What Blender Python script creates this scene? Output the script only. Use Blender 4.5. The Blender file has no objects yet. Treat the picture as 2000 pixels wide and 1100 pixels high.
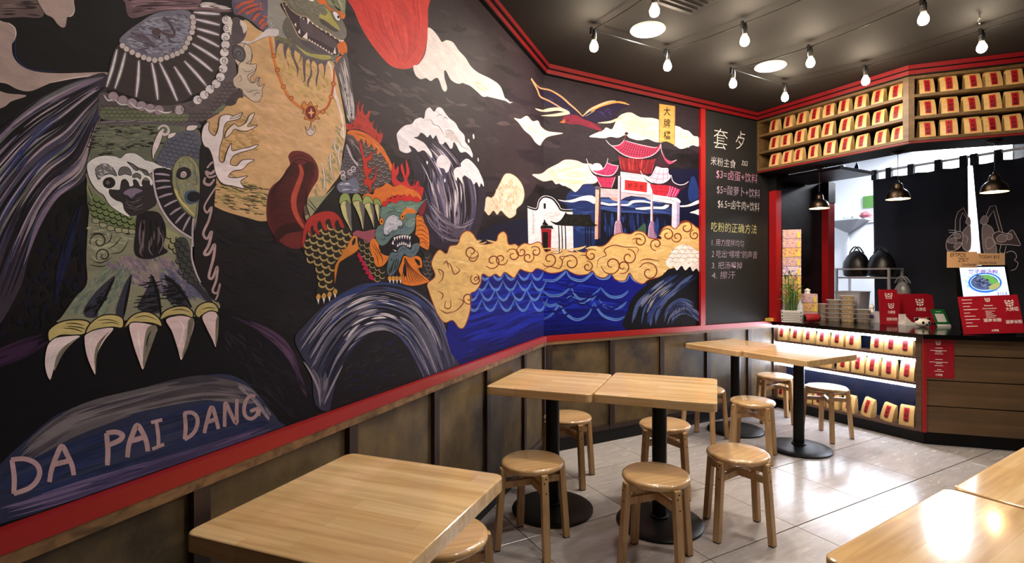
import bpy, math, random
from mathutils import Vector, Matrix
from mathutils.geometry import tessellate_polygon

SC = bpy.context.scene
COL = SC.collection
random.seed(7)
R = math.radians

# ---------------------------------------------------------------- camera, world, exposure
CAM_H = 1.36
FPX, CXP, CYP = 1008.0, 1038.0, 536.4          # focal length and principal point in pixels of 2000x1100
HEAD = R(60.65)                                # direction the camera faces, from the +x axis
cam = bpy.data.cameras.new('camera')
cam.sensor_width = 36.0
cam.lens = 36.0 * FPX / 2000.0
cam.shift_x = (1000.0 - CXP) / 2000.0
cam.shift_y = (CYP - 550.0) / 2000.0
cam.clip_start = 0.02
cam_o = bpy.data.objects.new('camera', cam)
COL.objects.link(cam_o)
cam_o.location = (0, 0, CAM_H)
cam_o.rotation_euler = (R(90), 0, HEAD - R(90))
SC.camera = cam_o

world = bpy.data.worlds.new('world')
SC.world = world
world.use_nodes = True
world.node_tree.nodes['Background'].inputs[0].default_value = (0.9, 0.85, 0.8, 1)
world.node_tree.nodes['Background'].inputs[1].default_value = 0.02

SC.view_settings.view_transform = 'Standard'
SC.view_settings.look = 'None'
SC.view_settings.gamma = 1.0
SC.view_settings.use_curve_mapping = False
SC.view_settings.exposure = 0.8

BULB_POWER = 140.0
DOWN_POWER = 185.0
LED_POWER = 40.0
KITCHEN_POWER = 180.0
PENDANT_POWER = 60.0

# ---------------------------------------------------------------- helpers: measuring
FW = Vector((math.cos(HEAD), math.sin(HEAD), 0))
RT = Vector((math.sin(HEAD), -math.cos(HEAD), 0))
EYE = Vector((0, 0, CAM_H))
def ray(x, y):
    return FW + RT * ((x - CXP) / FPX) + Vector((0, 0, (CYP - y) / FPX))
def at_z(x, y, z):
    r = ray(x, y)
    return EYE + r * ((z - CAM_H) / r.z)
def at_x(x, y, X):
    r = ray(x, y)
    return EYE + r * (X / r.x)
def at_y(x, y, Y):
    r = ray(x, y)
    return EYE + r * (Y / r.y)
def at_plane(x, y, p0, n):
    r = ray(x, y)
    return EYE + r * ((p0 - EYE).dot(n) / r.dot(n))
def depth(p):
    return (p - EYE).dot(FW)

# ---------------------------------------------------------------- helpers: materials
def lin(c):
    return tuple((v / 255 / 12.92) if v / 255 <= 0.04045 else ((v / 255 + 0.055) / 1.055) ** 2.4 for v in c)
MATS = {}
def mat(name, rgb=(128, 128, 128), rough=0.6, metal=0.0, vary=0.0, scale=8.0, stretch=(1, 1, 1), bump=0.0,
        emit=0.0, emit_rgb=None, spec=0.5, alpha=1.0, transmission=0.0, rough_vary=0.0, dark=None):
    if name in MATS:
        return MATS[name]
    m = bpy.data.materials.new(name)
    m.use_nodes = True
    nt = m.node_tree
    b = nt.nodes['Principled BSDF']
    c = lin(rgb)
    b.inputs['Base Color'].default_value = (*c, 1)
    b.inputs['Roughness'].default_value = rough
    b.inputs['Metallic'].default_value = metal
    b.inputs['Specular IOR Level'].default_value = spec
    b.inputs['Alpha'].default_value = alpha
    b.inputs['Transmission Weight'].default_value = transmission
    if emit:
        b.inputs['Emission Color'].default_value = (*lin(emit_rgb or rgb), 1)
        b.inputs['Emission Strength'].default_value = emit
    if vary or bump or rough_vary:
        tc = nt.nodes.new('ShaderNodeTexCoord')
        mp = nt.nodes.new('ShaderNodeMapping')
        mp.inputs['Scale'].default_value = stretch
        nz = nt.nodes.new('ShaderNodeTexNoise')
        nz.inputs['Scale'].default_value = scale
        nz.inputs['Detail'].default_value = 6
        nz.inputs['Roughness'].default_value = 0.65
        nt.links.new(tc.outputs['Object'], mp.inputs['Vector'])
        nt.links.new(mp.outputs['Vector'], nz.inputs['Vector'])
        if vary:
            rp = nt.nodes.new('ShaderNodeValToRGB')
            d = lin(dark) if dark else tuple(v * max(0.0, 1 - 2 * vary) for v in c)
            l = tuple(min(1, v * (1 + vary)) for v in c)
            rp.color_ramp.elements[0].position = 0.3
            rp.color_ramp.elements[1].position = 0.7
            rp.color_ramp.elements[0].color = (*d, 1)
            rp.color_ramp.elements[1].color = (*l, 1)
            nt.links.new(nz.outputs['Fac'], rp.inputs['Fac'])
            nt.links.new(rp.outputs['Color'], b.inputs['Base Color'])
        if rough_vary:
            mr = nt.nodes.new('ShaderNodeMapRange')
            mr.inputs['From Min'].default_value = 0.35
            mr.inputs['From Max'].default_value = 0.65
            mr.inputs['To Min'].default_value = max(0.02, rough - rough_vary)
            mr.inputs['To Max'].default_value = min(1, rough + rough_vary)
            nt.links.new(nz.outputs['Fac'], mr.inputs['Value'])
            nt.links.new(mr.outputs['Result'], b.inputs['Roughness'])
        if bump:
            bp = nt.nodes.new('ShaderNodeBump')
            bp.inputs['Strength'].default_value = 1.0
            bp.inputs['Distance'].default_value = bump
            nt.links.new(nz.outputs['Fac'], bp.inputs['Height'])
            nt.links.new(bp.outputs['Normal'], b.inputs['Normal'])
    MATS[name] = m
    return m

def wood(name, c1, c2, rough=0.3, stave=None, grain=30.0, axis=0, grain_dark=0.75):
    """stave = (length, width): glued staves along local x, each with a tone of its own; otherwise one board."""
    if name in MATS:
        return MATS[name]
    m = bpy.data.materials.new(name)
    m.use_nodes = True
    nt = m.node_tree
    N, L = nt.nodes, nt.links
    b = N['Principled BSDF']
    b.inputs['Roughness'].default_value = rough
    tc = N.new('ShaderNodeTexCoord')
    base = None
    if stave:
        br = N.new('ShaderNodeTexBrick')
        br.inputs['Scale'].default_value = 1.0
        br.inputs['Brick Width'].default_value = stave[0]
        br.inputs['Row Height'].default_value = stave[1]
        br.inputs['Mortar Size'].default_value = 0.0003
        br.inputs['Mortar Smooth'].default_value = 0.5
        br.inputs['Color1'].default_value = (*lin(c1), 1)
        br.inputs['Color2'].default_value = (*lin(c2), 1)
        br.inputs['Mortar'].default_value = (*[v * 0.7 for v in lin(c2)], 1)
        br.offset = 0.37
        br.offset_frequency = 2
        L.new(tc.outputs['Object'], br.inputs['Vector'])
        base = br.outputs['Color']
    mp = N.new('ShaderNodeMapping')
    s = [grain, grain, grain]
    s[axis] = grain * 0.07
    mp.inputs['Scale'].default_value = s
    L.new(tc.outputs['Object'], mp.inputs['Vector'])
    nz = N.new('ShaderNodeTexNoise')
    nz.inputs['Scale'].default_value = 1.0
    nz.inputs['Detail'].default_value = 8
    nz.inputs['Distortion'].default_value = 0.8
    L.new(mp.outputs['Vector'], nz.inputs['Vector'])
    if base is None:
        nz2 = N.new('ShaderNodeTexNoise')
        nz2.inputs['Scale'].default_value = 4.0
        L.new(tc.outputs['Object'], nz2.inputs['Vector'])
        mx0 = N.new('ShaderNodeMixRGB')
        mx0.inputs['Color1'].default_value = (*lin(c1), 1)
        mx0.inputs['Color2'].default_value = (*lin(c2), 1)
        L.new(nz2.outputs['Fac'], mx0.inputs['Fac'])
        base = mx0.outputs['Color']
    rp = N.new('ShaderNodeValToRGB')
    rp.color_ramp.elements[0].position = 0.33
    rp.color_ramp.elements[1].position = 0.62
    g = grain_dark
    rp.color_ramp.elements[0].color = (g, g * 0.95, g * 0.88, 1)
    rp.color_ramp.elements[1].color = (1, 1, 1, 1)
    L.new(nz.outputs['Fac'], rp.inputs['Fac'])
    mx = N.new('ShaderNodeMixRGB')
    mx.blend_type = 'MULTIPLY'
    mx.inputs['Fac'].default_value = 1.0
    L.new(base, mx.inputs['Color1'])
    L.new(rp.outputs['Color'], mx.inputs['Color2'])
    L.new(mx.outputs['Color'], b.inputs['Base Color'])
    MATS[name] = m
    return m

# ---------------------------------------------------------------- helpers: meshes and objects
class MB:
    def __init__(self):
        self.v, self.f, self.mi = [], [], []
    def add(self, vs, fs, m=0, M=None):
        o = len(self.v)
        self.v += [tuple(M @ Vector(p)) if M else tuple(p) for p in vs]
        self.f += [tuple(i + o for i in f) for f in fs]
        self.mi += [m] * len(fs)
        return self
    def box(self, c, s, m=0, M=None, top=None):
        x, y, z = s[0] / 2, s[1] / 2, s[2] / 2
        t = top or (1, 1)
        vs = [(-x, -y, -z), (x, -y, -z), (x, y, -z), (-x, y, -z),
              (-x * t[0], -y * t[1], z), (x * t[0], -y * t[1], z), (x * t[0], y * t[1], z), (-x * t[0], y * t[1], z)]
        vs = [(a + c[0], b + c[1], d + c[2]) for a, b, d in vs]
        return self.add(vs, [(3, 2, 1, 0), (4, 5, 6, 7), (0, 1, 5, 4), (1, 2, 6, 5), (2, 3, 7, 6), (3, 0, 4, 7)], m, M)
    def loft(self, rings, m=0, M=None, cap=(True, True), closed=True):
        n = len(rings[0])
        vs = [p for r in rings for p in r]
        fs = []
        for k in range(len(rings) - 1):
            for i in range(n if closed else n - 1):
                j = (i + 1) % n
                fs.append((k * n + i, k * n + j, (k + 1) * n + j, (k + 1) * n + i))
        if cap[0]:
            fs.append(tuple(range(n - 1, -1, -1)))
        if cap[1]:
            fs.append(tuple((len(rings) - 1) * n + i for i in range(n)))
        return self.add(vs, fs, m, M)
    def lathe(self, prof, seg=24, m=0, M=None, cap=(True, True)):
        rings = [[(r * math.cos(2 * math.pi * i / seg), r * math.sin(2 * math.pi * i / seg), z) for i in range(seg)] for r, z in prof]
        return self.loft(rings, m, M, cap)
    def prism(self, outline, z0, z1, m=0, M=None):
        return self.loft([[(x, y, z0) for x, y in outline], [(x, y, z1) for x, y in outline]], m, M)
    def tube(self, pts, r, seg=8, m=0, cap=True):
        pts = [Vector(p) for p in pts]
        rings = []
        for i, p in enumerate(pts):
            t = (pts[min(i + 1, len(pts) - 1)] - pts[max(i - 1, 0)]).normalized()
            a = t.orthogonal().normalized() if abs(t.z) > 0.95 else t.cross(Vector((0, 0, 1))).normalized()
            b = t.cross(a)
            rr = r[i] if isinstance(r, (list, tuple)) else r
            rings.append([tuple(p + (a * math.cos(2 * math.pi * k / seg) + b * math.sin(2 * math.pi * k / seg)) * rr) for k in range(seg)])
        return self.loft(rings, m, None, (cap, cap))
    def build(self, name, mats, parent=None, loc=(0, 0, 0), rz=0.0, rot=None, smooth=False):
        me = bpy.data.meshes.new(name)
        me.from_pydata(self.v, [], self.f)
        if not isinstance(mats, (list, tuple)):
            mats = [mats]
        for mm in mats:
            me.materials.append(mm)
        if len(mats) > 1:
            me.polygons.foreach_set('material_index', self.mi)
        if smooth:
            me.polygons.foreach_set('use_smooth', [True] * len(me.polygons))
            if smooth != 'all':
                me.set_sharp_from_angle(angle=R(40))
        me.update()
        return link(name, me, parent, loc, rz, rot)
def link(name, me, parent=None, loc=(0, 0, 0), rz=0.0, rot=None):
    o = bpy.data.objects.new(name, me)
    COL.objects.link(o)
    o.parent = parent
    o.location = loc
    o.rotation_euler = rot if rot else (0, 0, rz)
    return o
def empty(name, loc=(0, 0, 0), rz=0.0):
    return link(name, None, None, loc, rz)
def tag(o, label, cat, group=None, kind=None):
    o['label'] = label
    o['category'] = cat
    if group:
        o['group'] = group
    if kind:
        o['kind'] = kind
    return o
def struct(o, label=None):
    o['kind'] = 'structure'
    if label:
        o['label'] = label
    return o
def copy_tree(o, parent=None):
    c = o.copy()
    COL.objects.link(c)
    c.parent = parent
    for ch in list(o.children):
        if ch is not c:
            copy_tree(ch, c)
    return c
def rrect(w, d, r, n=5):
    pts = []
    for cx, cy, a0 in ((w / 2 - r, d / 2 - r, 0), (-w / 2 + r, d / 2 - r, 90), (-w / 2 + r, -d / 2 + r, 180), (w / 2 - r, -d / 2 + r, 270)):
        for k in range(n + 1):
            a = R(a0 + 90 * k / n)
            pts.append((cx + r * math.cos(a), cy + r * math.sin(a)))
    return pts
ORD = ['first', 'second', 'third', 'fourth', 'fifth', 'sixth', 'seventh', 'eighth', 'ninth', 'tenth', 'eleventh', 'twelfth']

# lettering: a glyph mesh fitted to a flat parallelogram
TXT = {}
def glyphs(s, thin=0.0, shear=0.0):
    key = (s, thin, shear)
    if key not in TXT:
        cu = bpy.data.curves.new('lettering', 'FONT')
        cu.body = s
        cu.size = 1.0
        cu.offset = thin
        cu.shear = shear
        cu.resolution_u = 3
        o = bpy.data.objects.new('lettering', cu)
        COL.objects.link(o)
        me = bpy.data.meshes.new_from_object(o.evaluated_get(bpy.context.evaluated_depsgraph_get()))
        bpy.data.objects.remove(o)
        bpy.data.curves.remove(cu)
        vs = [tuple(v.co) for v in me.vertices]
        fs = [tuple(p.vertices) for p in me.polygons]
        bpy.data.meshes.remove(me)
        x0 = min(v[0] for v in vs); x1 = max(v[0] for v in vs)
        y0 = min(v[1] for v in vs); y1 = max(v[1] for v in vs)
        TXT[key] = ([((a - x0) / (x1 - x0), (b - y0) / (y1 - y0)) for a, b, _ in vs], fs)
    return TXT[key]
def put_text(mb, s, bl, br, tl, m=0, thin=0.0, shear=0.0, lift=None):
    """fit the text box to the corner points bottom-left, bottom-right, top-left"""
    bl, br, tl = Vector(bl), Vector(br), Vector(tl)
    vs, fs = glyphs(s, thin, shear)
    off = Vector(lift) if lift is not None else Vector((0, 0, 0))
    mb.add([tuple(bl + (br - bl) * u + (tl - bl) * w + off) for u, w in vs], fs, m)

# ================================================================ THE ROOM
CEIL = 2.95
CORNER = Vector((2.0, 3.37, 0))
LANG = R(40.8)
LD = Vector((math.cos(LANG), math.sin(LANG), 0))          # along the left wall, away from the camera
LN = Vector((math.sin(LANG), -math.cos(LANG), 0))         # from the left wall into the room
BX1 = 5.638                                               # far end of the back wall
SHX, SHY = 4.46, 2.03                                     # overhead shelf: front plane and its bend
BANG = R(-50.0)                                           # second overhead shelf direction
CTX, CTY = 4.73, 2.05                                     # counter: front plane and its bend
CANG = R(-46.0)
def lw(s, off, z):
    return CORNER + LD * s + LN * off + Vector((0, 0, z))
def slab_left(mb, s0, s1, o0, o1, z0, z1, m=0):
    vs = [tuple(lw(s, o, z)) for z in (z0, z1) for s, o in ((s0, o0), (s1, o0), (s1, o1), (s0, o1))]
    mb.add(vs, [(0, 1, 2, 3), (7, 6, 5, 4), (4, 5, 1, 0), (5, 6, 2, 1), (6, 7, 3, 2), (7, 4, 0, 3)], m)
def aabb(mb, x0, x1, y0, y1, z0, z1, m=0):
    return mb.box(((x0 + x1) / 2, (y0 + y1) / 2, (z0 + z1) / 2), (x1 - x0, y1 - y0, z1 - z0), m)

m_black = mat('black_paint', (6, 6, 6), 0.55, spec=0.3)
m_ceil = mat('ceiling_paint', (14, 10, 8), 0.8, vary=0.3, scale=2.2)
m_wall = mat('mural_ground', (21, 15, 20), 0.6, vary=0.45, scale=5.0, stretch=(1, 1, 2.2), bump=0.0015, spec=0.15)
m_red = mat('red_lacquer', (150, 24, 24), 0.35)
m_redtrim = mat('red_cornice', (122, 12, 21), 0.4)
m_panel = mat('aged_plywood', (90, 73, 43), 0.5, vary=0.45, scale=4.5, stretch=(1, 1, 0.8), dark=(38, 28, 17))
m_batten = wood('dark_batten', (58, 35, 25), (40, 24, 18), 0.5, grain=40, axis=2, grain_dark=0.5)
m_cap = wood('cap_rail_wood', (150, 112, 70), (104, 74, 44), 0.5, grain=26, axis=0, grain_dark=0.3)
m_kick = mat('black_kickboard', (4, 4, 5), 0.5, spec=0.3)

# floor: grout bed and tiles
mb = MB(); aabb(mb, -4.5, 8.2, -3.2, 5.2, -0.08, -0.004)
floor = struct(mb.build('floor', mat('grout', (62, 55, 52), 0.8)), 'grey tiled floor')
def tile_mat():
    m = bpy.data.materials.new('grey_porcelain')
    m.use_nodes = True
    N, L = m.node_tree.nodes, m.node_tree.links
    b = N['Principled BSDF']
    tc = N.new('ShaderNodeTexCoord')
    mp = N.new('ShaderNodeMapping'); mp.inputs['Scale'].default_value = (2.0, 9.0, 1.0)
    geo = N.new('ShaderNodeNewGeometry')
    L.new(geo.outputs['Position'], mp.inputs['Vector'])
    nz = N.new('ShaderNodeTexNoise'); nz.inputs['Scale'].default_value = 3.0; nz.inputs['Detail'].default_value = 9
    nz.inputs['Roughness'].default_value = 0.7
    L.new(mp.outputs['Vector'], nz.inputs['Vector'])
    rp = N.new('ShaderNodeValToRGB')
    rp.color_ramp.elements[0].position = 0.3; rp.color_ramp.elements[1].position = 0.72
    rp.color_ramp.elements[0].color = (*lin((160, 152, 147)), 1); rp.color_ramp.elements[1].color = (*lin((186, 179, 174)), 1)
    L.new(nz.outputs['Fac'], rp.inputs['Fac'])
    L.new(rp.outputs['Color'], b.inputs['Base Color'])
    mr = N.new('ShaderNodeMapRange')
    mr.inputs['From Min'].default_value = 0.36; mr.inputs['From Max'].default_value = 0.64
    mr.inputs['To Min'].default_value = 0.13; mr.inputs['To Max'].default_value = 0.30
    nz2 = N.new('ShaderNodeTexNoise'); nz2.inputs['Scale'].default_value = 2.6; nz2.inputs['Detail'].default_value = 10; nz2.inputs['Roughness'].default_value = 0.75
    L.new(mp.outputs['Vector'], nz2.inputs['Vector'])
    L.new(nz2.outputs['Fac'], mr.inputs['Value'])
    L.new(mr.outputs['Result'], b.inputs['Roughness'])
    bp = N.new('ShaderNodeBump'); bp.inputs['Distance'].default_value = 0.00012
    L.new(nz.outputs['Fac'], bp.inputs['Height'])
    L.new(bp.outputs['Normal'], b.inputs['Normal'])
    return m
m_tile = tile_mat()
TX, TY = 0.662, 0.597
tile_me = None
for i in range(-7, 4):
    for j in range(-6, 3):
        cx, cy = 3.274 + TX * (i + 0.5), 1.73 + TY * (j + 0.5)
        d = (Vector((cx, cy, 0)) - CORNER).dot(LN)
        if d < -0.45 or cx < -1.6 or cx > 5.4:
            continue
        if tile_me is None:
            mb = MB()
            w, h, g, c = TX - 0.004, TY - 0.006, 0.0012, 0.0
            o1 = [(x, y) for x, y in ((-w / 2, -h / 2), (w / 2, -h / 2), (w / 2, h / 2), (-w / 2, h / 2))]
            mb.loft([[(x, y, -0.006) for x, y in o1], [(x, y, -0.0012) for x, y in o1],
                     [(x * (1 - 2 * g / w), y * (1 - 2 * g / h), 0.0) for x, y in o1]])
            t = mb.build('tile', m_tile, floor, (cx, cy, 0))
            tile_me = t.data
        else:
            link('tile', tile_me, floor, (cx, cy, 0))

# ceiling
mb = MB(); aabb(mb, -4.5, 5.2, -3.2, 5.2, CEIL, CEIL + 0.1)
struct(mb.build('ceiling', m_ceil), 'dark painted ceiling')

# walls
mb = MB(); slab_left(mb, -7.5, 0.15, -0.12, 0.0, 0, CEIL)
wall_left = struct(mb.build('wall_left', m_wall), 'dark painted wall carrying the mural')
mb = MB(); aabb(mb, 1.9, BX1, CORNER.y, CORNER.y + 0.12, 0, CEIL)
wall_back = struct(mb.build('wall_back', m_wall), 'dark wall with mural, chalkboard and serving area')
mb = MB(); aabb(mb, -4.5, 8.2, -3.3, -3.2, 0, 3.4)
struct(mb.build('wall_right', mat('right_wall_paint', (60, 50, 45), 0.6)), 'plain dark wall across the room')
mb = MB(); aabb(mb, -4.6, -4.5, -3.3, 5.2, 0, CEIL)
struct(mb.build('wall_front', mat('front_wall_paint', (60, 50, 45), 0.6)), 'plain dark wall behind the dining tables')

# wainscot of the left wall
LB = [-5.60, -5.035, -4.47, -3.905, -3.34, -2.775, -2.20, -1.62, -1.045, -0.45, -0.022]
for k, s in enumerate(LB):
    mb = MB(); slab_left(mb, s - 0.0225, s + 0.0225, 0.0, 0.024, 0.1, 0.826)
    mb.build('batten', m_batten, wall_left)
    if k:
        mb = MB(); slab_left(mb, LB[k - 1] + 0.0225, s - 0.0225, 0.0, 0.005, 0.1, 0.826)
        mb.build('panel', m_panel, wall_left)
mb = MB(); slab_left(mb, -5.7, 0.0, 0.0, 0.02, 0.1, 0.135); mb.build('bottom_rail', m_batten, wall_left)
mb = MB(); slab_left(mb, -5.7, 0.0, 0.0, 0.012, 0.0, 0.1)
struct(mb.build('baseboard_left', m_kick), 'black skirting at the foot of the left wall')
mb = MB(); slab_left(mb, -5.7, 0.01, 0.0, 0.026, 0.824, 0.852); mb.build('cap_rail', m_cap, wall_left)
mb = MB(); slab_left(mb, -5.7, 0.012, 0.0, 0.028, 0.852, 0.894)
struct(mb.build('trim_1', m_red), 'red ledge along the left wall below the mural')

# wainscot of the back wall
YB = CORNER.y
BBT = [2.04, 2.64, 3.185, 3.758, 4.328, 4.715]
for k, x in enumerate(BBT):
    mb = MB(); aabb(mb, x - 0.024, x + 0.024, YB - 0.024, YB, 0.1, 0.826)
    mb.build('batten', m_batten, wall_back)
    if k:
        mb = MB(); aabb(mb, BBT[k - 1] + 0.024, x - 0.024, YB - 0.005, YB, 0.1, 0.826)
        mb.build('panel', m_panel, wall_back)
mb = MB(); aabb(mb, 2.0, 4.73, YB - 0.02, YB, 0.1, 0.135); mb.build('bottom_rail', m_batten, wall_back)
mb = MB(); aabb(mb, 2.0, 4.74, YB - 0.012, YB, 0.0, 0.1)
struct(mb.build('baseboard_back', m_kick), 'black skirting at the foot of the back wall')
mb = MB(); aabb(mb, 2.0, 4.74, YB - 0.026, YB, 0.826, 0.850); mb.build('cap_rail', m_cap, wall_back)
mb = MB(); aabb(mb, 2.0, 4.66, YB - 0.028, YB, 0.850, 0.894)
struct(mb.build('trim_2', m_red), 'red ledge along the back wall below the mural')
mb = MB(); aabb(mb, 3.655, 3.715, YB - 0.024, YB, 0.894, 2.9)
struct(mb.build('trim_3', m_red), 'red upright between the mural and the chalkboard')

# cornice: two red strips on a body coloured black for the shade beneath them, round the walls and the overhead shelf
SBD = Vector((math.cos(BANG), math.sin(BANG), 0))
bend = Vector((SHX, SHY, 0))
PATH = [lw(-6.5, 0, 0), CORNER.copy(), Vector((SHX, YB, 0)), bend, bend + SBD * 1.9]
def offset_path(path, off):
    """shift a plan polyline to its right hand (the room side) with mitred corners"""
    out = []
    nrm = [((b - a).normalized()).cross(Vector((0, 0, 1))) for a, b in zip(path, path[1:])]
    for i, p in enumerate(path):
        if i == 0:
            out.append(p + nrm[0] * off)
        elif i == len(path) - 1:
            out.append(p + nrm[-1] * off)
        else:
            n = (nrm[i - 1] + nrm[i])
            out.append(p + n * (off / (1 + nrm[i - 1].dot(nrm[i]))))
    return out
def run(mb, i, o0, o1, z0, z1, m=0):
    a, b = offset_path(PATH, o0), offset_path(PATH, o1)
    q = [a[i], a[i + 1], b[i + 1], b[i]]
    vs = [(p.x, p.y, z) for z in (z0, z1) for p in q]
    mb.add(vs, [(0, 1, 2, 3), (7, 6, 5, 4), (4, 5, 1, 0), (5, 6, 2, 1), (6, 7, 3, 2), (7, 4, 0, 3)], m)
for i, where in enumerate(('the left wall', 'the back wall', 'the long overhead shelf', 'the angled overhead shelf')):
    mb = MB(); run(mb, i, 0.0, 0.028, 2.878, CEIL); run(mb, i, 0.028, 0.049, 2.914, CEIL)
    t = struct(mb.build('trim_%d' % (4 + i), m_black), 'cornice of two red strips, shade under them coloured black, above ' + where)
    mb = MB(); run(mb, i, 0.028, 0.032, 2.882, 2.912); mb.build('red_strip', m_redtrim, t)
    mb = MB(); run(mb, i, 0.049, 0.053, 2.917, 2.947); mb.build('red_strip', m_redtrim, t)

# kitchen behind the counter
m_white = mat('kitchen_white', (226, 228, 232), 0.5)
mb = MB(); aabb(mb, 7.4, 7.5, 2.95, 4.8, 0, 3.3)
struct(mb.build('wall_kitchen', m_white), 'white kitchen wall seen past the curtain')
wk = mb = MB(); aabb(mb, 7.42, 7.5, 2.35, 2.95, 0, 3.3)
wc = struct(mb.build('wall_cladding', m_white), 'white boarded kitchen wall above the curtain')
for k in range(6):
    mb = MB(); aabb(mb, 7.39, 7.42, 2.352 + k * 0.1, 2.446 + k * 0.1, 0, 3.3); mb.build('board', m_white, wc)
mb = MB(); aabb(mb, 7.4, 7.5, -3.2, 2.35, 0, 3.3)
struct(mb.build('wall_service', m_black), 'black wall at the back of the kitchen')
mb = MB(); aabb(mb, 5.52, 7.5, 4.7, 4.8, 0, 3.3)
struct(mb.build('wall_kitchen_side', m_white), 'white side wall of the kitchen')
mb = MB(); aabb(mb, 5.52, 5.638, YB + 0.12, 4.8, 0, 3.3)
struct(mb.build('wall_kitchen_return', m_white), 'white return wall beside the kitchen doorway')
mb = MB(); aabb(mb, 5.2, 8.2, -3.2, 4.8, CEIL, CEIL + 0.1)
struct(mb.build('ceiling_kitchen', m_white), 'white kitchen ceiling')
# kitchen lamp: a ceiling panel out of sight above the curtain
kl = empty('ceiling_panel_light', (6.95, 2.78, CEIL), R(21.6))
mb = MB(); mb.box((0, 0, -0.02), (0.60, 0.30, 0.04)); mb.build('frame', m_white, kl)
mb = MB(); mb.box((0, 0, -0.043), (0.56, 0.25, 0.006))
mb.build('diffuser', mat('kitchen_diffuser', (255, 255, 255), emit=KITCHEN_POWER, emit_rgb=(240, 246, 255)), kl)
tag(kl, 'bright white panel light on the kitchen ceiling behind the curtain', 'light')

# ================================================================ THE MURAL
# Brushwork is flat paint on the two walls: outlines are given as measured points and laid on the wall planes in metres.
def mural_mat():
    m = bpy.data.materials.new('mural_paint')
    m.use_nodes = True
    N, L = m.node_tree.nodes, m.node_tree.links
    b = N['Principled BSDF']
    b.inputs['Roughness'].default_value = 0.6
    b.inputs['Specular IOR Level'].default_value = 0.12
    at = N.new('ShaderNodeVertexColor'); at.layer_name = 'Col'
    geo = N.new('ShaderNodeNewGeometry')
    mp = N.new('ShaderNodeMapping'); mp.inputs['Scale'].default_value = (9, 9, 26)
    mp.inputs['Rotation'].default_value = (0.3, 0.5, 0.2)
    L.new(geo.outputs['Position'], mp.inputs['Vector'])
    nz = N.new('ShaderNodeTexNoise'); nz.inputs['Scale'].default_value = 1.4; nz.inputs['Detail'].default_value = 7
    nz.inputs['Roughness'].default_value = 0.7; nz.inputs['Distortion'].default_value = 0.6
    L.new(mp.outputs['Vector'], nz.inputs['Vector'])
    rp = N.new('ShaderNodeValToRGB')
    rp.color_ramp.elements[0].position = 0.3; rp.color_ramp.elements[0].color = (0.72, 0.72, 0.74, 1)
    rp.color_ramp.elements[1].position = 0.66; rp.color_ramp.elements[1].color = (1.08, 1.06, 1.04, 1)
    L.new(nz.outputs['Fac'], rp.inputs['Fac'])
    mx = N.new('ShaderNodeMixRGB'); mx.blend_type = 'MULTIPLY'; mx.inputs['Fac'].default_value = 1
    L.new(at.outputs['Color'], mx.inputs['Color1']); L.new(rp.outputs['Color'], mx.inputs['Color2'])
    L.new(mx.outputs['Color'], b.inputs['Base Color'])
    bp = N.new('ShaderNodeBump'); bp.inputs['Distance'].default_value = 0.001; bp.inputs['Strength'].default_value = 0.6
    L.new(nz.outputs['Fac'], bp.inputs['Height']); L.new(bp.outputs['Normal'], b.inputs['Normal'])
    return m
m_paint = mural_mat()
SEAM = CXP + FPX * (CORNER.dot(RT)) / (CORNER.dot(FW))
import numpy as np
STEP = 0.000006
LEVEL = np.zeros((320, 600), dtype=np.int32)       # coats of paint already laid, per small patch of wall
def cells(boxes):
    out = []
    for x0, y0, x1, y1 in boxes:
        a, b = int((x0 + 240) // 4), int((x1 + 240) // 4) + 1
        c, d = int((y0 + 140) // 4), int((y1 + 140) // 4) + 1
        a, b, c, d = max(a, 0), min(max(b, 1), 600), max(c, 0), min(max(d, 1), 320)
        if a < b and c < d:
            out.append((slice(c, d), slice(a, b)))
    return out
def coat(boxes):
    cs = cells(boxes)
    l = 1 + max([int(LEVEL[c].max()) for c in cs] or [0])
    for c in cs:
        LEVEL[c] = l
    return 0.0004 + STEP * l
def on_left(x, y, off):
    p = at_plane(x, y, CORNER, LN)
    return p + LN * off
def on_back(x, y, off):
    p = at_y(x, y, YB)
    return p + Vector((0, -off, 0))
def clip(poly, keep_left):
    out = []
    for i, a in enumerate(poly):
        b = poly[(i + 1) % len(poly)]
        ia, ib = ((a[0] <= SEAM) == keep_left), ((b[0] <= SEAM) == keep_left)
        if ia:
            out.append(a)
        if ia != ib:
            t = (SEAM - a[0]) / (b[0] - a[0])
            out.append((SEAM, a[1] + (b[1] - a[1]) * t))
    return out
def pigment(c, x, y):
    """paint colour as seen at measured spot -> paint colour in even light (the left end of the wall gets less light)"""
    if CUR[0].plane:
        return lin(c)
    k = [(0, 0.50), (250, 0.62), (450, 0.78), (700, 0.95), (900, 1.0), (3000, 1.0)]
    f = 1.0
    for (x0, f0), (x1, f1) in zip(k, k[1:]):
        if x0 <= x <= x1:
            f = f0 + (f1 - f0) * (x - x0) / (x1 - x0)
    if x < 0:
        f = 0.5
    return tuple(min(0.9, v * g * 0.88 / f) for v, g in zip(lin(c), (0.99, 0.945, 1.07)))
def trim_to(w, f):
    if all(f(p) >= 0 for p in w):
        return w
    out = []
    for i, a in enumerate(w):
        b = w[(i + 1) % len(w)]
        fa, fb = f(a), f(b)
        if fa >= 0:
            out.append(a)
        if (fa >= 0) != (fb >= 0):
            out.append(a.lerp(b, fa / (fa - fb)))
    return out
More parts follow.
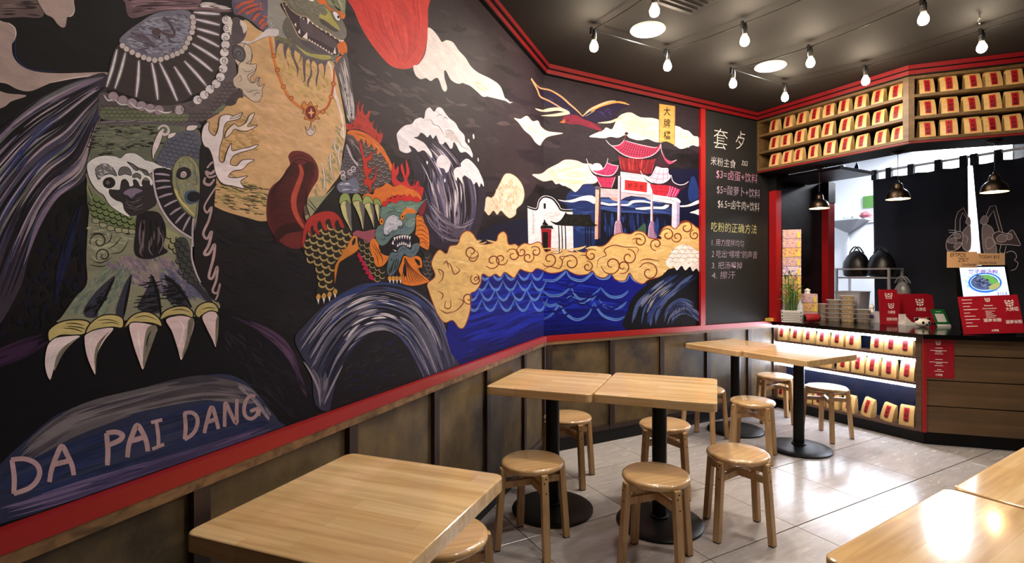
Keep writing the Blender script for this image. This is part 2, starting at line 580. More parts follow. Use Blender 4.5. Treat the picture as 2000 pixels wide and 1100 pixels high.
class Art:
    def __init__(self, name, plane=None, material=None):
        self.name, self.v, self.f, self.c = name, [], [], []
        self.plane, self.material = plane, material
    def tri(self, pts, col, off):
        if self.plane:                       # a picture on some other flat thing
            o = len(self.v)
            self.v += [tuple(self.plane(x, y, off)) for x, y in pts]
            self.f.append(tuple(range(o, o + len(pts))))
            self.c += [col] * len(pts)
            return
        for left in (True, False):
            q = clip(pts, left)
            if len(q) < 3:
                continue
            fn = on_left if left else on_back
            w = [fn(x, y, off) for x, y in q]
            w = trim_to(w, lambda p: p.z - 0.897)
            w = trim_to(w, lambda p: 2.877 - p.z)
            if not left:
                w = trim_to(w, lambda p: 3.654 - p.x)
            if len(w) < 3:
                continue
            o = len(self.v)
            self.v += [tuple(p) for p in w]
            self.f.append(tuple(range(o, o + len(w))))
            self.c += [col] * len(w)
    def build(self, parent):
        me = bpy.data.meshes.new(self.name)
        me.from_pydata(self.v, [], self.f)
        at = me.color_attributes.new('Col', 'FLOAT_COLOR', 'CORNER')
        buf = []
        for c in self.c:
            buf += [c[0], c[1], c[2], 1.0]
        at.data.foreach_set('color', buf)
        me.materials.append(self.material or m_paint)
        me.update()
        return link(self.name, me, parent)
ART = []
CUR = [None]
TF = [0.0, 0.0, 1.0]
VIEWS = dict(c1=(0, 0, 2.75), c2=(0, 350, 2.75), c3=(0, 700, 2.75), c4=(450, 0, 2.75), c5=(450, 350, 2.75), c6=(450, 700, 2.75),
             r1=(900, 0, 2.75), r2=(900, 350, 2.75), z1=(460, 0, 5.5), z2=(620, 360, 5.5), z3=(1120, 240, 5.5), z4=(1010, 340, 5.5),
             z5=(160, 280, 5.5), z6=(660, 190, 4.583), z7=(200, 0, 4.583), px=(0, 0, 1))
def view(k):
    TF[:] = VIEWS[k]
def art(name, v=None):
    CUR[0] = Art(name)
    ART.append(CUR[0])
    if v:
        view(v)
def tp(pts):
    return [(TF[0] + x / TF[2], TF[1] + y / TF[2]) for x, y in pts]
def crom(p, closed, n=5):
    """smooth curve through points"""
    m = len(p)
    if m < 3:
        return list(p)
    out = []
    for i in range(m if closed else m - 1):
        a = p[(i - 1) % m] if closed or i > 0 else p[0]
        b, c = p[i], p[(i + 1) % m]
        d = p[(i + 2) % m] if closed or i + 2 < m else p[-1]
        for k in range(n):
            t = k / n
            out.append(tuple(0.5 * (2 * b[j] + (c[j] - a[j]) * t + (2 * a[j] - 5 * b[j] + 4 * c[j] - d[j]) * t * t + (3 * b[j] - a[j] - 3 * c[j] + d[j]) * t ** 3) for j in (0, 1)))
    if not closed:
        out.append(p[-1])
    return out
def area(q):
    return abs(sum(a[0] * b[1] - b[0] * a[1] for a, b in zip(q, q[1:] + q[:1]))) / 2
def bbox(q):
    return (min(p[0] for p in q), min(p[1] for p in q), max(p[0] for p in q), max(p[1] for p in q))
def fill(q, col, off=None):
    tris = [[q[i] for i in t] for t in tessellate_polygon([[Vector((x, y, 0)) for x, y in q]])]
    cx = sum(x for x, y in q) / len(q); cy = sum(y for x, y in q) / len(q)
    pc = pigment(col, cx, cy)
    o = coat([bbox(t) for t in tris])
    for t in tris:
        CUR[0].tri(t, pc, o)
def nxt():
    return None
def P(col, pts, sm=1, line=None, lw_=3.0):
    """filled shape; line = outline colour"""
    q = tp(pts)
    if sm:
        q = crom(q, True, 5)
    fill(q, col, nxt())
    if line:
        ribbon(q + [q[0]], line, [lw_ / TF[2]] * (len(q) + 1), nxt())
def ribbon(q, col, w, off):
    L_, R_ = [], []
    n = len(q)
    for i, p in enumerate(q):
        a, b = q[max(i - 1, 0)], q[min(i + 1, n - 1)]
        dx, dy = b[0] - a[0], b[1] - a[1]
        d = math.hypot(dx, dy) or 1
        h = w[i] / 2
        L_.append((p[0] - dy / d * h, p[1] + dx / d * h)); R_.append((p[0] + dy / d * h, p[1] - dx / d * h))
    pc = pigment(col, q[n // 2][0], q[n // 2][1])
    off = coat([bbox([L_[i], L_[i + 1], R_[i], R_[i + 1]]) for i in range(n - 1)])
    for i in range(n - 1):
        CUR[0].tri([L_[i], L_[i + 1], R_[i + 1]], pc, off)
        CUR[0].tri([L_[i], R_[i + 1], R_[i]], pc, off)
def S(col, w, *lines, t=0.75, sm=1, off=None):
    """brush strokes, thinning towards both ends by t"""
    o = off or nxt()
    for pts in lines:
        q = tp(pts)
        if sm:
            q = crom(q, False, 5)
        n = len(q)
        ws = [w / TF[2] * (1 - t * abs(2 * i / max(1, n - 1) - 1) ** 2) for i in range(n)]
        ribbon(q, col, ws, o)
def lerp_curve(A, B, u):
    n = max(len(A), len(B))
    def sample(C, k):
        x = k * (len(C) - 1) / (n - 1); i = min(int(x), len(C) - 2); f = x - i
        return (C[i][0] + (C[i + 1][0] - C[i][0]) * f, C[i][1] + (C[i + 1][1] - C[i][1]) * f)
    return [tuple(sample(A, k)[j] * (1 - u) + sample(B, k)[j] * u for j in (0, 1)) for k in range(n)]
def STREAK(cols, w, A, B, n, frag=0.6, t=0.9, seed=1):
    """n brush streaks running along the two guide curves, broken into pieces"""
    rd = random.Random(seed)
    A2, B2 = crom(tp(A), False, 6), crom(tp(B), False, 6)
    o = nxt()
    for k in range(n):
        u = rd.random()
        q = lerp_curve(A2, B2, u)
        m = len(q)
        l = max(4, int(m * rd.uniform(0.25, frag)))
        s = rd.randint(0, max(0, m - l))
        q = q[s:s + l]
        ww = w / TF[2] * rd.uniform(0.4, 1.3)
        ribbon(q, rd.choice(cols), [ww * (1 - t * abs(2 * i / (len(q) - 1) - 1) ** 2) for i in range(len(q))], None)
def inside(p, q):
    c = False
    for i in range(len(q)):
        a, b = q[i], q[i - 1]
        if (a[1] > p[1]) != (b[1] > p[1]) and p[0] < (b[0] - a[0]) * (p[1] - a[1]) / (b[1] - a[1]) + a[0]:
            c = not c
    return c
def SCALES(col, w, region, dx, dy, ang=0.0, shape=0.6, jit=0.1, up=1):
    """rows of U shaped scales inside a region"""
    q = crom(region, True, 4)
    cx = sum(p[0] for p in q) / len(q); cy = sum(p[1] for p in q) / len(q)
    r = max(math.hypot(p[0] - cx, p[1] - cy) for p in q)
    ca, sa = math.cos(ang), math.sin(ang)
    rd = random.Random(3)
    o = nxt()
    j = 0
    y = -r
    while y < r:
        x = -r + (dx / 2 if j % 2 else 0)
        while x < r:
            X, Y = cx + x * ca - y * sa, cy + x * sa + y * ca
            if inside((X, Y), q):
                pts = []
                for k in range(5):
                    a = math.pi * k / 4
                    u, v = -math.cos(a) * dx / 2, math.sin(a) * dy * shape * up
                    u += rd.uniform(-jit, jit) * dx * 0.5
                    pts.append((X + u * ca - v * sa, Y + u * sa + v * ca))
                S(col, w, pts, t=0.6, off=o)
            x += dx
        y += dy
        j += 1
def DASH(col, w, region, n, length, ang, spread=0.3, seed=2):
    rd = random.Random(seed)
    q = crom(region, True, 4)
    x0, x1 = min(p[0] for p in q), max(p[0] for p in q)
    y0, y1 = min(p[1] for p in q), max(p[1] for p in q)
    o = nxt()
    k = 0
    while k < n:
        p = (rd.uniform(x0, x1), rd.uniform(y0, y1))
        k += 1
        if not inside(p, q):
            continue
        a = ang + rd.uniform(-spread, spread)
        l = length * rd.uniform(0.5, 1.2)
        S(col, w, [(p[0] - math.cos(a) * l / 2, p[1] - math.sin(a) * l / 2), (p[0], p[1] + l * 0.06), (p[0] + math.cos(a) * l / 2, p[1] + math.sin(a) * l / 2)], off=o)
def SPOT(cols, n, region, rx, ry, seed=4, ang=0.0):
    """mottling: many small tapering brush dabs"""
    rd = random.Random(seed)
    q = crom(region, True, 4)
    x0, x1 = min(p[0] for p in q), max(p[0] for p in q)
    y0, y1 = min(p[1] for p in q), max(p[1] for p in q)
    o = nxt()
    for k in range(n * 4):
        p = (rd.uniform(x0, x1), rd.uniform(y0, y1))
        if not inside(p, q):
            continue
        a = ang + rd.uniform(-0.35, 0.35)
        l, h = rx * rd.uniform(0.4, 1.1), ry * rd.uniform(0.2, 0.6)
        bend = rd.uniform(-0.15, 0.15) * l
        u = (math.cos(a), math.sin(a))
        if not (inside((p[0] + u[0] * l * 0.5, p[1] + u[1] * l * 0.5), q) and inside((p[0] - u[0] * l * 0.5, p[1] - u[1] * l * 0.5), q)):
            continue
        pts = []
        for t, w in ((-1, 0), (-0.5, 0.75), (0.1, 1), (0.6, 0.7), (1, 0), (0.6, -0.7), (0.1, -1), (-0.5, -0.75)):
            x, y = t * l / 2, w * h / 2 + bend * (1 - t * t)
            pts.append((p[0] + x * u[0] - y * u[1], p[1] + x * u[1] + y * u[0]))
        fill(tp(pts), rd.choice(cols))
def GLY(col, s, x0, y0, x1, y1, thin=0.0, slope=0.0):
    """written characters fitted to a box (left, top, right, bottom)"""
    vs, fs = glyphs(s, thin)
    q = tp([(x0 + (x1 - x0) * u, y1 + (y0 - y1) * w + slope * (x1 - x0) * u) for u, w in vs])
    o = coat([bbox(q)])
    pc = pigment(col, q[0][0], q[0][1])
    for f in fs:
        CUR[0].tri([q[i] for i in f], pc, o)
def CURL(col, w, c, r, turns=1.3, a0=0.0, d=1):
    pts = []
    n = 14
    for i in range(n + 1):
        a = a0 + d * turns * 2 * math.pi * i / n
        rr = r * (1 - 0.8 * i / n)
        pts.append((c[0] + rr * math.cos(a), c[1] + rr * math.sin(a)))
    S(col, w, pts, t=0.4)

# ---- night sky of the left half; paler purple-grey also stands in for lamp sheen
art('painted_night_sky_sheen', 'px')
P((52, 42, 46), [(640, -60), (900, -60), (1060, 130), (1060, 330), (990, 420), (930, 400), (860, 330), (760, 300), (690, 250)])  # lighter base coat, sheen on the wall included in its colour
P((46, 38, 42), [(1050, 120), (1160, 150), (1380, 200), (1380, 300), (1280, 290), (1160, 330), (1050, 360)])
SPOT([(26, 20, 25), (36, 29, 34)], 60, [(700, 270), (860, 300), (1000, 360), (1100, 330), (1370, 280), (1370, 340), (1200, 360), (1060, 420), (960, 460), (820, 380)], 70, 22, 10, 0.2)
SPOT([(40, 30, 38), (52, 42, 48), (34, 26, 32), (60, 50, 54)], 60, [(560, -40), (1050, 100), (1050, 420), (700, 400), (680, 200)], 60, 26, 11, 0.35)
SPOT([(78, 64, 66), (70, 58, 64), (88, 74, 74)], 26, [(690, 90), (800, 160), (930, 190), (1000, 250), (900, 260), (760, 240), (700, 190)], 46, 16, 12, 0.3)  # palest dabs: sheen from the lamps painted into the sky
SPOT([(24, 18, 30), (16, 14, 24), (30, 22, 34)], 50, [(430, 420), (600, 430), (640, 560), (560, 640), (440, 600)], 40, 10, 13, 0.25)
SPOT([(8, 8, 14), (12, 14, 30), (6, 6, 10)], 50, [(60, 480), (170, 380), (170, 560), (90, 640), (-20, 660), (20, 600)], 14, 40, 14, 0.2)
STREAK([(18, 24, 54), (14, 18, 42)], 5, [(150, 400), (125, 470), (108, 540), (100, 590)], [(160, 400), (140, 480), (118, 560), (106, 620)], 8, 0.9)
# pale clouds at the upper left
art('painted_cloud', 'c1')
P((96, 82, 78), [(-60, 30), (60, -30), (205, -30), (235, 60), (215, 95), (120, 92), (-60, 95)])
STREAK([(60, 50, 50), (120, 104, 98), (40, 34, 36)], 9, [(-60, 20), (80, 10), (215, 10)], [(-60, 85), (90, 80), (215, 90)], 14)
P((168, 152, 140), [(200, -40), (380, -40), (398, 20), (402, 60), (385, 88), (362, 92), (352, 142), (330, 148), (305, 128), (280, 96), (235, 66)], line=(60, 50, 48), lw_=4)
S((205, 192, 182), 6, [(362, 90), (385, 84), (398, 55), (392, 5)])
art('painted_cloud', 'c1')
P((157, 141, 130), [(-60, 118), (20, 118), (62, 132), (82, 160), (84, 195), (64, 232), (70, 300), (112, 352), (190, 384), (330, 394), (560, 388), (578, 402), (430, 418), (290, 440), (170, 488), (100, 482), (40, 452), (-60, 400)])
S((200, 186, 176), 6, [(45, 122), (78, 150), (84, 192), (66, 232)], [(270, 445), (400, 418), (500, 404)])
S((30, 40, 78), 7, [(86, 205), (80, 240), (92, 320), (160, 372), (300, 386)])
P((150, 134, 124), [(-60, 480), (40, 502), (142, 514), (60, 545), (20, 575), (-60, 590)])
# sweeping wave-like mane at far left
art('painted_mane', 'c1')
P((50, 44, 54), [(575, 402), (430, 428), (280, 492), (150, 568), (0, 690), (-160, 860), (-300, 1100), (-300, 1800), (-60, 1800), (100, 1562), (150, 1392), (215, 1212), (300, 1070), (455, 962), (500, 780), (545, 610)])
GA = [(570, 404), (430, 436), (280, 500), (150, 580), (0, 700), (-200, 930), (-330, 1300)]
GB = [(545, 605), (500, 780), (440, 960), (300, 1075), (215, 1215), (150, 1395), (60, 1640)]
STREAK([(112, 100, 116), (84, 80, 94), (64, 62, 76), (130, 118, 116), (36, 30, 38), (50, 56, 84), (92, 96, 92), (22, 18, 24), (142, 130, 134), (70, 74, 66)], 26, GA, GB, 120, 0.75, seed=5)
STREAK([(14, 12, 16), (150, 138, 142), (20, 18, 22)], 10, GA, GB, 46, 0.5, seed=6)
STREAK([(44, 50, 88), (54, 60, 92)], 16, [(300, 620), (150, 740), (60, 860), (-60, 1000)], [(330, 660), (200, 780), (100, 900), (0, 1040)], 6, 0.9, seed=8)

art('painted_dark_hill', 'px')
P((12, 10, 16), [(430, 600), (500, 640), (570, 690), (600, 760), (630, 800), (560, 835), (400, 900), (200, 980), (0, 1060), (-80, 1080), (-80, 720), (90, 640), (300, 640)])
STREAK([(60, 40, 66), (48, 34, 56), (84, 64, 84)], 8, [(430, 602), (500, 632), (560, 672), (590, 740)], [(432, 616), (505, 650), (565, 700), (600, 780)], 22, 0.6, seed=91)
STREAK([(48, 28, 52), (36, 22, 42)], 10, [(-40, 700), (40, 668), (95, 645)], [(-40, 730), (40, 700), (100, 668)], 14, 0.8, seed=92)
SPOT([(26, 22, 30), (20, 16, 24), (34, 30, 38)], 50, [(440, 640), (560, 700), (620, 800), (540, 830), (480, 760), (440, 720)], 50, 8, 93, 0.8)

# ---- the large guardian lion
art('painted_lion_body', 'c4')
BEL = [(70, 108), (150, 160), (260, 210), (420, 300), (540, 320), (565, 390), (590, 500), (615, 640), (620, 720), (600, 830), (590, 930), (550, 990), (500, 1055), (430, 1130), (440, 1160), (420, 1175), (395, 1110), (330, 1140), (190, 1188), (90, 1170), (-60, 1122), (-120, 1060), (-130, 900), (-140, 700), (-90, 600), (0, 560), (50, 520), (60, 420), (40, 250)]
P((214, 176, 122), BEL)
SPOT([(220, 180, 134), (214, 176, 122), (224, 184, 138)], 70, [(60, 420), (250, 500), (480, 600), (560, 760), (420, 830), (200, 800), (20, 640)], 70, 34, 21, 0.5)
SPOT([(198, 172, 96), (190, 164, 88), (204, 176, 104)], 60, [(250, 260), (420, 320), (560, 480), (560, 640), (420, 560), (300, 440), (240, 330)], 44, 30, 22, 0.9)
SPOT([(160, 158, 112), (148, 148, 108), (172, 164, 116)], 70, [(560, 640), (612, 700), (600, 860), (560, 980), (470, 1060), (430, 1100), (470, 940), (540, 800)], 40, 24, 23, 1.0)
SPOT([(160, 148, 92), (146, 136, 84), (176, 158, 100)], 80, [(-110, 900), (60, 960), (190, 1020), (200, 1150), (60, 1140), (-90, 1070)], 56, 18, 24, 0.15)
SPOT([(186, 150, 92), (176, 146, 88)], 40, [(-60, 620), (120, 640), (160, 800), (0, 860), (-110, 800)], 50, 24, 25, 0.3)
DASH((70, 62, 40), 6, [(-100, 980), (60, 990), (200, 1010), (190, 1150), (40, 1130), (-90, 1080)], 90, 40, 0.2, 0.15, 26)
# dark strands on lower paw
P((158, 160, 122), [(400, 1070), (500, 1050), (560, 1000), (480, 1100), (430, 1165), (405, 1180)])
S((50, 46, 40), 5, [(410, 1090), (440, 1120), (470, 1150)], [(420, 1070), (450, 1110), (480, 1140)])
# white strands of fur
art('painted_fur_strand', 'c4')
S((238, 228, 212), 12, [(520, 325), (545, 380), (555, 470), (580, 560), (600, 640), (610, 740)], t=0.5)
S((236, 228, 214), 8, [(555, 470), (548, 500), (575, 545)], [(600, 690), (595, 720), (612, 745)])
for pts in ([(590, 900), (580, 830), (592, 780)], [(575, 820), (560, 790), (562, 740)], [(553, 975), (540, 900), (535, 850), (540, 815)], [(535, 870), (510, 840)], [(500, 1040), (505, 960), (490, 870)]):
    art('painted_fur_strand'); S((70, 60, 50), 14, pts, t=0.6); S((222, 210, 184), 10, pts, t=0.6)
# neck ruff
art('painted_lion_head', 'z1')
P((150, 150, 138), [(240, -60), (520, -60), (500, 20), (480, 60), (560, 190), (640, 300), (700, 400), (600, 440), (520, 410), (440, 380), (350, 320), (300, 250), (260, 170), (240, 80)])
SPOT([(224, 222, 214), (206, 202, 196), (190, 190, 182)], 120, [(245, -20), (300, 0), (340, 120), (420, 280), (520, 400), (420, 390), (320, 250), (260, 150)], 16, 12, 31)
P((118, 116, 82), [(420, 380), (520, 410), (600, 430), (640, 480), (600, 560), (640, 650), (560, 500), (520, 480), (470, 470), (440, 540), (425, 590), (428, 500)])
# muzzle
P((120, 118, 98), [(480, -60), (860, -60), (1000, 30), (1100, 110), (1150, 220), (1190, 320), (1185, 400), (1140, 430), (1060, 400), (980, 350), (900, 310), (820, 240), (770, 180), (700, 170), (620, 120), (560, 40), (500, 10)])
SPOT([(142, 140, 124), (110, 108, 94), (128, 130, 108), (150, 148, 136)], 90, [(560, 0), (860, -20), (1000, 80), (940, 160), (800, 160), (660, 110)], 34, 18, 32, 0.4)
P((176, 172, 92), [(960, 80), (1010, 120), (1040, 190), (1090, 260), (1120, 320), (1090, 330), (1010, 270), (940, 230), (895, 190), (905, 150), (960, 170), (985, 140)])
P((84, 78, 74), [(900, 200), (960, 220), (1040, 280), (1110, 330), (1060, 340), (980, 290), (920, 250)])
P((126, 122, 112), [(1090, 250), (1140, 260), (1185, 320), (1185, 390), (1140, 425), (1080, 400), (1020, 345), (1110, 340), (1120, 300)])
# mouth
P((66, 52, 56), [(500, 30), (540, 30), (600, 110), (690, 170), (760, 180), (820, 240), (900, 305), (990, 345), (1070, 405), (1130, 440), (1100, 500), (1110, 580), (1070, 605), (1000, 570), (900, 505), (800, 440), (720, 420), (670, 380), (620, 280), (560, 170)], line=(196, 172, 130), lw_=9)
P((92, 80, 82), [(690, 190), (790, 250), (900, 330), (1040, 420), (1090, 470), (1060, 520), (900, 440), (780, 380), (700, 300)])
TE = (246, 240, 230)
for q in ([(765, 190), (800, 215), (775, 262)], [(630, 262), (648, 245), (652, 292)], [(668, 345), (690, 310), (694, 368)], [(716, 402), (768, 345), (772, 424)], [(1048, 572), (1068, 505), (1078, 580)], [(1128, 432), (1166, 430), (1136, 474)], [(520, 90), (532, 88), (528, 110)], [(535, 45), (548, 50), (542, 64)], [(722, 195), (738, 198), (732, 216)], [(692, 180), (708, 184), (700, 200)]):
    P(TE, q, 0)
for k in range(7):
    x, y = 815 + 48 * k, 238 + 31 * k
    P(TE, [(x, y), (x + 22, y + 14), (x + 10, y + 26)], 0)
for k in range(9):
    x, y = 784 + 30 * k, 424 + 18.5 * k
    P(TE, [(x, y + 6), (x + 22, y + 18), (x + 8, y - 8)], 0)
# lower jaw
P((106, 102, 92), [(560, 180), (660, 380), (720, 425), (820, 455), (920, 515), (1010, 575), (1075, 608), (1060, 660), (960, 640), (860, 610), (740, 570), (640, 490), (560, 420), (500, 300)])
SPOT([(150, 152, 96), (160, 158, 100), (130, 130, 84)], 50, [(540, 300), (640, 470), (760, 550), (900, 600), (1020, 610), (1010, 640), (860, 620), (700, 560), (590, 470)], 34, 16, 33, 0.6)
P((90, 84, 88), [(690, 430), (800, 460), (920, 520), (1000, 580), (900, 570), (760, 510)])
P((190, 186, 104), [(650, 500), (760, 565), (880, 585), (1010, 600), (1020, 630), (960, 645), (860, 625), (740, 580)])
SPOT([(130, 146, 122), (120, 136, 116)], 16, [(1010, 610), (1100, 600), (1070, 700), (1030, 690)], 22, 20, 34)
# orange whisker tufts, brows and eye
P((226, 120, 50), [(1098, 470), (1130, 450), (1170, 445), (1195, 500), (1198, 560), (1180, 590), (1140, 590), (1105, 540), (1090, 500)])
P((222, 118, 52), [(1085, 620), (1140, 600), (1145, 620), (1110, 665), (1068, 700), (1080, 660)])
S((150, 66, 26), 4, [(1140, 460), (1180, 560)], [(1120, 470), (1160, 575)], [(1105, 490), (1140, 575)])
P((228, 116, 48), [(870, -20), (960, 0), (990, 60), (1060, 110), (1130, 120), (1180, 150), (1162, 204), (1120, 180), (1080, 130), (1000, 100), (960, 50), (900, 40)])
P((140, 148, 112), [(960, -60), (1160, -60), (1180, 60), (1165, 165), (1140, 130), (1110, 90), (1050, 60), (1000, 40)])
STREAK([(180, 184, 150), (100, 108, 78), (150, 156, 120)], 12, [(980, -40), (1030, 20), (1090, 80)], [(1140, -40), (1160, 50), (1162, 140)], 20, 0.9)
P((246, 244, 238), [(1040, 135), (1070, 122), (1105, 150), (1125, 195), (1112, 226), (1080, 215), (1055, 175)], line=(60, 46, 40), lw_=6)
P((40, 30, 30), [(1090, 175), (1110, 168), (1116, 190), (1100, 198)])
P((246, 240, 232), [(760, -30), (840, -30), (842, 8), (800, 10)])
# beard strands
art('painted_beard', 'z1')
BRD = (98, 90, 92)
for pts in ([(520, 470), (512, 540), (530, 620), (565, 680), (576, 740), (560, 690), (545, 640), (545, 560), (570, 480)],
            [(600, 490), (596, 580), (625, 660), (655, 740), (662, 830), (676, 740), (660, 690), (632, 620), (630, 560), (650, 510)],
            [(650, 520), (690, 580), (690, 640), (660, 690), (700, 640), (712, 570), (690, 530)],
            [(705, 560), (720, 650), (726, 780), (735, 850), (722, 892), (750, 850), (748, 740), (755, 660), (790, 620), (760, 570)],
            [(770, 600), (800, 680), (800, 800), (768, 870), (780, 945), (790, 880), (822, 800), (812, 700), (830, 640)],
            [(830, 640), (868, 690), (876, 770), (858, 860), (870, 928), (880, 850), (896, 770), (890, 700), (930, 670)],
            [(900, 650), (940, 700), (950, 770), (944, 858), (962, 780), (968, 710), (985, 660), (940, 640)],
            [(440, 430), (425, 500), (430, 600), (445, 520), (480, 460), (520, 460)]):
    P(BRD, pts)
P((104, 98, 96), [(600, 440), (700, 530), (860, 620), (1000, 640), (960, 670), (860, 660), (760, 620), (640, 540)])
P((178, 174, 98), [(640, 480), (760, 560), (880, 590), (1010, 606), (1015, 632), (950, 645), (860, 625), (800, 606), (740, 580)])
S((80, 76, 60), 4, [(750, 580), (772, 590)], [(820, 604), (840, 614)], [(870, 618), (890, 626)])
# hair at the back of the head
art('painted_hair', 'c4')
P((98, 90, 90), [(600, 300), (625, 290), (645, 420), (665, 560), (672, 640), (640, 660), (618, 600), (595, 500), (570, 400), (555, 360)])
HA, HB = [(612, 300), (640, 420), (662, 560), (660, 640)], [(570, 370), (596, 480), (618, 600), (636, 655)]
STREAK([(196, 190, 184), (160, 152, 148), (60, 52, 54), (214, 208, 200)], 6, HA, HB, 46, 0.5, seed=9)
for k in range(6):
    CURL((196, 190, 184), 4, (620 + 8 * k, 460 + 34 * k), 12, 1.2, 0.5, 1)
# necklace
art('painted_necklace', 'c4')
S((196, 104, 40), 15, [(212, 200), (225, 280), (250, 380), (290, 480), (330, 540), (395, 590)], t=0.2)
S((226, 140, 66), 6, [(214, 205), (227, 280), (252, 380), (290, 478), (332, 540), (390, 585)], t=0.2)
S((190, 96, 40), 13, [(470, 606), (520, 575), (545, 500), (555, 420), (555, 370)], t=0.2)
for (x, y) in ((232, 300), (250, 375), (283, 465), (325, 527), (495, 600), (540, 520), (552, 450)):
    P((214, 124, 52), [(x - 9, y - 7), (x + 9, y - 9), (x + 11, y + 8), (x - 8, y + 10)], line=(110, 56, 24), lw_=3)
P((206, 130, 60), [(380, 570), (395, 545), (412, 565), (430, 545), (445, 570), (468, 568), (462, 590), (484, 600), (466, 620), (480, 640), (455, 640), (440, 655), (420, 645), (395, 640), (402, 618), (384, 606), (396, 590)], line=(110, 60, 26), lw_=3)
P((128, 40, 44), [(405, 600), (420, 574), (445, 576), (456, 604), (446, 634), (420, 636)], line=(60, 18, 20), lw_=4)
P((240, 180, 120), [(433, 580), (438, 600), (452, 606), (438, 612), (434, 634), (428, 612), (414, 606), (428, 600)], 0)
P((206, 196, 184), [(400, 680), (408, 710), (420, 728), (442, 724), (456, 700), (452, 674), (444, 700), (434, 690), (432, 655), (424, 690), (412, 700)], line=(90, 76, 66), lw_=3)
# shoulder cloth at the top
art('painted_shoulder_cloth', 'z7')
P((112, 88, 92), [(200, -60), (860, -60), (860, 60), (1000, 60), (1160, 100), (1000, 110), (820, 90), (640, 88), (480, 110), (300, 160), (240, 150), (215, 100), (205, 30)])
STREAK([(140, 112, 116), (84, 64, 70), (60, 46, 52), (160, 130, 132)], 18, [(220, 0), (500, 10), (860, 20)], [(230, 130), (480, 90), (860, 70)], 40, 0.6, seed=14)
STREAK([(226, 222, 216), (180, 172, 168)], 12, [(860, 20), (1000, 30), (1150, 60)], [(870, 60), (1010, 80), (1160, 100)], 26, 0.5, seed=15)
P((100, 92, 108), [(1170, 20), (1230, -60), (1460, -60), (1460, 260), (1375, 220), (1290, 160), (1200, 90)])
STREAK([(196, 92, 66), (186, 84, 64), (206, 104, 76)], 34, [(1210, 40), (1300, -30), (1420, -40)], [(1320, 190), (1400, 190), (1500, 240)], 22, 0.8, seed=16)
view('z1')
P((104, 94, 110), [(-20, -40), (240, -40), (262, 120), (340, 250), (352, 292), (300, 330), (250, 300), (170, 230), (60, 170), (-20, 140)])
for pts in ([(0, 90), (80, 40), (200, 10)], [(30, 150), (130, 80), (240, 40)], [(110, 150), (190, 110), (250, 90)], [(190, 220), (230, 160), (262, 160)], [(250, 260), (280, 220), (310, 210)], [(270, 310), (310, 260), (340, 260)]):
    S((196, 92, 66), 34, pts, t=0.4)
for pts in ([(20, 170), (120, 100), (250, 70)], [(160, 210), (220, 140), (262, 120)], [(230, 270), (270, 200), (300, 190)]):
    S((40, 30, 34), 6, pts)
# silvery mane chain along the arm
P((214, 210, 204), [(20, 470), (60, 440), (180, 440), (290, 350), (350, 310), (460, 320), (440, 390), (340, 390), (240, 430), (140, 470), (40, 480)])
SPOT([(236, 234, 228), (190, 184, 178)], 50, [(30, 465), (200, 430), (350, 320), (440, 330), (420, 380), (300, 390), (120, 470)], 14, 8, 35, -0.4)
S((50, 40, 36), 4, [(30, 472), (140, 472), (240, 434), (340, 392), (440, 388)])

# ---- shoulder fan and arm
art('painted_shoulder_fan', 'z7')
# scaled upper arm under the fan
P((92, 84, 84), [(1170, 160), (1260, 200), (1240, 360), (1180, 420), (1190, 560), (1210, 760), (1200, 860), (1100, 960), (1000, 1040), (880, 1090), (720, 1110), (500, 1100), (200, 1080), (-20, 1060), (-30, 900), (20, 830), (500, 940), (900, 860), (1100, 600), (1130, 300)])
P((104, 112, 84), [(20, 960), (300, 980), (560, 1010), (760, 1030), (720, 1100), (500, 1095), (120, 1075), (-10, 1050)])
SCALES((38, 32, 32), 5, [(0, 930), (300, 960), (600, 1020), (900, 960), (1040, 800), (1130, 700), (1190, 780), (1080, 960), (900, 1070), (600, 1090), (200, 1075), (0, 1040)], 46, 34, 0.0)
P((58, 50, 48), [(110, 440), (180, 400), (400, 520), (560, 540), (700, 470), (790, 380), (815, 260), (800, 100), (1060, 120), (1050, 300), (1055, 540), (960, 760), (800, 860), (640, 940), (460, 930), (240, 860), (100, 810), (30, 790), (60, 600)])
for a, b in (((130, 440), (35, 780)), ((205, 470), (110, 795)), ((325, 540), (300, 870)), ((440, 560), (495, 895)), ((510, 560), (670, 905)), ((640, 595), (795, 850)), ((730, 545), (930, 770)), ((770, 470), (985, 640)), ((800, 390), (1040, 540)), ((845, 320), (1045, 420)), ((840, 255), (1045, 315)), ((820, 170), (1050, 225)), ((815, 110), (1050, 128))):
    mid = ((a[0] + b[0]) / 2 + 6, (a[1] + b[1]) / 2)
    S((96, 88, 96), 44, [a, mid, b], t=0.3); S((216, 212, 210), 22, [a, mid, b], t=0.75)
# grey lobe of the fan
P((118, 118, 128), [(150, 370), (200, 300), (320, 210), (470, 120), (640, 92), (770, 98), (805, 170), (815, 260), (780, 350), (750, 440), (690, 480), (600, 530), (480, 545), (340, 500), (220, 460)])
SPOT([(146, 150, 160), (132, 134, 144), (100, 98, 108), (92, 84, 96), (150, 154, 162)], 120, [(190, 360), (330, 220), (500, 130), (700, 110), (790, 200), (760, 380), (620, 490), (420, 490), (260, 440)], 90, 40, 41, 0.2)
STREAK([(84, 76, 82), (96, 88, 94)], 24, [(230, 330), (340, 380), (480, 440)], [(250, 290), (380, 330), (520, 400)], 10, 0.9)
S((84, 72, 74), 26, [(550, 150), (590, 200), (630, 260), (640, 310), (600, 325), (540, 290), (490, 265)], t=0.4)
P((80, 68, 70), [(440, 280), (460, 255), (500, 252), (520, 290), (500, 330), (530, 360), (480, 320), (450, 310)])
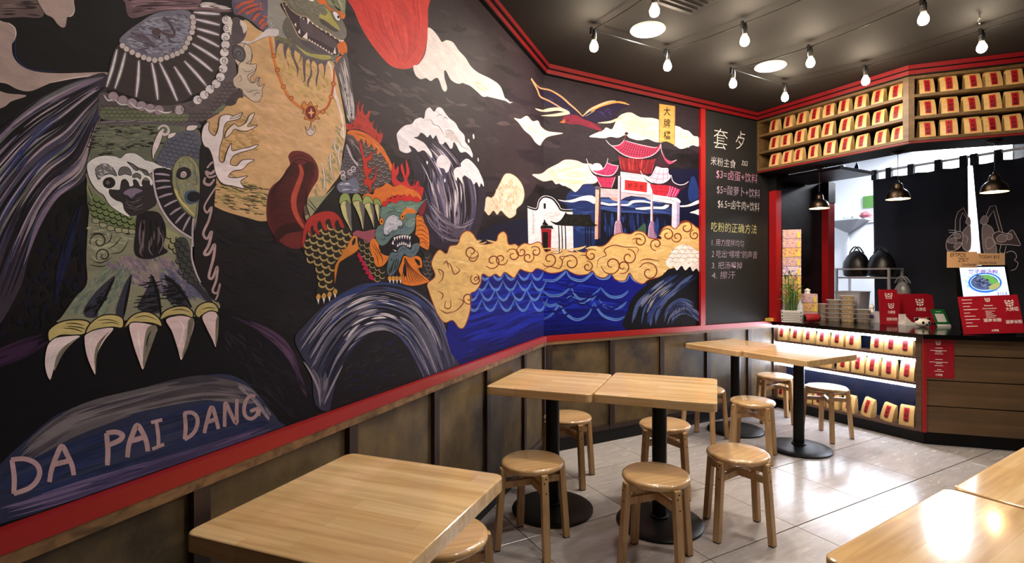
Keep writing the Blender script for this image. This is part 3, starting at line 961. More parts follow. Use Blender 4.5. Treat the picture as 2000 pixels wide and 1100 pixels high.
P((20, 14, 14), [(500, 325), (515, 325), (512, 342), (500, 340)])
# scalloped lace edges
def scallop(pts, r, c1, c2, w=10):
    q = crom(pts, False, 6)
    acc, last = 0, q[0]
    for p in q[1:]:
        acc += math.hypot(p[0] - last[0], p[1] - last[1]); last = p
        if acc >= r * 1.7:
            acc = 0
            P(c1, [(p[0] + r * math.cos(a), p[1] + r * math.sin(a)) for a in [i * math.pi / 4 for i in range(8)]], 1, c2, w * 0.35)
scallop([(150, 375), (200, 430), (300, 485), (400, 525), (480, 540), (560, 520), (640, 490), (720, 450), (765, 370), (800, 290), (812, 200), (795, 120)], 26, (198, 190, 182), (80, 66, 62))
scallop([(10, 830), (80, 860), (180, 900), (280, 930), (380, 960), (470, 985), (560, 985)], 46, (150, 136, 140), (62, 50, 52))
S((222, 214, 208), 12, [(10, 850), (50, 900), (90, 890)], [(110, 890), (160, 935), (230, 935)], [(240, 910), (300, 965), (360, 960)], [(370, 965), (420, 995), (480, 985)], [(490, 985), (560, 1010), (620, 1000)])
scallop([(610, 980), (700, 985), (760, 980)], 44, (176, 168, 168), (62, 50, 52))
scallop([(790, 940), (850, 895), (910, 850), (960, 800), (1010, 760), (1050, 700), (1075, 640), (1085, 560), (1090, 470), (1100, 400), (1100, 330), (1120, 240), (1100, 160)], 40, (222, 218, 212), (70, 58, 56))
for (x, y) in ((640, 975), (725, 975), (805, 935), (870, 890), (940, 840), (990, 775), (1045, 710), (1060, 630), (1090, 545), (1100, 440), (1105, 340), (1110, 250), (1105, 165)):
    CURL((60, 50, 50), 6, (x, y), 26, 1.3, 0.6)
P((226, 220, 206), [(1140, 150), (1165, 210), (1180, 250), (1160, 310), (1140, 300), (1120, 200)])
# ornate silver swirls at the chest
art('painted_chest_ornament', 'z7')
P((84, 76, 78), [(1175, 170), (1240, 185), (1290, 260), (1260, 360), (1190, 390), (1150, 330)])
P((220, 210, 190), [(1235, 180), (1280, 205), (1292, 260), (1265, 300), (1250, 250), (1232, 215)])
P((202, 186, 160), [(1200, 400), (1280, 390), (1320, 440), (1340, 500), (1320, 580), (1300, 600), (1370, 580), (1368, 640), (1320, 700), (1345, 740), (1390, 690), (1400, 760), (1380, 860), (1365, 905), (1320, 880), (1260, 850), (1240, 800), (1190, 790), (1185, 720), (1210, 660), (1215, 600), (1180, 520)], line=(70, 56, 48), lw_=5)
view('z1')
P((206, 190, 164), [(90, 480), (150, 500), (172, 570), (160, 650), (110, 680), (180, 690), (220, 690), (205, 760), (130, 810), (150, 880), (200, 890), (240, 850), (260, 835), (230, 900), (260, 930), (310, 900), (280, 970), (290, 990), (260, 1080), (200, 1095), (130, 1050), (80, 1000), (60, 960), (-10, 930), (-30, 850), (20, 790), (30, 700), (70, 640)], line=(64, 52, 46), lw_=6)
S((70, 56, 50), 6, [(70, 740), (110, 770), (170, 760), (200, 730)], [(20, 850), (50, 810), (60, 860), (30, 880)], [(100, 960), (140, 990), (190, 970), (270, 975)], [(190, 1040), (220, 1000), (270, 1000)])
P((84, 80, 82), [(-30, 500), (40, 490), (92, 540), (104, 610), (70, 665), (20, 650), (-30, 600)], line=(40, 34, 34), lw_=6)
P((112, 108, 110), [(-10, 530), (40, 520), (75, 570), (80, 620), (40, 640), (0, 600)])
CURL((40, 34, 36), 10, (36, 580), 44, 1.4, 0.2)
view('z7')
P((70, 62, 64), [(1100, 920), (1150, 850), (1230, 800), (1260, 870), (1210, 880), (1190, 930), (1130, 950)])
P((112, 116, 92), [(980, 1020), (1060, 950), (1095, 940), (1080, 990), (1020, 1010)])

# ---- the arm down to the great paw
art('painted_arm', 'c1')
P((98, 104, 84), [(520, 670), (600, 655), (900, 660), (1050, 690), (1080, 760), (1080, 960), (1075, 1100), (1060, 1180), (820, 1200), (560, 1240), (480, 1140), (465, 1000), (480, 840)])
P((88, 84, 84), [(530, 655), (640, 645), (900, 655), (1060, 660), (1060, 690), (900, 672), (660, 668), (530, 672)])
S((176, 158, 156), 8, [(540, 658), (620, 650)], [(640, 654), (720, 648)], [(740, 656), (830, 650)])
DASH((36, 36, 30), 9, [(520, 690), (840, 680), (830, 800), (640, 810), (500, 830)], 80, 54, 0.1, 0.2, 42)
SPOT([(110, 116, 96), (86, 92, 76), (120, 126, 100)], 60, [(520, 690), (840, 680), (830, 800), (640, 810), (500, 830)], 80, 16, 43, 0.0)
view('c2')
ARM = [(465, 0), (500, -40), (840, -40), (1040, -20), (1062, 190), (1040, 300), (1030, 430), (1080, 560), (1165, 650), (1170, 700), (1040, 740), (860, 750), (660, 760), (460, 790), (310, 770), (330, 740), (400, 640), (465, 560), (462, 420), (475, 200), (490, 100)]
P((126, 128, 104), ARM)
SPOT([(138, 142, 112), (116, 124, 100), (150, 152, 120)], 80, [(480, 220), (720, 250), (720, 330), (560, 420), (475, 440)], 60, 26, 44, 0.3)
SPOT([(138, 122, 128), (150, 134, 134), (122, 108, 120), (104, 96, 112)], 110, [(560, 430), (720, 400), (900, 400), (960, 470), (1040, 560), (1120, 640), (900, 640), (700, 560), (560, 480)], 70, 30, 45, 0.9)
SPOT([(108, 122, 104), (120, 132, 110), (96, 108, 96)], 90, [(330, 740), (480, 560), (560, 470), (720, 470), (620, 720), (470, 740)], 70, 30, 46, 2.2)
SPOT([(92, 94, 118), (80, 82, 104), (106, 106, 126)], 70, [(860, 480), (980, 480), (1100, 600), (1130, 650), (1000, 660), (900, 640)], 70, 26, 47, 0.8)
P((128, 134, 96), [(470, 20), (490, 80), (510, 140), (490, 110), (465, 60)])
S((60, 64, 48), 7, [(470, 30), (490, 80), (505, 120)], [(480, 10), (505, 70)])
P((104, 120, 76), [(505, 75), (560, 120), (640, 180), (730, 215), (720, 285), (620, 255), (540, 230), (490, 190), (490, 130)])
SCALES((26, 32, 18), 7, [(505, 85), (600, 160), (730, 220), (720, 285), (620, 255), (500, 190)], 36, 26, 0.35)
for (x, y) in ((512, 222), (552, 246), (592, 262), (635, 272), (672, 276), (708, 280)):
    P((146, 148, 116), [(x - 18, y - 10), (x + 16, y - 8), (x + 20, y + 12), (x - 12, y + 14)], line=(40, 40, 30), lw_=4)
P((150, 152, 110), [(860, 260), (940, 290), (980, 320), (960, 360), (930, 400), (890, 360)])
P((62, 66, 62), [(940, 330), (1000, 320), (1030, 420), (1070, 560), (1110, 620), (1020, 560), (960, 470)])
SCALES((24, 24, 22), 6, [(820, 60), (840, 180), (920, 300), (1000, 330), (1040, 470), (1100, 600), (1040, 560), (960, 480), (930, 380), (880, 300), (830, 160)], 34, 28, 0.8)
CURL((44, 44, 36), 8, (530, 335), 50, 1.2, 2.8); CURL((44, 44, 36), 8, (555, 410), 42, 1.2, 2.6)
S((40, 40, 34), 6, [(480, 300), (520, 290), (570, 300)], [(600, 290), (590, 330), (560, 350)], [(650, 310), (620, 350), (580, 375)], [(690, 330), (650, 390), (590, 400)], [(480, 430), (540, 450), (600, 420)], [(480, 460), (540, 470), (570, 460)])
# shadowed gaps between the toes
for pts in ([(615, 520), (560, 560), (500, 620), (450, 700), (460, 740), (520, 740), (530, 690), (580, 600)], [(705, 510), (670, 560), (640, 640), (620, 720), (660, 740), (680, 680), (690, 590)], [(810, 510), (800, 560), (760, 640), (740, 700), (850, 720), (860, 640), (840, 560)], [(880, 515), (900, 570), (900, 650), (1000, 690), (1025, 680), (980, 590), (930, 540)], [(1020, 560), (1060, 600), (1110, 660), (1140, 650), (1080, 580)]):
    P((48, 48, 58), pts)
DASH((14, 14, 16), 7, [(600, 530), (450, 700), (470, 730), (560, 650)], 60, 40, 2.6, 0.2, 51)
DASH((14, 14, 16), 7, [(800, 520), (740, 690), (830, 720), (850, 600)], 50, 70, -0.15, 0.15, 52)
DASH((14, 14, 16), 7, [(880, 530), (900, 660), (1010, 690), (960, 580)], 50, 70, -0.1, 0.2, 53)
for pts in ([(500, 740), (560, 640), (615, 525)], [(660, 750), (680, 640), (705, 515)], [(865, 760), (850, 640), (815, 520)], [(1030, 690), (960, 590), (885, 520)]):
    S((10, 10, 12), 16, pts, t=0.8)
# dark tassel
P((30, 26, 28), [(735, 190), (780, 172), (850, 180), (885, 240), (890, 300), (875, 360), (900, 390), (850, 415), (800, 430), (740, 420), (718, 380), (725, 290)])
STREAK([(84, 74, 78), (14, 12, 14), (104, 92, 94), (10, 8, 10)], 10, [(745, 200), (735, 300), (740, 400)], [(870, 230), (880, 320), (860, 400)], 34, 0.8, seed=18)
S((110, 98, 100), 7, [(840, 260), (870, 310), (870, 360), (850, 400)], [(800, 330), (800, 380), (820, 410)], [(760, 340), (750, 390), (765, 415)])
# nail rims
art('painted_claws', 'c2')
RIM = (178, 166, 106)
for pts in ([(258, 860), (262, 810), (330, 765), (430, 755), (482, 775), (455, 830), (400, 838), (320, 840), (275, 870)],
            [(460, 830), (480, 780), (540, 735), (610, 728), (655, 745), (662, 780), (650, 800), (600, 795), (520, 806)],
            [(665, 800), (690, 750), (740, 718), (800, 715), (850, 745), (868, 790), (820, 775), (760, 770), (700, 778)],
            [(858, 755), (880, 710), (940, 685), (1000, 685), (1035, 715), (1030, 745), (980, 728), (910, 735)],
            [(1045, 720), (1065, 680), (1110, 660), (1150, 668), (1170, 695), (1168, 715), (1130, 708), (1085, 730), (1065, 745)]):
    P(RIM, pts, line=(30, 26, 18), lw_=7)
S((50, 44, 26), 5, [(350, 775), (400, 775), (450, 785)], [(360, 790), (420, 795), (455, 805)], [(340, 800), (400, 805), (440, 820)], [(520, 760), (580, 755), (640, 770)], [(540, 775), (600, 770), (640, 782)], [(720, 745), (780, 735), (840, 755)], [(920, 705), (970, 700), (1020, 715)], [(1080, 700), (1120, 690), (1155, 695)])
for pts in ([(310, 848), (400, 838), (430, 845), (380, 890), (320, 960), (290, 1020), (270, 1080), (248, 1050), (237, 980), (250, 900), (275, 865)],
            [(460, 832), (520, 806), (610, 800), (560, 870), (520, 950), (512, 1050), (490, 1020), (460, 940), (450, 860)],
            [(692, 780), (760, 770), (842, 795), (830, 850), (800, 930), (767, 1025), (740, 970), (710, 880)],
            [(888, 755), (950, 732), (1000, 735), (1040, 755), (1040, 800), (1010, 890), (972, 975), (950, 910), (920, 820)],
            [(1082, 740), (1120, 710), (1160, 715), (1172, 750), (1172, 820), (1158, 905), (1135, 860), (1105, 800)]):
    P((208, 188, 182), pts, line=(16, 12, 12), lw_=6)
for pts in ([(430, 845), (380, 885), (330, 950), (290, 1030), (300, 960), (340, 900)], [(612, 802), (560, 850), (520, 940), (512, 1040), (505, 950), (530, 870)], [(842, 797), (790, 800), (770, 900), (768, 1010), (800, 930)], [(1040, 760), (1010, 760), (1000, 850), (974, 960), (1010, 890)], [(1172, 735), (1158, 760), (1155, 840), (1158, 895), (1170, 830)]):
    P((112, 110, 92), pts)
S((14, 12, 12), 7, [(400, 870), (350, 930)], [(370, 880), (330, 940)], [(580, 820), (540, 880)], [(560, 840), (530, 900)], [(810, 815), (790, 860), (785, 900)], [(800, 850), (785, 930)], [(1020, 775), (1010, 830)], [(1000, 800), (990, 880)], [(1165, 750), (1162, 800)])
S((232, 220, 216), 6, [(300, 880), (265, 960), (255, 1040)], [(520, 830), (480, 870), (490, 960)], [(740, 800), (745, 880), (765, 980)], [(950, 750), (985, 800), (960, 900)])

# ---- wave emblem and eye fan on the arm
art('painted_emblems', 'z5')
P((46, 42, 44), [(230, 380), (420, 390), (700, 400), (800, 480), (800, 640), (740, 700), (600, 770), (480, 770), (400, 640), (280, 560)])
STREAK([(78, 72, 74), (26, 24, 26), (96, 90, 92)], 9, [(470, 740), (580, 760), (700, 690)], [(460, 560), (540, 600), (680, 560)], 30, 0.7, seed=19)
P((120, 108, 124), [(440, 540), (480, 500), (560, 480), (650, 510), (580, 545), (530, 590), (490, 560)])
S((24, 20, 24), 7, [(530, 490), (528, 590)], [(440, 545), (520, 585)], [(650, 510), (540, 575)])
P((222, 212, 210), [(48, 240), (80, 190), (160, 145), (260, 130), (360, 140), (410, 160), (470, 110), (560, 105), (640, 150), (690, 185), (760, 200), (840, 240), (920, 260), (955, 285), (780, 295), (720, 330), (690, 290), (600, 260), (540, 220), (480, 200), (560, 270), (620, 290), (690, 330), (740, 370), (760, 420), (750, 455), (725, 440), (720, 400), (680, 370), (650, 395), (640, 430), (650, 460), (620, 462), (600, 420), (570, 390), (545, 400), (550, 450), (510, 465), (495, 420), (460, 385), (425, 400), (412, 450), (400, 500), (340, 500), (290, 500), (300, 560), (360, 610), (430, 640), (455, 720), (520, 790), (470, 780), (380, 730), (290, 660), (230, 560), (170, 520), (100, 430), (60, 330)], line=(50, 40, 40), lw_=6)
for pts in ([(145, 270), (200, 225), (270, 225), (330, 270), (370, 350), (300, 330), (220, 350), (175, 390), (145, 330)], [(395, 290), (430, 255), (490, 260), (520, 300), (525, 345), (460, 330), (395, 345)], [(540, 345), (580, 320), (625, 340), (625, 385), (590, 365), (550, 370)], [(500, 205), (550, 230), (600, 285), (570, 290), (530, 250)], [(640, 290), (690, 310), (715, 345), (670, 335)]):
    P((100, 100, 98), pts, line=(24, 22, 22), lw_=7)
P((34, 30, 32), [(220, 420), (250, 375), (310, 365), (350, 400), (350, 450), (300, 485), (240, 470)])
P((88, 84, 82), [(250, 425), (275, 400), (300, 420), (275, 445)])
SPOT([(236, 230, 226), (196, 186, 186)], 60, [(80, 260), (200, 150), (380, 150), (480, 180), (120, 420)], 40, 10, 54, 0.4)
SPOT([(240, 236, 232), (230, 224, 222)], 50, [(440, 140), (560, 120), (760, 220), (900, 270), (700, 270), (520, 190)], 50, 16, 55, 0.4)
# eye fan
P((88, 92, 104), [(800, 200), (860, 60), (960, -80), (1160, -140), (1265, -60), (1262, 180), (1200, 160), (1100, 130), (1020, 180), (970, 260), (900, 260)])
SCALES((28, 28, 34), 6, [(800, 200), (880, 40), (1000, -80), (1200, -120), (1260, 0), (1250, 180), (1100, 120), (960, 250)], 62, 44, 0.2)
P((34, 28, 32), [(770, 285), (955, 290), (960, 420), (1000, 560), (1060, 690), (1140, 770), (1200, 810), (1195, 1010), (1100, 960), (960, 850), (850, 680), (790, 520)])
for a, b in (((780, 330), (940, 345)), ((785, 410), (945, 405)), ((795, 490), (955, 465)), ((820, 585), (970, 540)), ((880, 680), (1020, 610)), ((940, 770), (1060, 690)), ((1000, 860), (1110, 745)), ((1080, 940), (1160, 785)), ((1180, 1000), (1195, 820))):
    S((158, 148, 158), 24, [a, ((a[0] + b[0]) / 2, (a[1] + b[1]) / 2 - 6), b], t=0.5)
S((190, 182, 184), 22, [(755, 280), (770, 440), (800, 580), (860, 720), (950, 850), (1060, 950), (1180, 1020)], t=0.2)
S((176, 166, 172), 20, [(1195, 800), (1185, 900), (1185, 1010), (1190, 1110)], t=0.2)
P((138, 140, 102), [(965, 340), (985, 240), (1040, 160), (1110, 132), (1190, 165), (1250, 260), (1265, 400), (1260, 540), (1230, 680), (1210, 800), (1120, 740), (1040, 640), (980, 500)], line=(40, 40, 34), lw_=6)
SPOT([(112, 124, 116), (126, 134, 116), (150, 148, 104)], 60, [(1000, 300), (1100, 160), (1240, 300), (1240, 480), (1120, 560), (1010, 460)], 50, 40, 56, 1.4)
P((40, 36, 40), [(1005, 340), (1030, 280), (1090, 255), (1150, 275), (1170, 330), (1130, 380), (1060, 390), (1020, 370)])
P((214, 198, 194), [(1055, 340), (1070, 308), (1105, 305), (1120, 340), (1100, 368), (1065, 365)])
CURL((90, 60, 60), 7, (1087, 338), 26, 1.6, 0.3)
P((66, 88, 104), [(1095, 580), (1120, 520), (1200, 505), (1265, 540), (1260, 610), (1200, 650), (1130, 650)])
P((24, 22, 26), [(1125, 580), (1150, 530), (1210, 520), (1262, 545), (1258, 600), (1200, 630), (1150, 620)])
S((50, 48, 42), 6, [(1090, 210), (1090, 160), (1130, 150), (1150, 190), (1180, 210), (1210, 260), (1210, 320), (1230, 380), (1225, 440), (1190, 440), (1200, 480), (1240, 500)], [(1010, 300), (1050, 250), (1040, 210), (1090, 210)], [(1020, 380), (1010, 440), (1040, 500), (1040, 560), (1080, 610), (1110, 660)])
P((196, 186, 118), [(985, 490), (1020, 580), (1070, 650), (1150, 730), (1205, 790), (1195, 760), (1120, 670), (1060, 600), (1010, 500)])
# feathered white wisps beside the eye fan
view('c1')
for pts in ([(820, 860), (815, 800), (835, 740), (860, 700), (870, 730), (850, 790), (830, 830)], [(900, 745), (905, 720), (945, 712), (930, 735)], [(1000, 700), (1010, 675), (1060, 675), (1040, 700)]):
    P((214, 204, 198), pts, line=(50, 40, 40), lw_=3)
CURL((206, 196, 188), 14, (880, 705), 34, 1.2, 3.4)
# dark plait with pale wisps running down beside the arm
art('painted_plait', 'c2')
P((26, 20, 24), [(1075, -180), (1150, -150), (1160, 0), (1150, 140), (1160, 300), (1180, 480), (1185, 620), (1160, 660), (1100, 590), (1050, 500), (1040, 330), (1060, 200), (1072, 60)])
pw = (176, 152, 146)
for pts in ([(1110, -60), (1140, -90), (1160, -60), (1130, -30), (1105, -40), (1120, -10), (1160, -20)], [(1160, 40), (1120, 100), (1095, 150), (1110, 180), (1135, 150), (1120, 220), (1090, 290), (1110, 320), (1135, 280), (1120, 350), (1095, 400), (1120, 400), (1150, 350), (1145, 420), (1120, 520), (1140, 530), (1165, 470), (1160, 540), (1140, 600), (1165, 610), (1180, 560), (1168, 620), (1155, 650)], [(1100, -10), (1095, 20), (1125, 30), (1150, 0)]):
    S(pw, 15, pts, t=0.5)
S((196, 184, 186), 9, [(1030, 320), (1028, 420), (1050, 500), (1075, 555)], t=0.4)
# white flames over the belly
art('painted_white_flames', 'c1')
fl = (232, 222, 216)
for pts in ([(1080, 740), (1090, 680), (1120, 655), (1120, 700), (1150, 730), (1170, 690), (1180, 630), (1220, 615), (1260, 625), (1300, 605), (1280, 640), (1220, 655), (1200, 690), (1195, 740), (1180, 790), (1175, 860), (1200, 870), (1215, 820), (1240, 770), (1245, 810), (1290, 800), (1340, 790), (1385, 775), (1360, 800), (1290, 820), (1250, 840), (1235, 880), (1270, 890), (1300, 860), (1365, 858), (1330, 880), (1300, 910), (1250, 920), (1225, 950), (1270, 955), (1330, 945), (1290, 975), (1310, 1012), (1250, 1000), (1190, 985), (1155, 930), (1140, 850), (1120, 800), (1095, 785)],):
    P(fl, pts, line=(60, 46, 40), lw_=4)
view('c4')
P((226, 210, 186), [(-30, 740), (-20, 700), (20, 665), (40, 680), (80, 660), (100, 620), (128, 608), (110, 650), (90, 680), (145, 672), (100, 700), (60, 705), (20, 695), (0, 720)], line=(70, 54, 44), lw_=4)
P((222, 206, 180), [(0, 632), (40, 612), (62, 604), (40, 628), (0, 640)], line=(70, 54, 44), lw_=3)
# tail-feather fan of the small lion on the belly
art('painted_tail', 'c4')
TAIL = [(195, 1080), (215, 1010), (270, 960), (300, 910), (320, 880), (310, 840), (335, 812), (390, 815), (440, 845), (470, 900), (470, 960), (440, 1010), (420, 1050), (400, 1100), (385, 1160), (400, 1200), (395, 1280), (380, 1330), (330, 1335), (280, 1310), (230, 1260), (195, 1180)]
P((108, 38, 36), TAIL)
mids = [(375, 900), (370, 960), (345, 1040), (345, 1120), (375, 1200), (390, 1240)]
rd = random.Random(6)
o = nxt()
for k in range(44):
    u = k / 43
    m = lerp_curve(mids, mids, 0)
    i = min(int(u * 5), 4); f = u * 5 - i
    c = (mids[i][0] + (mids[i + 1][0] - mids[i][0]) * f, mids[i][1] + (mids[i + 1][1] - mids[i][1]) * f)
    l = 150 if u > 0.3 else 60 + 300 * u
    S((50, 14, 16), 7, [c, (c[0] - l * 0.6, c[1] - 26 + 40 * u), (c[0] - l, c[1] + 14 + 60 * u)], off=o)
    if u < 0.75:
        S((56, 16, 18), 6, [c, (c[0] + 50, c[1] - 30), (c[0] + 88 - 40 * u, c[1] - 4)], off=o)
S((60, 18, 18), 6, [(320, 880), (330, 850), (380, 835), (430, 860)], [(330, 880), (350, 860), (400, 860), (450, 900)])
S((186, 78, 58), 30, [(370, 885), (382, 930), (360, 1000), (340, 1060), (342, 1120), (365, 1180), (395, 1225)], t=0.6)

# ---- red sun and clouds on the left wall
art('painted_red_sun', 'c4')
P((214, 66, 58), [(640, -60), (665, 60), (720, 180), (790, 280), (850, 345), (900, 368), (950, 370), (1005, 345), (1040, 290), (1058, 190), (1060, 60), (1045, -80)])
STREAK([(224, 78, 66), (204, 58, 54), (218, 72, 62), (196, 54, 52)], 14, [(690, -40), (740, 140), (840, 280), (920, 350)], [(1030, -40), (1045, 120), (1010, 260), (930, 350)], 60, 0.6, seed=61)
SPOT([(208, 70, 64), (202, 66, 60)], 20, [(880, 0), (1000, 20), (1030, 120), (960, 160), (900, 80)], 60, 20, 62, 0.5)
art('painted_cloud', 'c4')
W1 = (250, 244, 232)
P(W1, [(1060, 150), (1085, 160), (1115, 195), (1135, 225), (1160, 216), (1195, 228), (1225, 270), (1262, 310), (1290, 355), (1330, 390), (1400, 425), (1450, 465), (1480, 540), (1515, 550), (1420, 528), (1370, 515), (1330, 495), (1300, 460), (1265, 440), (1225, 450), (1185, 430), (1160, 385), (1148, 380), (1150, 420), (1163, 470), (1155, 492), (1138, 480), (1118, 425), (1100, 420), (1075, 435), (1050, 420), (1020, 425), (992, 400), (982, 355), (1010, 345), (1045, 290), (1058, 200)])
view('r1')
P(W1, [(-20, 420), (10, 300), (40, 380), (60, 400), (90, 402), (130, 435), (165, 480), (215, 515), (250, 535), (265, 556), (200, 520), (160, 515), (120, 520), (90, 495), (50, 462), (10, 445)])
SPOT([(240, 220, 180), (244, 228, 196)], 16, [(60, 410), (150, 480), (140, 510), (60, 460)], 60, 16, 63, 0.6)
art('painted_cloud', 'r1')
P((246, 234, 206), [(285, 634), (320, 638), (355, 622), (385, 650), (415, 648), (432, 680), (470, 705), (550, 716), (470, 735), (440, 760), (426, 782), (400, 765), (375, 730), (340, 700), (310, 660)], line=(110, 80, 50), lw_=2)
SPOT([(236, 214, 176), (226, 204, 166)], 20, [(320, 650), (420, 670), (420, 760), (370, 710)], 40, 14, 64, 0.6)
art('painted_cloud', 'r2')
P((244, 228, 194), [(85, 155), (120, 130), (140, 95), (170, 98), (190, 60), (210, 20), (235, -25), (265, -30), (300, -10), (330, 30), (342, 80), (330, 130), (300, 160), (295, 190), (265, 210), (240, 195), (215, 170), (195, 192), (175, 170), (150, 195), (125, 170)], line=(140, 110, 70), lw_=3)
SPOT([(232, 206, 164), (224, 196, 152), (250, 238, 212)], 60, [(150, 130), (240, 0), (320, 60), (310, 150), (240, 180)], 40, 20, 65, 1.2)

# ---- great curling wave
art('painted_great_wave', 'c4')
WB = [(960, 800), (1020, 760), (1020, 720), (1080, 720), (1200, 790), (1300, 850), (1362, 1000), (1368, 1100), (1340, 1220), (1300, 1300), (1240, 1350), (1140, 1340), (1060, 1300), (1030, 1180), (1000, 1000)]
P((48, 40, 54), WB)
STREAK([(92, 84, 104), (130, 122, 138), (30, 24, 34), (66, 60, 84), (160, 152, 160), (24, 20, 28), (78, 74, 106)], 13, [(975, 800), (1040, 920), (1040, 1020), (1090, 1180), (1130, 1300)], [(1130, 730), (1250, 850), (1320, 1000), (1320, 1160), (1250, 1310)], 120, 0.55, seed=66)
STREAK([(206, 200, 206), (226, 222, 224)], 8, [(990, 830), (1050, 950), (1080, 1060), (1110, 1180)], [(1100, 760), (1200, 860), (1260, 1000), (1250, 1160)], 22, 0.35, seed=67)
STREAK([(120, 112, 124), (84, 76, 92), (150, 144, 150)], 12, [(1040, 1140), (1090, 1230), (1180, 1290), (1260, 1290)], [(1080, 1080), (1160, 1160), (1250, 1200), (1320, 1160)], 26, 0.6, seed=68)
view('z6')
WW = (250, 249, 247)
P(WW, [(525, 340), (545, 300), (590, 255), (660, 238), (690, 200), (740, 182), (770, 190), (785, 120), (820, 92), (860, 130), (890, 92), (930, 100), (965, 150), (1000, 190), (1050, 230), (1085, 290), (1130, 340), (1140, 400), (1180, 450), (1205, 510), (1200, 540), (1170, 510), (1140, 490), (1100, 495), (1080, 470), (1060, 430), (1035, 400), (1025, 450), (1005, 460), (985, 430), (960, 400), (940, 420), (915, 415), (895, 380), (875, 340), (850, 370), (825, 335), (800, 360), (770, 330), (740, 318), (715, 350), (680, 360), (720, 380), (770, 410), (810, 460), (840, 510), (838, 545), (800, 500), (760, 475), (720, 490), (690, 460), (650, 435), (635, 440), (655, 480), (620, 500), (580, 492), (550, 470), (540, 420)])
S((80, 60, 50), 5, [(775, 205), (830, 205), (855, 245), (900, 260), (940, 320), (950, 350)], [(955, 305), (1000, 295), (1050, 330)], [(885, 175), (905, 155), (930, 165)], [(940, 195), (960, 180), (985, 200)], [(550, 290), (600, 250), (670, 236)], [(950, 350), (1000, 370), (1030, 400)], [(1060, 360), (1090, 410), (1110, 440), (1160, 470)])
P((224, 218, 210), [(955, 320), (1010, 305), (1060, 350), (1080, 400), (1040, 390), (980, 360)])
for pts in ([(885, 560), (925, 515), (975, 540), (1005, 590), (1000, 630), (985, 665), (965, 675), (950, 640), (910, 630), (885, 600)], [(1035, 660), (1060, 630), (1100, 620), (1100, 590), (1150, 550), (1200, 580), (1250, 640), (1275, 690), (1300, 750), (1305, 800), (1280, 770), (1265, 805), (1240, 760), (1215, 780), (1190, 740), (1150, 710), (1130, 700), (1110, 730), (1118, 775), (1090, 740), (1070, 715), (1060, 750), (1040, 710)], [(1205, 340), (1215, 330), (1222, 360), (1212, 375)], [(1162, 380), (1172, 375), (1178, 400), (1168, 408)], [(1250, 545), (1258, 545), (1260, 570), (1252, 575)], [(950, 735), (960, 730), (962, 755), (952, 760)], [(790, 575), (800, 572), (805, 592), (796, 600)]):
    P(WW, pts)

# ---- the red-maned small lion
art('painted_small_lion_back', 'z6')
P((88, 78, 76), [(80, 330), (160, 340), (300, 420), (400, 500), (470, 640), (490, 740), (380, 790), (300, 850), (230, 870), (170, 830), (180, 640), (150, 480), (90, 400)])
SCALES((140, 128, 122), 9, [(180, 400), (320, 440), (430, 560), (480, 720), (380, 780), (300, 830), (190, 780), (190, 560)], 52, 42, 0.3)
SCALES((46, 38, 38), 7, [(180, 410), (320, 450), (430, 570), (480, 730), (380, 790), (300, 840), (190, 790), (190, 570)], 52, 42, 0.3)
P((66, 58, 62), [(75, 350), (130, 380), (180, 440), (205, 520), (170, 560), (120, 480), (80, 420)])
STREAK([(150, 140, 140), (40, 34, 38), (110, 100, 104)], 8, [(80, 360), (140, 450), (190, 540)], [(120, 370), (180, 450), (210, 530)], 16, 0.8, seed=71)
P((96, 88, 96), [(70, 420), (110, 470), (150, 560), (180, 600), (180, 760), (100, 740), (40, 700), (20, 640), (50, 540)])
SCALES((44, 38, 46), 6, [(70, 430), (150, 570), (180, 600), (180, 700), (100, 650), (50, 600)], 34, 28, 0.2)
P((196, 188, 192), [(75, 420), (100, 460), (130, 540), (175, 590), (182, 620), (150, 590), (110, 530), (85, 470)])
for c in ((45, 680), (50, 715), (110, 670), (140, 640)):
    CURL((220, 214, 214), 8, c, 28, 1.4, 0.8)
P((112, 118, 136), [(20, 760), (100, 740), (160, 720), (190, 840), (120, 860), (20, 850), (-10, 800)])
STREAK([(214, 216, 222), (84, 88, 110), (150, 156, 172)], 12, [(10, 780), (80, 770), (150, 780)], [(20, 840), (100, 830), (180, 830)], 16, 0.8, seed=72)
P((188, 56, 44), [(75, 235), (110, 240), (150, 200), (165, 150), (170, 80), (190, 30), (185, 100), (200, 130), (210, 80), (230, 62), (220, 110), (240, 160), (260, 150), (270, 125), (288, 130), (275, 200), (300, 230), (320, 205), (310, 260), (335, 290), (355, 235), (345, 290), (365, 330), (385, 285), (380, 330), (400, 320), (392, 380), (370, 415), (330, 380), (240, 310), (160, 285), (80, 290)])
DASH((110, 22, 22), 5, [(100, 250), (200, 160), (300, 260), (380, 380), (330, 370), (200, 290)], 50, 40, 1.2, 0.3, 73)
P((222, 118, 44), [(78, 320), (110, 295), (180, 300), (260, 330), (340, 390), (400, 450), (440, 520), (480, 600), (485, 640), (470, 660), (455, 620), (450, 590), (430, 590), (420, 540), (400, 530), (390, 490), (350, 510), (350, 450), (320, 470), (300, 420), (270, 450), (250, 380), (230, 420), (210, 370), (180, 400), (140, 350), (100, 335)])
STREAK([(160, 70, 24), (240, 150, 70)], 5, [(120, 310), (260, 350), (380, 450), (460, 620)], [(110, 330), (240, 380), (350, 460), (440, 600)], 30, 0.35, seed=74)
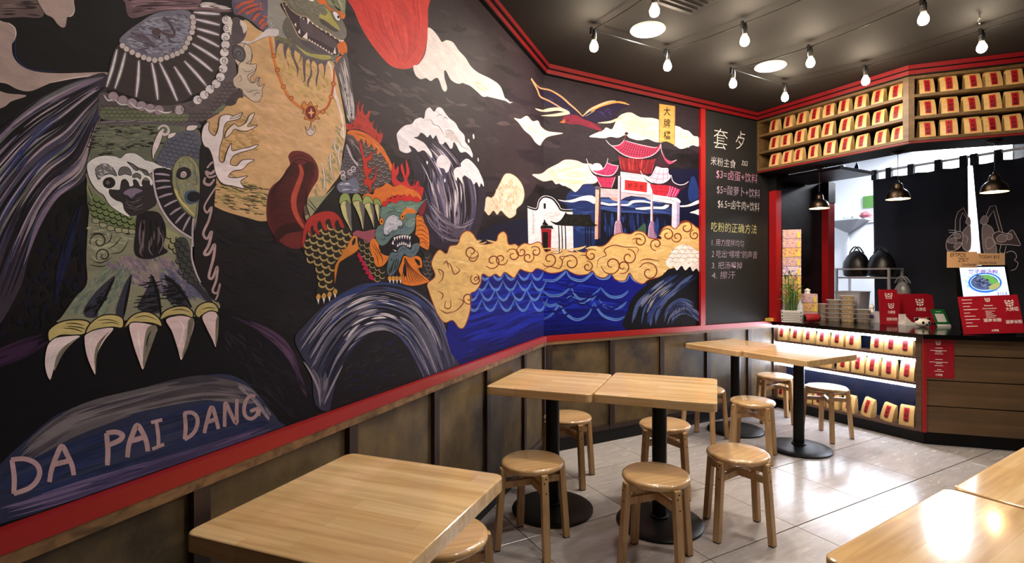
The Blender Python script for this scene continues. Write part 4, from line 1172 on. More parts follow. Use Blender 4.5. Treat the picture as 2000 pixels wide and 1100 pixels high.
P((196, 52, 36), [(185, 390), (215, 430), (225, 490), (240, 540), (280, 520), (300, 480), (310, 510), (295, 560), (270, 575), (262, 610), (280, 640), (310, 625), (290, 680), (270, 700), (290, 740), (320, 720), (335, 660), (330, 600), (345, 640), (345, 710), (320, 760), (300, 780), (292, 850), (280, 850), (272, 800), (235, 780), (230, 740), (250, 720), (225, 660), (225, 600), (215, 540), (200, 480)], line=(90, 20, 16), lw_=4)
art('painted_small_lion_body', 'c5')
BODY = [(385, 360), (400, 240), (430, 200), (500, 175), (560, 180), (600, 230), (650, 280), (690, 330), (690, 370), (640, 400), (590, 430), (560, 490), (555, 580), (570, 610), (540, 620), (470, 630), (460, 600), (475, 520), (440, 450), (400, 400)]
P((38, 32, 26), BODY)
SCALES((176, 158, 98), 10, [(405, 300), (500, 240), (620, 270), (690, 330), (640, 395), (580, 430), (550, 490), (548, 580), (480, 590), (480, 500), (430, 430), (395, 370)], 42, 34, 0.35)
P((176, 52, 44), [(385, 370), (385, 310), (400, 240), (430, 200), (490, 175), (550, 176), (590, 210), (612, 262), (590, 255), (575, 220), (560, 240), (565, 270), (545, 255), (530, 215), (510, 230), (520, 275), (500, 270), (480, 225), (465, 250), (480, 300), (455, 285), (440, 250), (430, 270), (440, 320), (415, 280), (400, 330)], line=(90, 20, 22), lw_=3)
P((206, 130, 52), [(558, 520), (560, 470), (580, 430), (600, 400), (590, 380), (620, 370), (640, 330), (665, 300), (690, 320), (690, 370), (660, 400), (610, 430), (580, 460), (560, 560)], line=(100, 54, 20), lw_=3)
P((28, 22, 20), [(655, 330), (670, 315), (668, 345), (652, 355)])
view('z2')
P((38, 32, 26), [(430, 560), (560, 600), (620, 760), (700, 860), (760, 960), (740, 1040), (620, 1040), (540, 900), (460, 740)])
SCALES((166, 150, 94), 10, [(450, 580), (560, 620), (640, 800), (740, 960), (700, 1030), (600, 990), (520, 840), (450, 700)], 60, 52, 0.5)
P((176, 20, 66), [(430, 720), (455, 750), (480, 800), (520, 860), (560, 940), (600, 1000), (615, 1040), (560, 1020), (540, 1000), (548, 970), (510, 965), (520, 930), (480, 910), (500, 880), (470, 870), (478, 840), (445, 830), (450, 800), (420, 770), (432, 750)], 0)
P((46, 42, 44), [(1150, 720), (1230, 760), (1230, 960), (1200, 1040), (1140, 960), (1120, 860)])
SCALES((120, 112, 104), 8, [(1150, 740), (1230, 780), (1220, 1000), (1150, 950)], 50, 44, 0.1)
art('painted_small_lion_head', 'z2')
P((158, 84, 96), [(375, 535), (420, 495), (500, 505), (620, 485), (615, 560), (600, 610), (560, 630), (500, 600), (440, 570)], line=(60, 26, 30), lw_=4)
OR = (222, 126, 44)
P(OR, [(560, 640), (600, 580), (660, 640), (680, 740), (760, 760), (740, 830), (690, 880), (630, 880), (600, 790), (575, 740)])
P(OR, [(1060, 340), (1120, 340), (1150, 420), (1190, 500), (1200, 620), (1190, 700), (1150, 690), (1090, 650), (1050, 580), (1060, 460)])
for pts in ([(1060, 350), (1100, 345), (1140, 380)], [(1060, 400), (1110, 390), (1150, 430)], [(1060, 450), (1120, 440), (1180, 490)], [(1055, 500), (1120, 490), (1190, 540)], [(1055, 550), (1120, 540), (1195, 590)], [(1060, 590), (1120, 580), (1195, 640)], [(1090, 640), (1140, 620), (1190, 680)], [(580, 640), (620, 700), (660, 780)], [(600, 620), (650, 720), (690, 800)], [(600, 720), (640, 790), (650, 870)], [(650, 700), (690, 780), (700, 860)]):
    S((110, 50, 14), 8, pts)
P((24, 16, 22), [(660, 640), (800, 560), (1040, 540), (1090, 640), (900, 760), (760, 770), (690, 740)])
P((100, 128, 118), [(680, 250), (740, 210), (860, 175), (1000, 160), (1100, 185), (1180, 152), (1130, 250), (1060, 320), (1050, 420), (1030, 500), (960, 560), (880, 540), (800, 570), (740, 640), (680, 660), (630, 600), (615, 520), (650, 450), (690, 420), (670, 340)], line=(26, 26, 24), lw_=5)
SPOT([(96, 118, 128), (88, 108, 120), (110, 132, 136)], 70, [(630, 480), (720, 460), (1020, 440), (1000, 520), (860, 530), (760, 600), (680, 650)], 60, 24, 75, -0.3)
SPOT([(110, 146, 122), (120, 156, 130), (96, 134, 112)], 60, [(700, 250), (860, 190), (1080, 200), (1050, 300), (860, 300), (700, 320)], 60, 24, 76, -0.3)
P((128, 36, 44), [(1090, 330), (1080, 280), (1120, 220), (1165, 170), (1160, 260), (1130, 330)], line=(40, 16, 18), lw_=5)
P((186, 190, 198), [(705, 480), (730, 390), (770, 340), (830, 330), (860, 380), (905, 390), (910, 440), (870, 450), (850, 490), (800, 500), (760, 540), (720, 540)], line=(40, 40, 44), lw_=5)
SPOT([(212, 216, 222), (150, 160, 172), (228, 230, 232)], 60, [(720, 470), (760, 360), (840, 340), (900, 410), (800, 480)], 26, 16, 77)
S((26, 26, 30), 10, [(750, 500), (770, 530), (760, 550), (730, 555), (705, 530)], [(860, 450), (880, 470), (910, 460), (915, 420)])
for c in ((686, 400), (910, 348)):
    P((224, 136, 40), [(c[0] + 24 * math.cos(a), c[1] + 38 * math.sin(a)) for a in [i * math.pi / 4 for i in range(8)]], line=(50, 30, 16), lw_=5)
    P((60, 30, 14), [(c[0] + 9 * math.cos(a), c[1] + 14 * math.sin(a)) for a in [i * math.pi / 3 for i in range(6)]])
P(OR, [(910, 310), (960, 250), (1030, 270), (1060, 300), (1020, 315), (960, 310), (940, 330)])
S((236, 236, 236), 10, [(985, 235), (990, 270)], [(1010, 232), (1012, 270)], [(1032, 240), (1034, 272)], [(965, 240), (972, 268)])
S((24, 30, 28), 6, [(820, 240), (825, 280), (860, 305), (910, 300)], [(740, 320), (780, 295), (830, 290)], [(930, 400), (930, 450), (965, 470)], [(680, 570), (690, 595), (720, 590), (715, 560)], [(950, 380), (980, 370), (1010, 380)])
SPOT([(206, 220, 214)], 24, [(930, 390), (1040, 360), (1040, 440), (960, 450)], 10, 8, 78)
# mouth and teeth
P((40, 30, 52), [(800, 600), (860, 550), (960, 545), (1000, 600), (1000, 670), (960, 640), (900, 650), (860, 690), (820, 660)])
for k in range(7):
    x = 815 + 27 * k
    y = 572 - 22 * math.sin(math.pi * k / 7)
    P((246, 244, 236), [(x, y), (x + 24, y - 4), (x + 13, y + 40)], 0)
for k in range(6):
    x = 850 + 22 * k
    y = 690 - 40 * math.sin(math.pi * (k + 1) / 7)
    P((246, 244, 236), [(x, y), (x + 20, y - 6), (x + 8, y - 38)], 0)
P((246, 244, 236), [(795, 640), (812, 600), (818, 650)], 0); P((246, 244, 236), [(980, 680), (992, 610), (1000, 670)], 0)
P((246, 244, 236), [(806, 700), (850, 715), (836, 724)], 0)
# grey chin and beard
P((92, 112, 118), [(770, 760), (800, 730), (850, 735), (870, 690), (920, 655), (960, 680), (1000, 700), (1020, 650), (1070, 630), (1095, 660), (1080, 720), (1020, 790), (960, 770), (930, 750), (900, 800), (860, 900), (800, 980), (750, 960), (745, 860)], line=(30, 34, 34), lw_=4)
STREAK([(40, 54, 48), (24, 30, 28), (70, 90, 80)], 9, [(760, 790), (750, 880), (760, 960)], [(900, 790), (860, 880), (800, 970)], 30, 0.8, seed=79)
STREAK([(44, 56, 44), (24, 28, 22)], 9, [(1060, 700), (1100, 760), (1120, 850)], [(1100, 680), (1150, 740), (1160, 800)], 16, 0.9, seed=80)
S((40, 48, 52), 6, [(790, 760), (840, 770), (880, 720), (920, 690), (960, 710)], [(980, 730), (1030, 730), (1060, 680)])
P(OR, [(930, 770), (1000, 790), (1060, 770), (1110, 800), (1120, 890), (1080, 900), (1110, 960), (1200, 1040), (1160, 1060), (1100, 1080), (1000, 1090), (900, 1060), (890, 980), (870, 920), (900, 840)])
for k in range(9):
    u = k / 8
    S((96, 44, 14), 8, [(930 + 10 * u, 790), (930 + 80 * u, 900), (900 + 230 * u, 1020 - 10 * u), (930 + 240 * u, 1070 - 30 * u)])
P((20, 16, 18), [(930, 850), (950, 900), (950, 980), (930, 990), (915, 930)]); P((20, 16, 18), [(1040, 800), (1090, 820), (1100, 870), (1070, 860)])
# crest
art('painted_small_lion_crest', 'z2')
P((206, 42, 40), [(1000, 60), (1040, 20), (1080, -40), (1100, 20), (1140, 40), (1130, 110), (1100, 150), (1000, 110)])
view('z6')
P((208, 48, 50), [(490, 780), (480, 640), (500, 580), (510, 650), (540, 610), (540, 680), (520, 720), (560, 760), (590, 740), (560, 640), (570, 590), (590, 650), (600, 700), (610, 660), (605, 550), (630, 620), (640, 680), (620, 740), (660, 800), (690, 730), (680, 800), (700, 830), (725, 770), (720, 840), (765, 810), (750, 870), (700, 880), (600, 840)], line=(110, 20, 26), lw_=3)
P((222, 120, 46), [(215, 900), (260, 860), (310, 870), (330, 820), (390, 800), (440, 770), (500, 800), (560, 780), (620, 810), (680, 830), (730, 870), (745, 920), (700, 920), (560, 880), (460, 900), (420, 950), (380, 960), (300, 930)], line=(130, 60, 20), lw_=3)
P((206, 40, 38), [(400, 975), (400, 940), (430, 930), (440, 900), (470, 910), (480, 880), (510, 900), (530, 870), (560, 890), (590, 870), (620, 890), (640, 870), (670, 900), (700, 890), (740, 925), (700, 940), (640, 925), (600, 935), (560, 920), (510, 950), (460, 935), (430, 975)], line=(110, 16, 20), lw_=3)
# paws with pale claws on the back of the small lion
art('painted_grip_claws', 'z2')
for rim, nail, shade in (([(235, 210), (240, 140), (280, 95), (330, 105), (355, 170), (358, 215), (320, 180), (280, 185)], [(245, 220), (290, 180), (350, 215), (355, 330), (368, 500), (320, 430), (270, 330)], [(300, 190), (352, 215), (362, 400), (368, 490), (330, 400), (310, 300)]),
                         ([(368, 190), (380, 120), (420, 98), (460, 130), (490, 215), (450, 185), (400, 190)], [(375, 195), (440, 180), (495, 225), (500, 330), (488, 490), (455, 380), (410, 270)], [(445, 190), (498, 235), (498, 360), (490, 480), (470, 330)]),
                         ([(485, 220), (490, 150), (530, 122), (575, 150), (600, 215), (560, 200), (520, 210)], [(500, 225), (555, 200), (600, 240), (606, 370), (604, 470), (570, 380), (530, 290)], [(560, 210), (600, 245), (606, 370), (604, 460), (585, 330)]),
                         ([(600, 190), (610, 155), (650, 160), (680, 200), (682, 240), (650, 210), (612, 225)], [(612, 225), (655, 215), (675, 260), (665, 340), (655, 405), (635, 330)], [(655, 220), (674, 265), (660, 390), (655, 300)])):
    P((150, 168, 98), rim, line=(30, 34, 20), lw_=6)
    P((202, 200, 134), nail, line=(24, 20, 16), lw_=5)
    P((112, 108, 104), shade)
S((40, 46, 24), 5, [(260, 150), (280, 130)], [(262, 170), (285, 150)], [(395, 160), (410, 140)], [(510, 190), (525, 175)], [(620, 190), (640, 180)])
for cx, cy, n in ((760, 1010, 4),):
    for k in range(n):
        x = cx + 38 * k
        P((212, 150, 66), [(x - 6, 1000), (x + 10, 985), (x + 30, 992), (x + 32, 1030), (x + 10, 1036), (x - 4, 1030)], line=(70, 36, 14), lw_=4)
        P((240, 238, 232), [(x + 6, 1030), (x + 24, 1030), (x + 16, 1072)], 0)
for k in range(3):
    P((226, 222, 214), [(1180 + 20 * k, 1060), (1195 + 20 * k, 1050), (1192 + 20 * k, 1090)], 0)
view('c5')
for k, (x, y) in enumerate(((470, 632), (500, 628), (530, 620), (560, 605))):
    P((196, 152, 78), [(x - 12, y), (x, y - 18), (x + 14, y - 6), (x + 10, y + 12), (x - 8, y + 14)], line=(60, 36, 16), lw_=3)
    P((236, 232, 224), [(x - 6, y + 12), (x + 6, y + 12), (x + 2, y + 42)], 0)

# ---- arched wave below the small lion, dark hill and the name stone
art('painted_arched_wave', 'c5')
ARCH = [(345, 870), (400, 780), (500, 680), (620, 600), (720, 560), (820, 560), (920, 570), (1000, 600), (1080, 670), (1130, 760), (1170, 850), (1200, 950), (1215, 1010), (1000, 1120), (760, 1220), (480, 1240), (430, 1040)]
P((52, 54, 74), ARCH)
STREAK([(96, 96, 116), (126, 124, 138), (36, 38, 62), (70, 76, 112), (150, 148, 154), (26, 26, 38), (84, 84, 98), (44, 60, 110)], 20, [(350, 880), (500, 690), (650, 600), (820, 562), (1000, 610), (1120, 740), (1205, 990)], [(530, 1180), (580, 1020), (690, 860), (810, 812), (920, 870), (990, 990), (1050, 1110)], 150, 0.45, seed=94)
STREAK([(200, 196, 196), (222, 218, 214), (176, 172, 176)], 10, [(540, 720), (660, 640), (800, 600), (920, 620)], [(620, 880), (700, 800), (820, 770), (920, 810)], 26, 0.4, seed=95)
STREAK([(16, 16, 24), (22, 24, 40)], 8, [(420, 830), (560, 680), (760, 590), (980, 640), (1120, 800)], [(540, 1080), (640, 900), (800, 820), (940, 880), (1000, 1000)], 36, 0.35, seed=96)
P((26, 22, 26), [(560, 1110), (580, 1040), (640, 930), (720, 845), (810, 812), (890, 835), (950, 910), (995, 1020), (1010, 1080), (900, 1140), (560, 1280)])
SPOT([(34, 30, 34), (44, 40, 44), (22, 20, 30), (24, 26, 60)], 60, [(600, 1060), (720, 870), (860, 840), (960, 960), (980, 1060), (760, 1180), (580, 1240)], 70, 16, 97, -0.5)
STREAK([(110, 106, 116), (80, 76, 92), (60, 58, 74)], 14, [(400, 1010), (450, 1080), (480, 1200)], [(540, 1040), (520, 1110), (490, 1210)], 20, 0.9, seed=98)
S((140, 134, 140), 12, [(390, 980), (430, 1040), (470, 1130), (480, 1220)], [(600, 1000), (545, 1110), (500, 1210)])
art('painted_name_stone', 'c3')
STONE = [(-80, 640), (0, 570), (60, 510), (150, 430), (240, 350), (330, 290), (500, 235), (700, 175), (900, 130), (1080, 95), (1200, 85), (1290, 110), (1360, 165), (1430, 250), (1500, 340), (1500, 380), (1100, 530), (700, 660), (360, 780), (0, 890), (-80, 920)]
P((38, 44, 64), STONE)
STREAK([(84, 80, 82), (100, 96, 96), (66, 62, 66), (56, 54, 62)], 26, [(60, 520), (330, 300), (700, 185), (1080, 105), (1300, 125)], [(140, 560), (420, 400), (760, 290), (1080, 220), (1380, 240)], 90, 0.5, seed=99)
STREAK([(34, 44, 76), (44, 50, 72), (28, 36, 62)], 24, [(0, 640), (300, 500), (700, 350), (1100, 240), (1380, 250)], [(0, 800), (360, 680), (760, 560), (1200, 420), (1450, 350)], 70, 0.5, seed=100)
STREAK([(72, 66, 96), (92, 84, 108), (60, 56, 84)], 18, [(0, 790), (360, 690), (760, 570), (1100, 470), (1400, 370)], [(0, 870), (360, 770), (760, 640), (1100, 520), (1460, 380)], 60, 0.4, seed=101)
STREAK([(110, 104, 110), (130, 124, 126)], 12, [(1280, 120), (1380, 190), (1460, 300)], [(1260, 150), (1350, 220), (1440, 340)], 14, 0.7, seed=102)
view('c3')
LC = (156, 132, 130)
def LET(*lines, w=28):
    art('painted_letter')
    for pts in lines:
        S(LC, w, pts, t=0.12)
LET([(62, 545), (75, 640), (72, 728)], [(58, 545), (130, 540), (190, 565), (212, 610), (195, 660), (150, 700), (72, 728)])
LET([(264, 665), (275, 600), (300, 530), (330, 472), (360, 520), (385, 575), (395, 628)], [(285, 572), (330, 560), (375, 550)])
LET([(570, 402), (578, 490), (575, 575)], [(570, 402), (620, 396), (656, 412), (640, 440), (580, 468)])
LET([(683, 532), (690, 470), (710, 410), (735, 360), (765, 400), (785, 450), (793, 500)], [(700, 445), (735, 435), (765, 425)])
LET([(810, 345), (870, 330)], [(838, 340), (848, 410), (850, 470)], [(816, 488), (880, 462)], w=21)
LET([(990, 295), (996, 370), (990, 435)], [(985, 295), (1030, 292), (1058, 320), (1055, 370), (1030, 410), (990, 437)], w=22)
LET([(1096, 402), (1110, 340), (1135, 262), (1155, 310), (1172, 380)], [(1105, 345), (1135, 335), (1160, 325)], w=22)
LET([(1205, 368), (1206, 300), (1210, 240), (1235, 290), (1268, 350), (1270, 280), (1272, 220)], w=21)
view('c6')
LET([(132, 205), (110, 200), (85, 225), (72, 270), (80, 310), (110, 325), (140, 305), (148, 270)], [(105, 285), (148, 272), (150, 310)], w=20)

# ---- golden cloud bank and blue sea, across both walls
art('painted_sea', 'px')
P((16, 18, 44), [(850, 520), (960, 440), (1060, 420), (1180, 440), (1280, 330), (1366, 330), (1366, 470), (1200, 480), (1100, 520)], 0)
P((14, 22, 124), [(905, 530), (1000, 520), (1060, 515), (1160, 525), (1260, 545), (1262, 560), (1240, 580), (1228, 610), (1220, 655), (1062, 672), (900, 712), (880, 690), (870, 650)], 0)
STREAK([(20, 34, 150), (10, 16, 100), (26, 44, 168), (12, 20, 118)], 9, [(890, 700), (980, 670), (1060, 640), (1230, 630)], [(900, 560), (980, 540), (1060, 530), (1230, 560)], 110, 0.35, seed=111)
STREAK([(8, 12, 82), (10, 16, 96)], 8, [(890, 712), (980, 690), (1060, 662), (1220, 652)], [(900, 690), (980, 660), (1060, 640), (1220, 630)], 40, 0.4, seed=112)
# wave crests: bright scallops in rows
view('r2')
for k, (y, x0, x1, st, amp, off2) in enumerate(((522, 130, 430, 70, 24, 0), (575, 90, 430, 78, 30, 20), (625, 60, 430, 84, 34, 0), (680, 40, 430, 88, 36, 30))):
    x = x0 + off2
    while x < x1:
        for c, w, dy in (((52, 92, 176), 15, 0), ((96, 140, 206), 5, -5)):
            S(c, w, [(x - st / 2, y - amp * 0.7 + dy), (x - st * 0.2, y + amp * 0.5 + dy), (x + st * 0.15, y + amp * 0.6 + dy), (x + st / 2, y - amp + dy)], t=0.85)
        S((120, 160, 214), 3, [(x - st * 0.35, y + amp * 0.1), (x - st * 0.05, y + amp * 0.85), (x + st * 0.3, y + amp * 0.3)], t=0.9)
        x += st
for pts in ([(440, 540), (500, 545), (550, 510), (565, 490)], [(565, 490), (590, 530), (650, 545), (700, 510), (710, 495)], [(710, 495), (740, 530), (790, 530), (805, 508)], [(805, 508), (850, 545), (890, 540), (905, 505)], [(905, 505), (930, 540), (975, 562)],
            [(440, 600), (480, 625), (540, 620), (590, 580)], [(590, 580), (630, 640), (690, 640), (750, 585)], [(750, 585), (800, 630), (860, 630), (900, 600)], [(440, 660), (480, 680), (530, 665)], [(445, 752), (490, 725), (530, 675), (560, 720), (620, 755), (680, 730), (715, 665)], [(715, 665), (760, 730), (830, 755), (880, 740)], [(560, 655), (590, 632), (640, 660), (700, 650), (740, 600)], [(740, 650), (790, 690), (850, 690), (890, 660)]):
    S((40, 76, 160), 18, pts, t=0.7)
    S((84, 130, 200), 6, [(x, y - 4) for x, y in pts], t=0.8)
    S((150, 186, 224), 2.5, [(x, y + 5) for x, y in pts], t=0.9)
for k in range(14):
    rdm = random.Random(k)
    x, y = rdm.uniform(450, 880), rdm.uniform(530, 720)
    S((16, 22, 104), 14, [(x - 50, y), (x, y + 22), (x + 50, y - 6)])
# dark blue night behind the gate
art('painted_far_shore', 'z3')
P((34, 50, 96), [(-60, 760), (60, 680), (160, 650), (240, 690), (300, 760), (480, 800), (820, 800), (1040, 900), (1040, 1000), (850, 1100), (200, 1100), (-60, 900)])
STREAK([(52, 76, 132), (26, 38, 80), (64, 92, 148), (20, 26, 58)], 26, [(-40, 760), (300, 780), (700, 800), (1040, 880)], [(-40, 960), (300, 960), (700, 980), (1040, 1000)], 60, 0.4, seed=113)
P((16, 16, 34), [(200, 950), (500, 960), (850, 980), (1040, 1000), (1040, 1240), (200, 1240)])
STREAK([(36, 60, 116), (24, 40, 84), (18, 20, 44)], 22, [(260, 960), (270, 1100), (280, 1240)], [(1020, 980), (1030, 1100), (1030, 1240)], 50, 0.8, seed=114)
P((30, 52, 104), [(1230, 760), (1260, 600), (1300, 580), (1340, 700), (1345, 800), (1260, 850)])
view('z4')
P((30, 46, 92), [(440, 280), (560, 300), (780, 280), (840, 320), (830, 780), (600, 830), (600, 420)])
STREAK([(48, 72, 128), (22, 30, 64), (38, 58, 110)], 24, [(470, 320), (640, 330), (820, 330)], [(610, 600), (700, 640), (830, 640)], 36, 0.6, seed=115)
P((60, 92, 72), [(1230, 640), (1300, 590), (1375, 530), (1375, 660), (1300, 650)])
for pts in ([(440, 275), (520, 285), (610, 270), (680, 245), (760, 230), (810, 235), (840, 260), (830, 320), (760, 290), (680, 285), (600, 305), (530, 300), (470, 290)], [(890, 310), (960, 320), (1060, 315), (1060, 340), (960, 330), (900, 325)], [(1110, 325), (1180, 325), (1220, 290), (1280, 280), (1375, 285), (1375, 300), (1280, 300), (1230, 310), (1200, 340), (1130, 340)], [(1270, 375), (1320, 360), (1375, 360), (1375, 385), (1310, 382)]):
    P((240, 236, 230), pts)
view('z3')
for pts in ([(290, 850), (400, 870), (470, 865), (470, 885), (380, 890), (300, 870)], [(510, 875), (590, 870), (630, 840), (740, 835), (820, 850), (840, 870), (760, 855), (650, 860), (600, 888), (520, 890)], [(665, 918), (760, 905), (850, 900), (950, 900), (990, 880), (1030, 885), (980, 925), (860, 925), (740, 935)], [(1145, 890), (1230, 880), (1340, 830), (1352, 860), (1260, 895), (1160, 905)], [(1250, 965), (1300, 945), (1352, 930), (1352, 990), (1300, 975)]):
    P((238, 232, 226), pts)
# clouds of the back wall
art('painted_cloud', 'z3')
CR = (246, 234, 206)
P(CR, [(170, 148), (240, 110), (320, 80), (350, 50), (410, 70), (440, 20), (480, -60), (540, -100), (620, -110), (720, -60), (860, -50), (940, 0), (930, 190), (960, 210), (880, 205), (800, 175), (740, 185), (680, 185), (600, 160), (560, 130), (480, 160), (400, 150), (330, 165), (240, 158)])
P(CR, [(1075, 50), (1130, 40), (1180, 70), (1240, 90), (1290, 140), (1340, 155), (1345, 250), (1280, 240), (1220, 265), (1150, 280), (1100, 250), (1080, 230)])
SPOT([(232, 212, 176), (238, 220, 188)], 50, [(500, -40), (860, -20), (920, 120), (900, 190), (760, 160), (600, 120)], 120, 30, 116, 0.4)
SPOT([(230, 208, 172), (238, 220, 190)], 30, [(1090, 70), (1300, 150), (1330, 240), (1150, 260)], 100, 24, 117, 0.4)
art('painted_cloud', 'r1')
P(CR, [(382, 938), (432, 932), (470, 905), (520, 880), (560, 858), (620, 862), (660, 878), (700, 880), (720, 905), (735, 960), (720, 985), (660, 990), (640, 1010), (615, 1032), (590, 1015), (570, 1005), (540, 985), (510, 990), (490, 970), (455, 975), (430, 970)], line=(120, 90, 60), lw_=2)
SPOT([(232, 210, 172), (240, 222, 190), (250, 242, 220)], 50, [(460, 920), (600, 870), (720, 910), (700, 970), (600, 1000), (500, 970)], 80, 26, 118, 0.2)
P((246, 240, 226), [(700, 905), (715, 880), (745, 880), (762, 905), (740, 915)])
# bird
art('painted_bird', 'r1')
P((36, 26, 50), [(378, 420), (430, 480), (500, 500), (580, 560), (660, 625), (720, 580), (800, 540), (860, 540), (905, 562), (850, 600), (820, 640), (740, 660), (700, 690), (620, 650), (560, 620), (480, 580), (425, 540), (400, 470)])
SPOT([(56, 44, 92), (44, 34, 74), (70, 56, 104)], 40, [(430, 490), (560, 570), (640, 630), (800, 560), (880, 560), (800, 630), (640, 650), (500, 590)], 60, 18, 119, 0.5)
S((208, 160, 110), 9, [(378, 420), (420, 470), (480, 485), (540, 520), (585, 560), (620, 590), (655, 625)], [(378, 425), (410, 480), (428, 520), (480, 545), (585, 610)], [(655, 625), (690, 590), (740, 565), (800, 545), (850, 550), (905, 562)], t=0.5)
S((226, 150, 70), 10, [(700, 600), (740, 575), (800, 555), (850, 548), (890, 555)], t=0.5)
S((246, 230, 206), 4, [(660, 620), (700, 590), (760, 560), (830, 540)], [(670, 625), (720, 595)])
for pts in ([(428, 598), (480, 580), (540, 580), (585, 605), (520, 595), (470, 600)], [(430, 622), (500, 612), (560, 602), (585, 612), (510, 625)], [(400, 582), (425, 598), (470, 600)], [(735, 660), (800, 650), (840, 635), (880, 628), (850, 645), (800, 662)]):
    P((234, 206, 172), pts)
P((118, 34, 52), [(545, 640), (570, 620), (620, 618), (660, 640), (700, 655), (740, 680), (755, 700), (700, 690), (640, 670), (580, 665)])
P((206, 104, 44), [(530, 658), (558, 640), (560, 662)], 0)
S((130, 40, 50), 6, [(690, 665), (730, 690), (760, 710)], [(700, 660), (750, 675)])
P((20, 14, 16), [(572, 645), (578, 643), (578, 650), (572, 651)])
# yellow name banner
art('painted_banner', 'z3')
P((222, 172, 88), [(920, -205), (1092, -182), (1090, 240), (1060, 225), (1000, 200), (915, 210)], 0)
S((160, 110, 50), 7, [(924, -200), (918, 208)], [(1086, -182), (1085, 238)], t=0.1)
S((160, 110, 50), 5, [(924, -203), (1092, -180)], [(915, 208), (1000, 200), (1090, 240)], t=0.1)
for k, ch in enumerate('大牌檔'):
    GLY((40, 26, 18), ch, 968, -172 + 128 * k, 1040, -76 + 128 * k, 0.012)
# red gate
art('painted_gate', 'z3')
ink = (60, 22, 34)
WHT = (240, 228, 226)
P((220, 182, 150), [(236, 700), (276, 700), (264, 1096), (230, 1096)], 0); P((70, 46, 60), [(276, 700), (296, 700), (290, 1240), (262, 1240), (264, 1096)], 0); P((206, 168, 140), [(230, 1090), (264, 1090), (262, 1250), (228, 1250)], 0)
P((92, 84, 96), [(225, 685), (270, 678), (300, 700), (280, 715), (235, 712)], line=ink, lw_=4)
P((206, 184, 182), [(290, 705), (480, 715), (480, 805), (290, 800)], 0); S(ink, 4, [(300, 716), (480, 730)], [(300, 770), (480, 778)], [(300, 800), (380, 800), (440, 830), (480, 850)])
P((200, 160, 140), [(380, 800), (480, 805), (480, 850), (420, 830)], 0)
P(WHT, [(505, 525), (760, 560), (850, 600), (850, 780), (505, 750)], 0); P((206, 188, 188), [(505, 745), (850, 775), (850, 800), (820, 830), (760, 800), (620, 785), (560, 800), (505, 830)], 0)
S(ink, 4, [(515, 540), (600, 550), (740, 575)], [(620, 560), (620, 585), (720, 600)], [(515, 590), (545, 600)], [(515, 745), (700, 770), (840, 780)], t=0.3)
P((206, 44, 44), [(552, 612), (792, 640), (788, 748), (550, 720)], 0)
for k, ch in enumerate('坡子街'):
    GLY((70, 14, 16), ch, 580 + 64 * k, 646 + 8 * k, 632 + 64 * k, 706 + 8 * k, 0.008)
P((226, 206, 206), [(480, 570), (505, 570), (498, 1060), (470, 1060)], 0); P((120, 84, 110), [(498, 570), (512, 580), (505, 1060), (494, 1060)], 0)
P((226, 208, 210), [(830, 720), (852, 730), (850, 1070), (826, 1070)], 0); P((120, 84, 110), [(846, 740), (858, 740), (856, 1070), (846, 1070)], 0)
P(WHT, [(850, 770), (1060, 800), (1060, 870), (850, 840)], 0); S(ink, 4, [(860, 800), (1050, 828)], [(860, 830), (960, 850), (1010, 880), (1050, 910)], t=0.3)
P((226, 214, 222), [(1060, 800), (1110, 810), (1110, 1290), (1050, 1290)], 0); P((168, 156, 190), [(1110, 830), (1140, 850), (1136, 1290), (1106, 1290)], 0)
P(WHT, [(1045, 800), (1110, 806), (1150, 840), (1140, 862), (1090, 845), (1050, 830)], line=ink, lw_=3)
# posts' stone feet
P((176, 140, 160), [(470, 1050), (445, 1080), (440, 1240), (540, 1240), (525, 1160), (505, 1060)]); P((160, 124, 150), [(830, 1060), (815, 1100), (800, 1240), (890, 1240), (875, 1160), (858, 1060)])
S((226, 206, 216), 6, [(465, 1060), (446, 1100), (442, 1230)], [(828, 1070), (812, 1120), (804, 1230)]); S((92, 60, 92), 10, [(500, 1080), (515, 1160), (525, 1230)], [(856, 1080), (870, 1160), (880, 1230)])
RD = (176, 44, 76)
PK2 = (206, 84, 116)
# main roof
P((120, 26, 34), [(485, 350), (600, 375), (760, 390), (890, 375), (870, 450), (840, 540), (780, 555), (640, 540), (510, 510)], 0)
STREAK([(160, 40, 40), (92, 18, 28), (190, 60, 56)], 9, [(500, 370), (510, 440), (530, 510)], [(880, 385), (860, 450), (830, 540)], 34, 0.95, seed=121)
S((200, 110, 110), 4, [(490, 370), (500, 440), (515, 500)], [(620, 380), (622, 520)], [(740, 395), (720, 530)], [(800, 395), (775, 540)], [(880, 385), (835, 540)])
P((56, 30, 40), [(890, 370), (950, 280), (1000, 400), (1040, 440), (980, 490), (900, 470), (860, 460)])
P((40, 20, 28), [(430, 260), (500, 330), (620, 385), (740, 395), (860, 360), (920, 290), (930, 340), (880, 385), (760, 400), (600, 385), (490, 350)])
P(RD, [(430, 250), (490, 240), (530, 200), (560, 192), (700, 230), (850, 262), (900, 262), (935, 225), (925, 290), (860, 345), (760, 375), (650, 375), (540, 340), (470, 300)])
for k in range(14):
    u = k / 13
    S(PK2, 4, [(555 + 340 * u, 196 + 66 * u), (520 + 330 * u + 10, 260 + 50 * u), (480 + 390 * u, 300 + 60 * math.sin(math.pi * u) + 36 * u)], t=0.3)
    S(ink, 4, [(567 + 335 * u, 200 + 64 * u), (532 + 325 * u + 10, 264 + 50 * u), (494 + 380 * u, 304 + 62 * math.sin(math.pi * u) + 34 * u)], t=0.3)
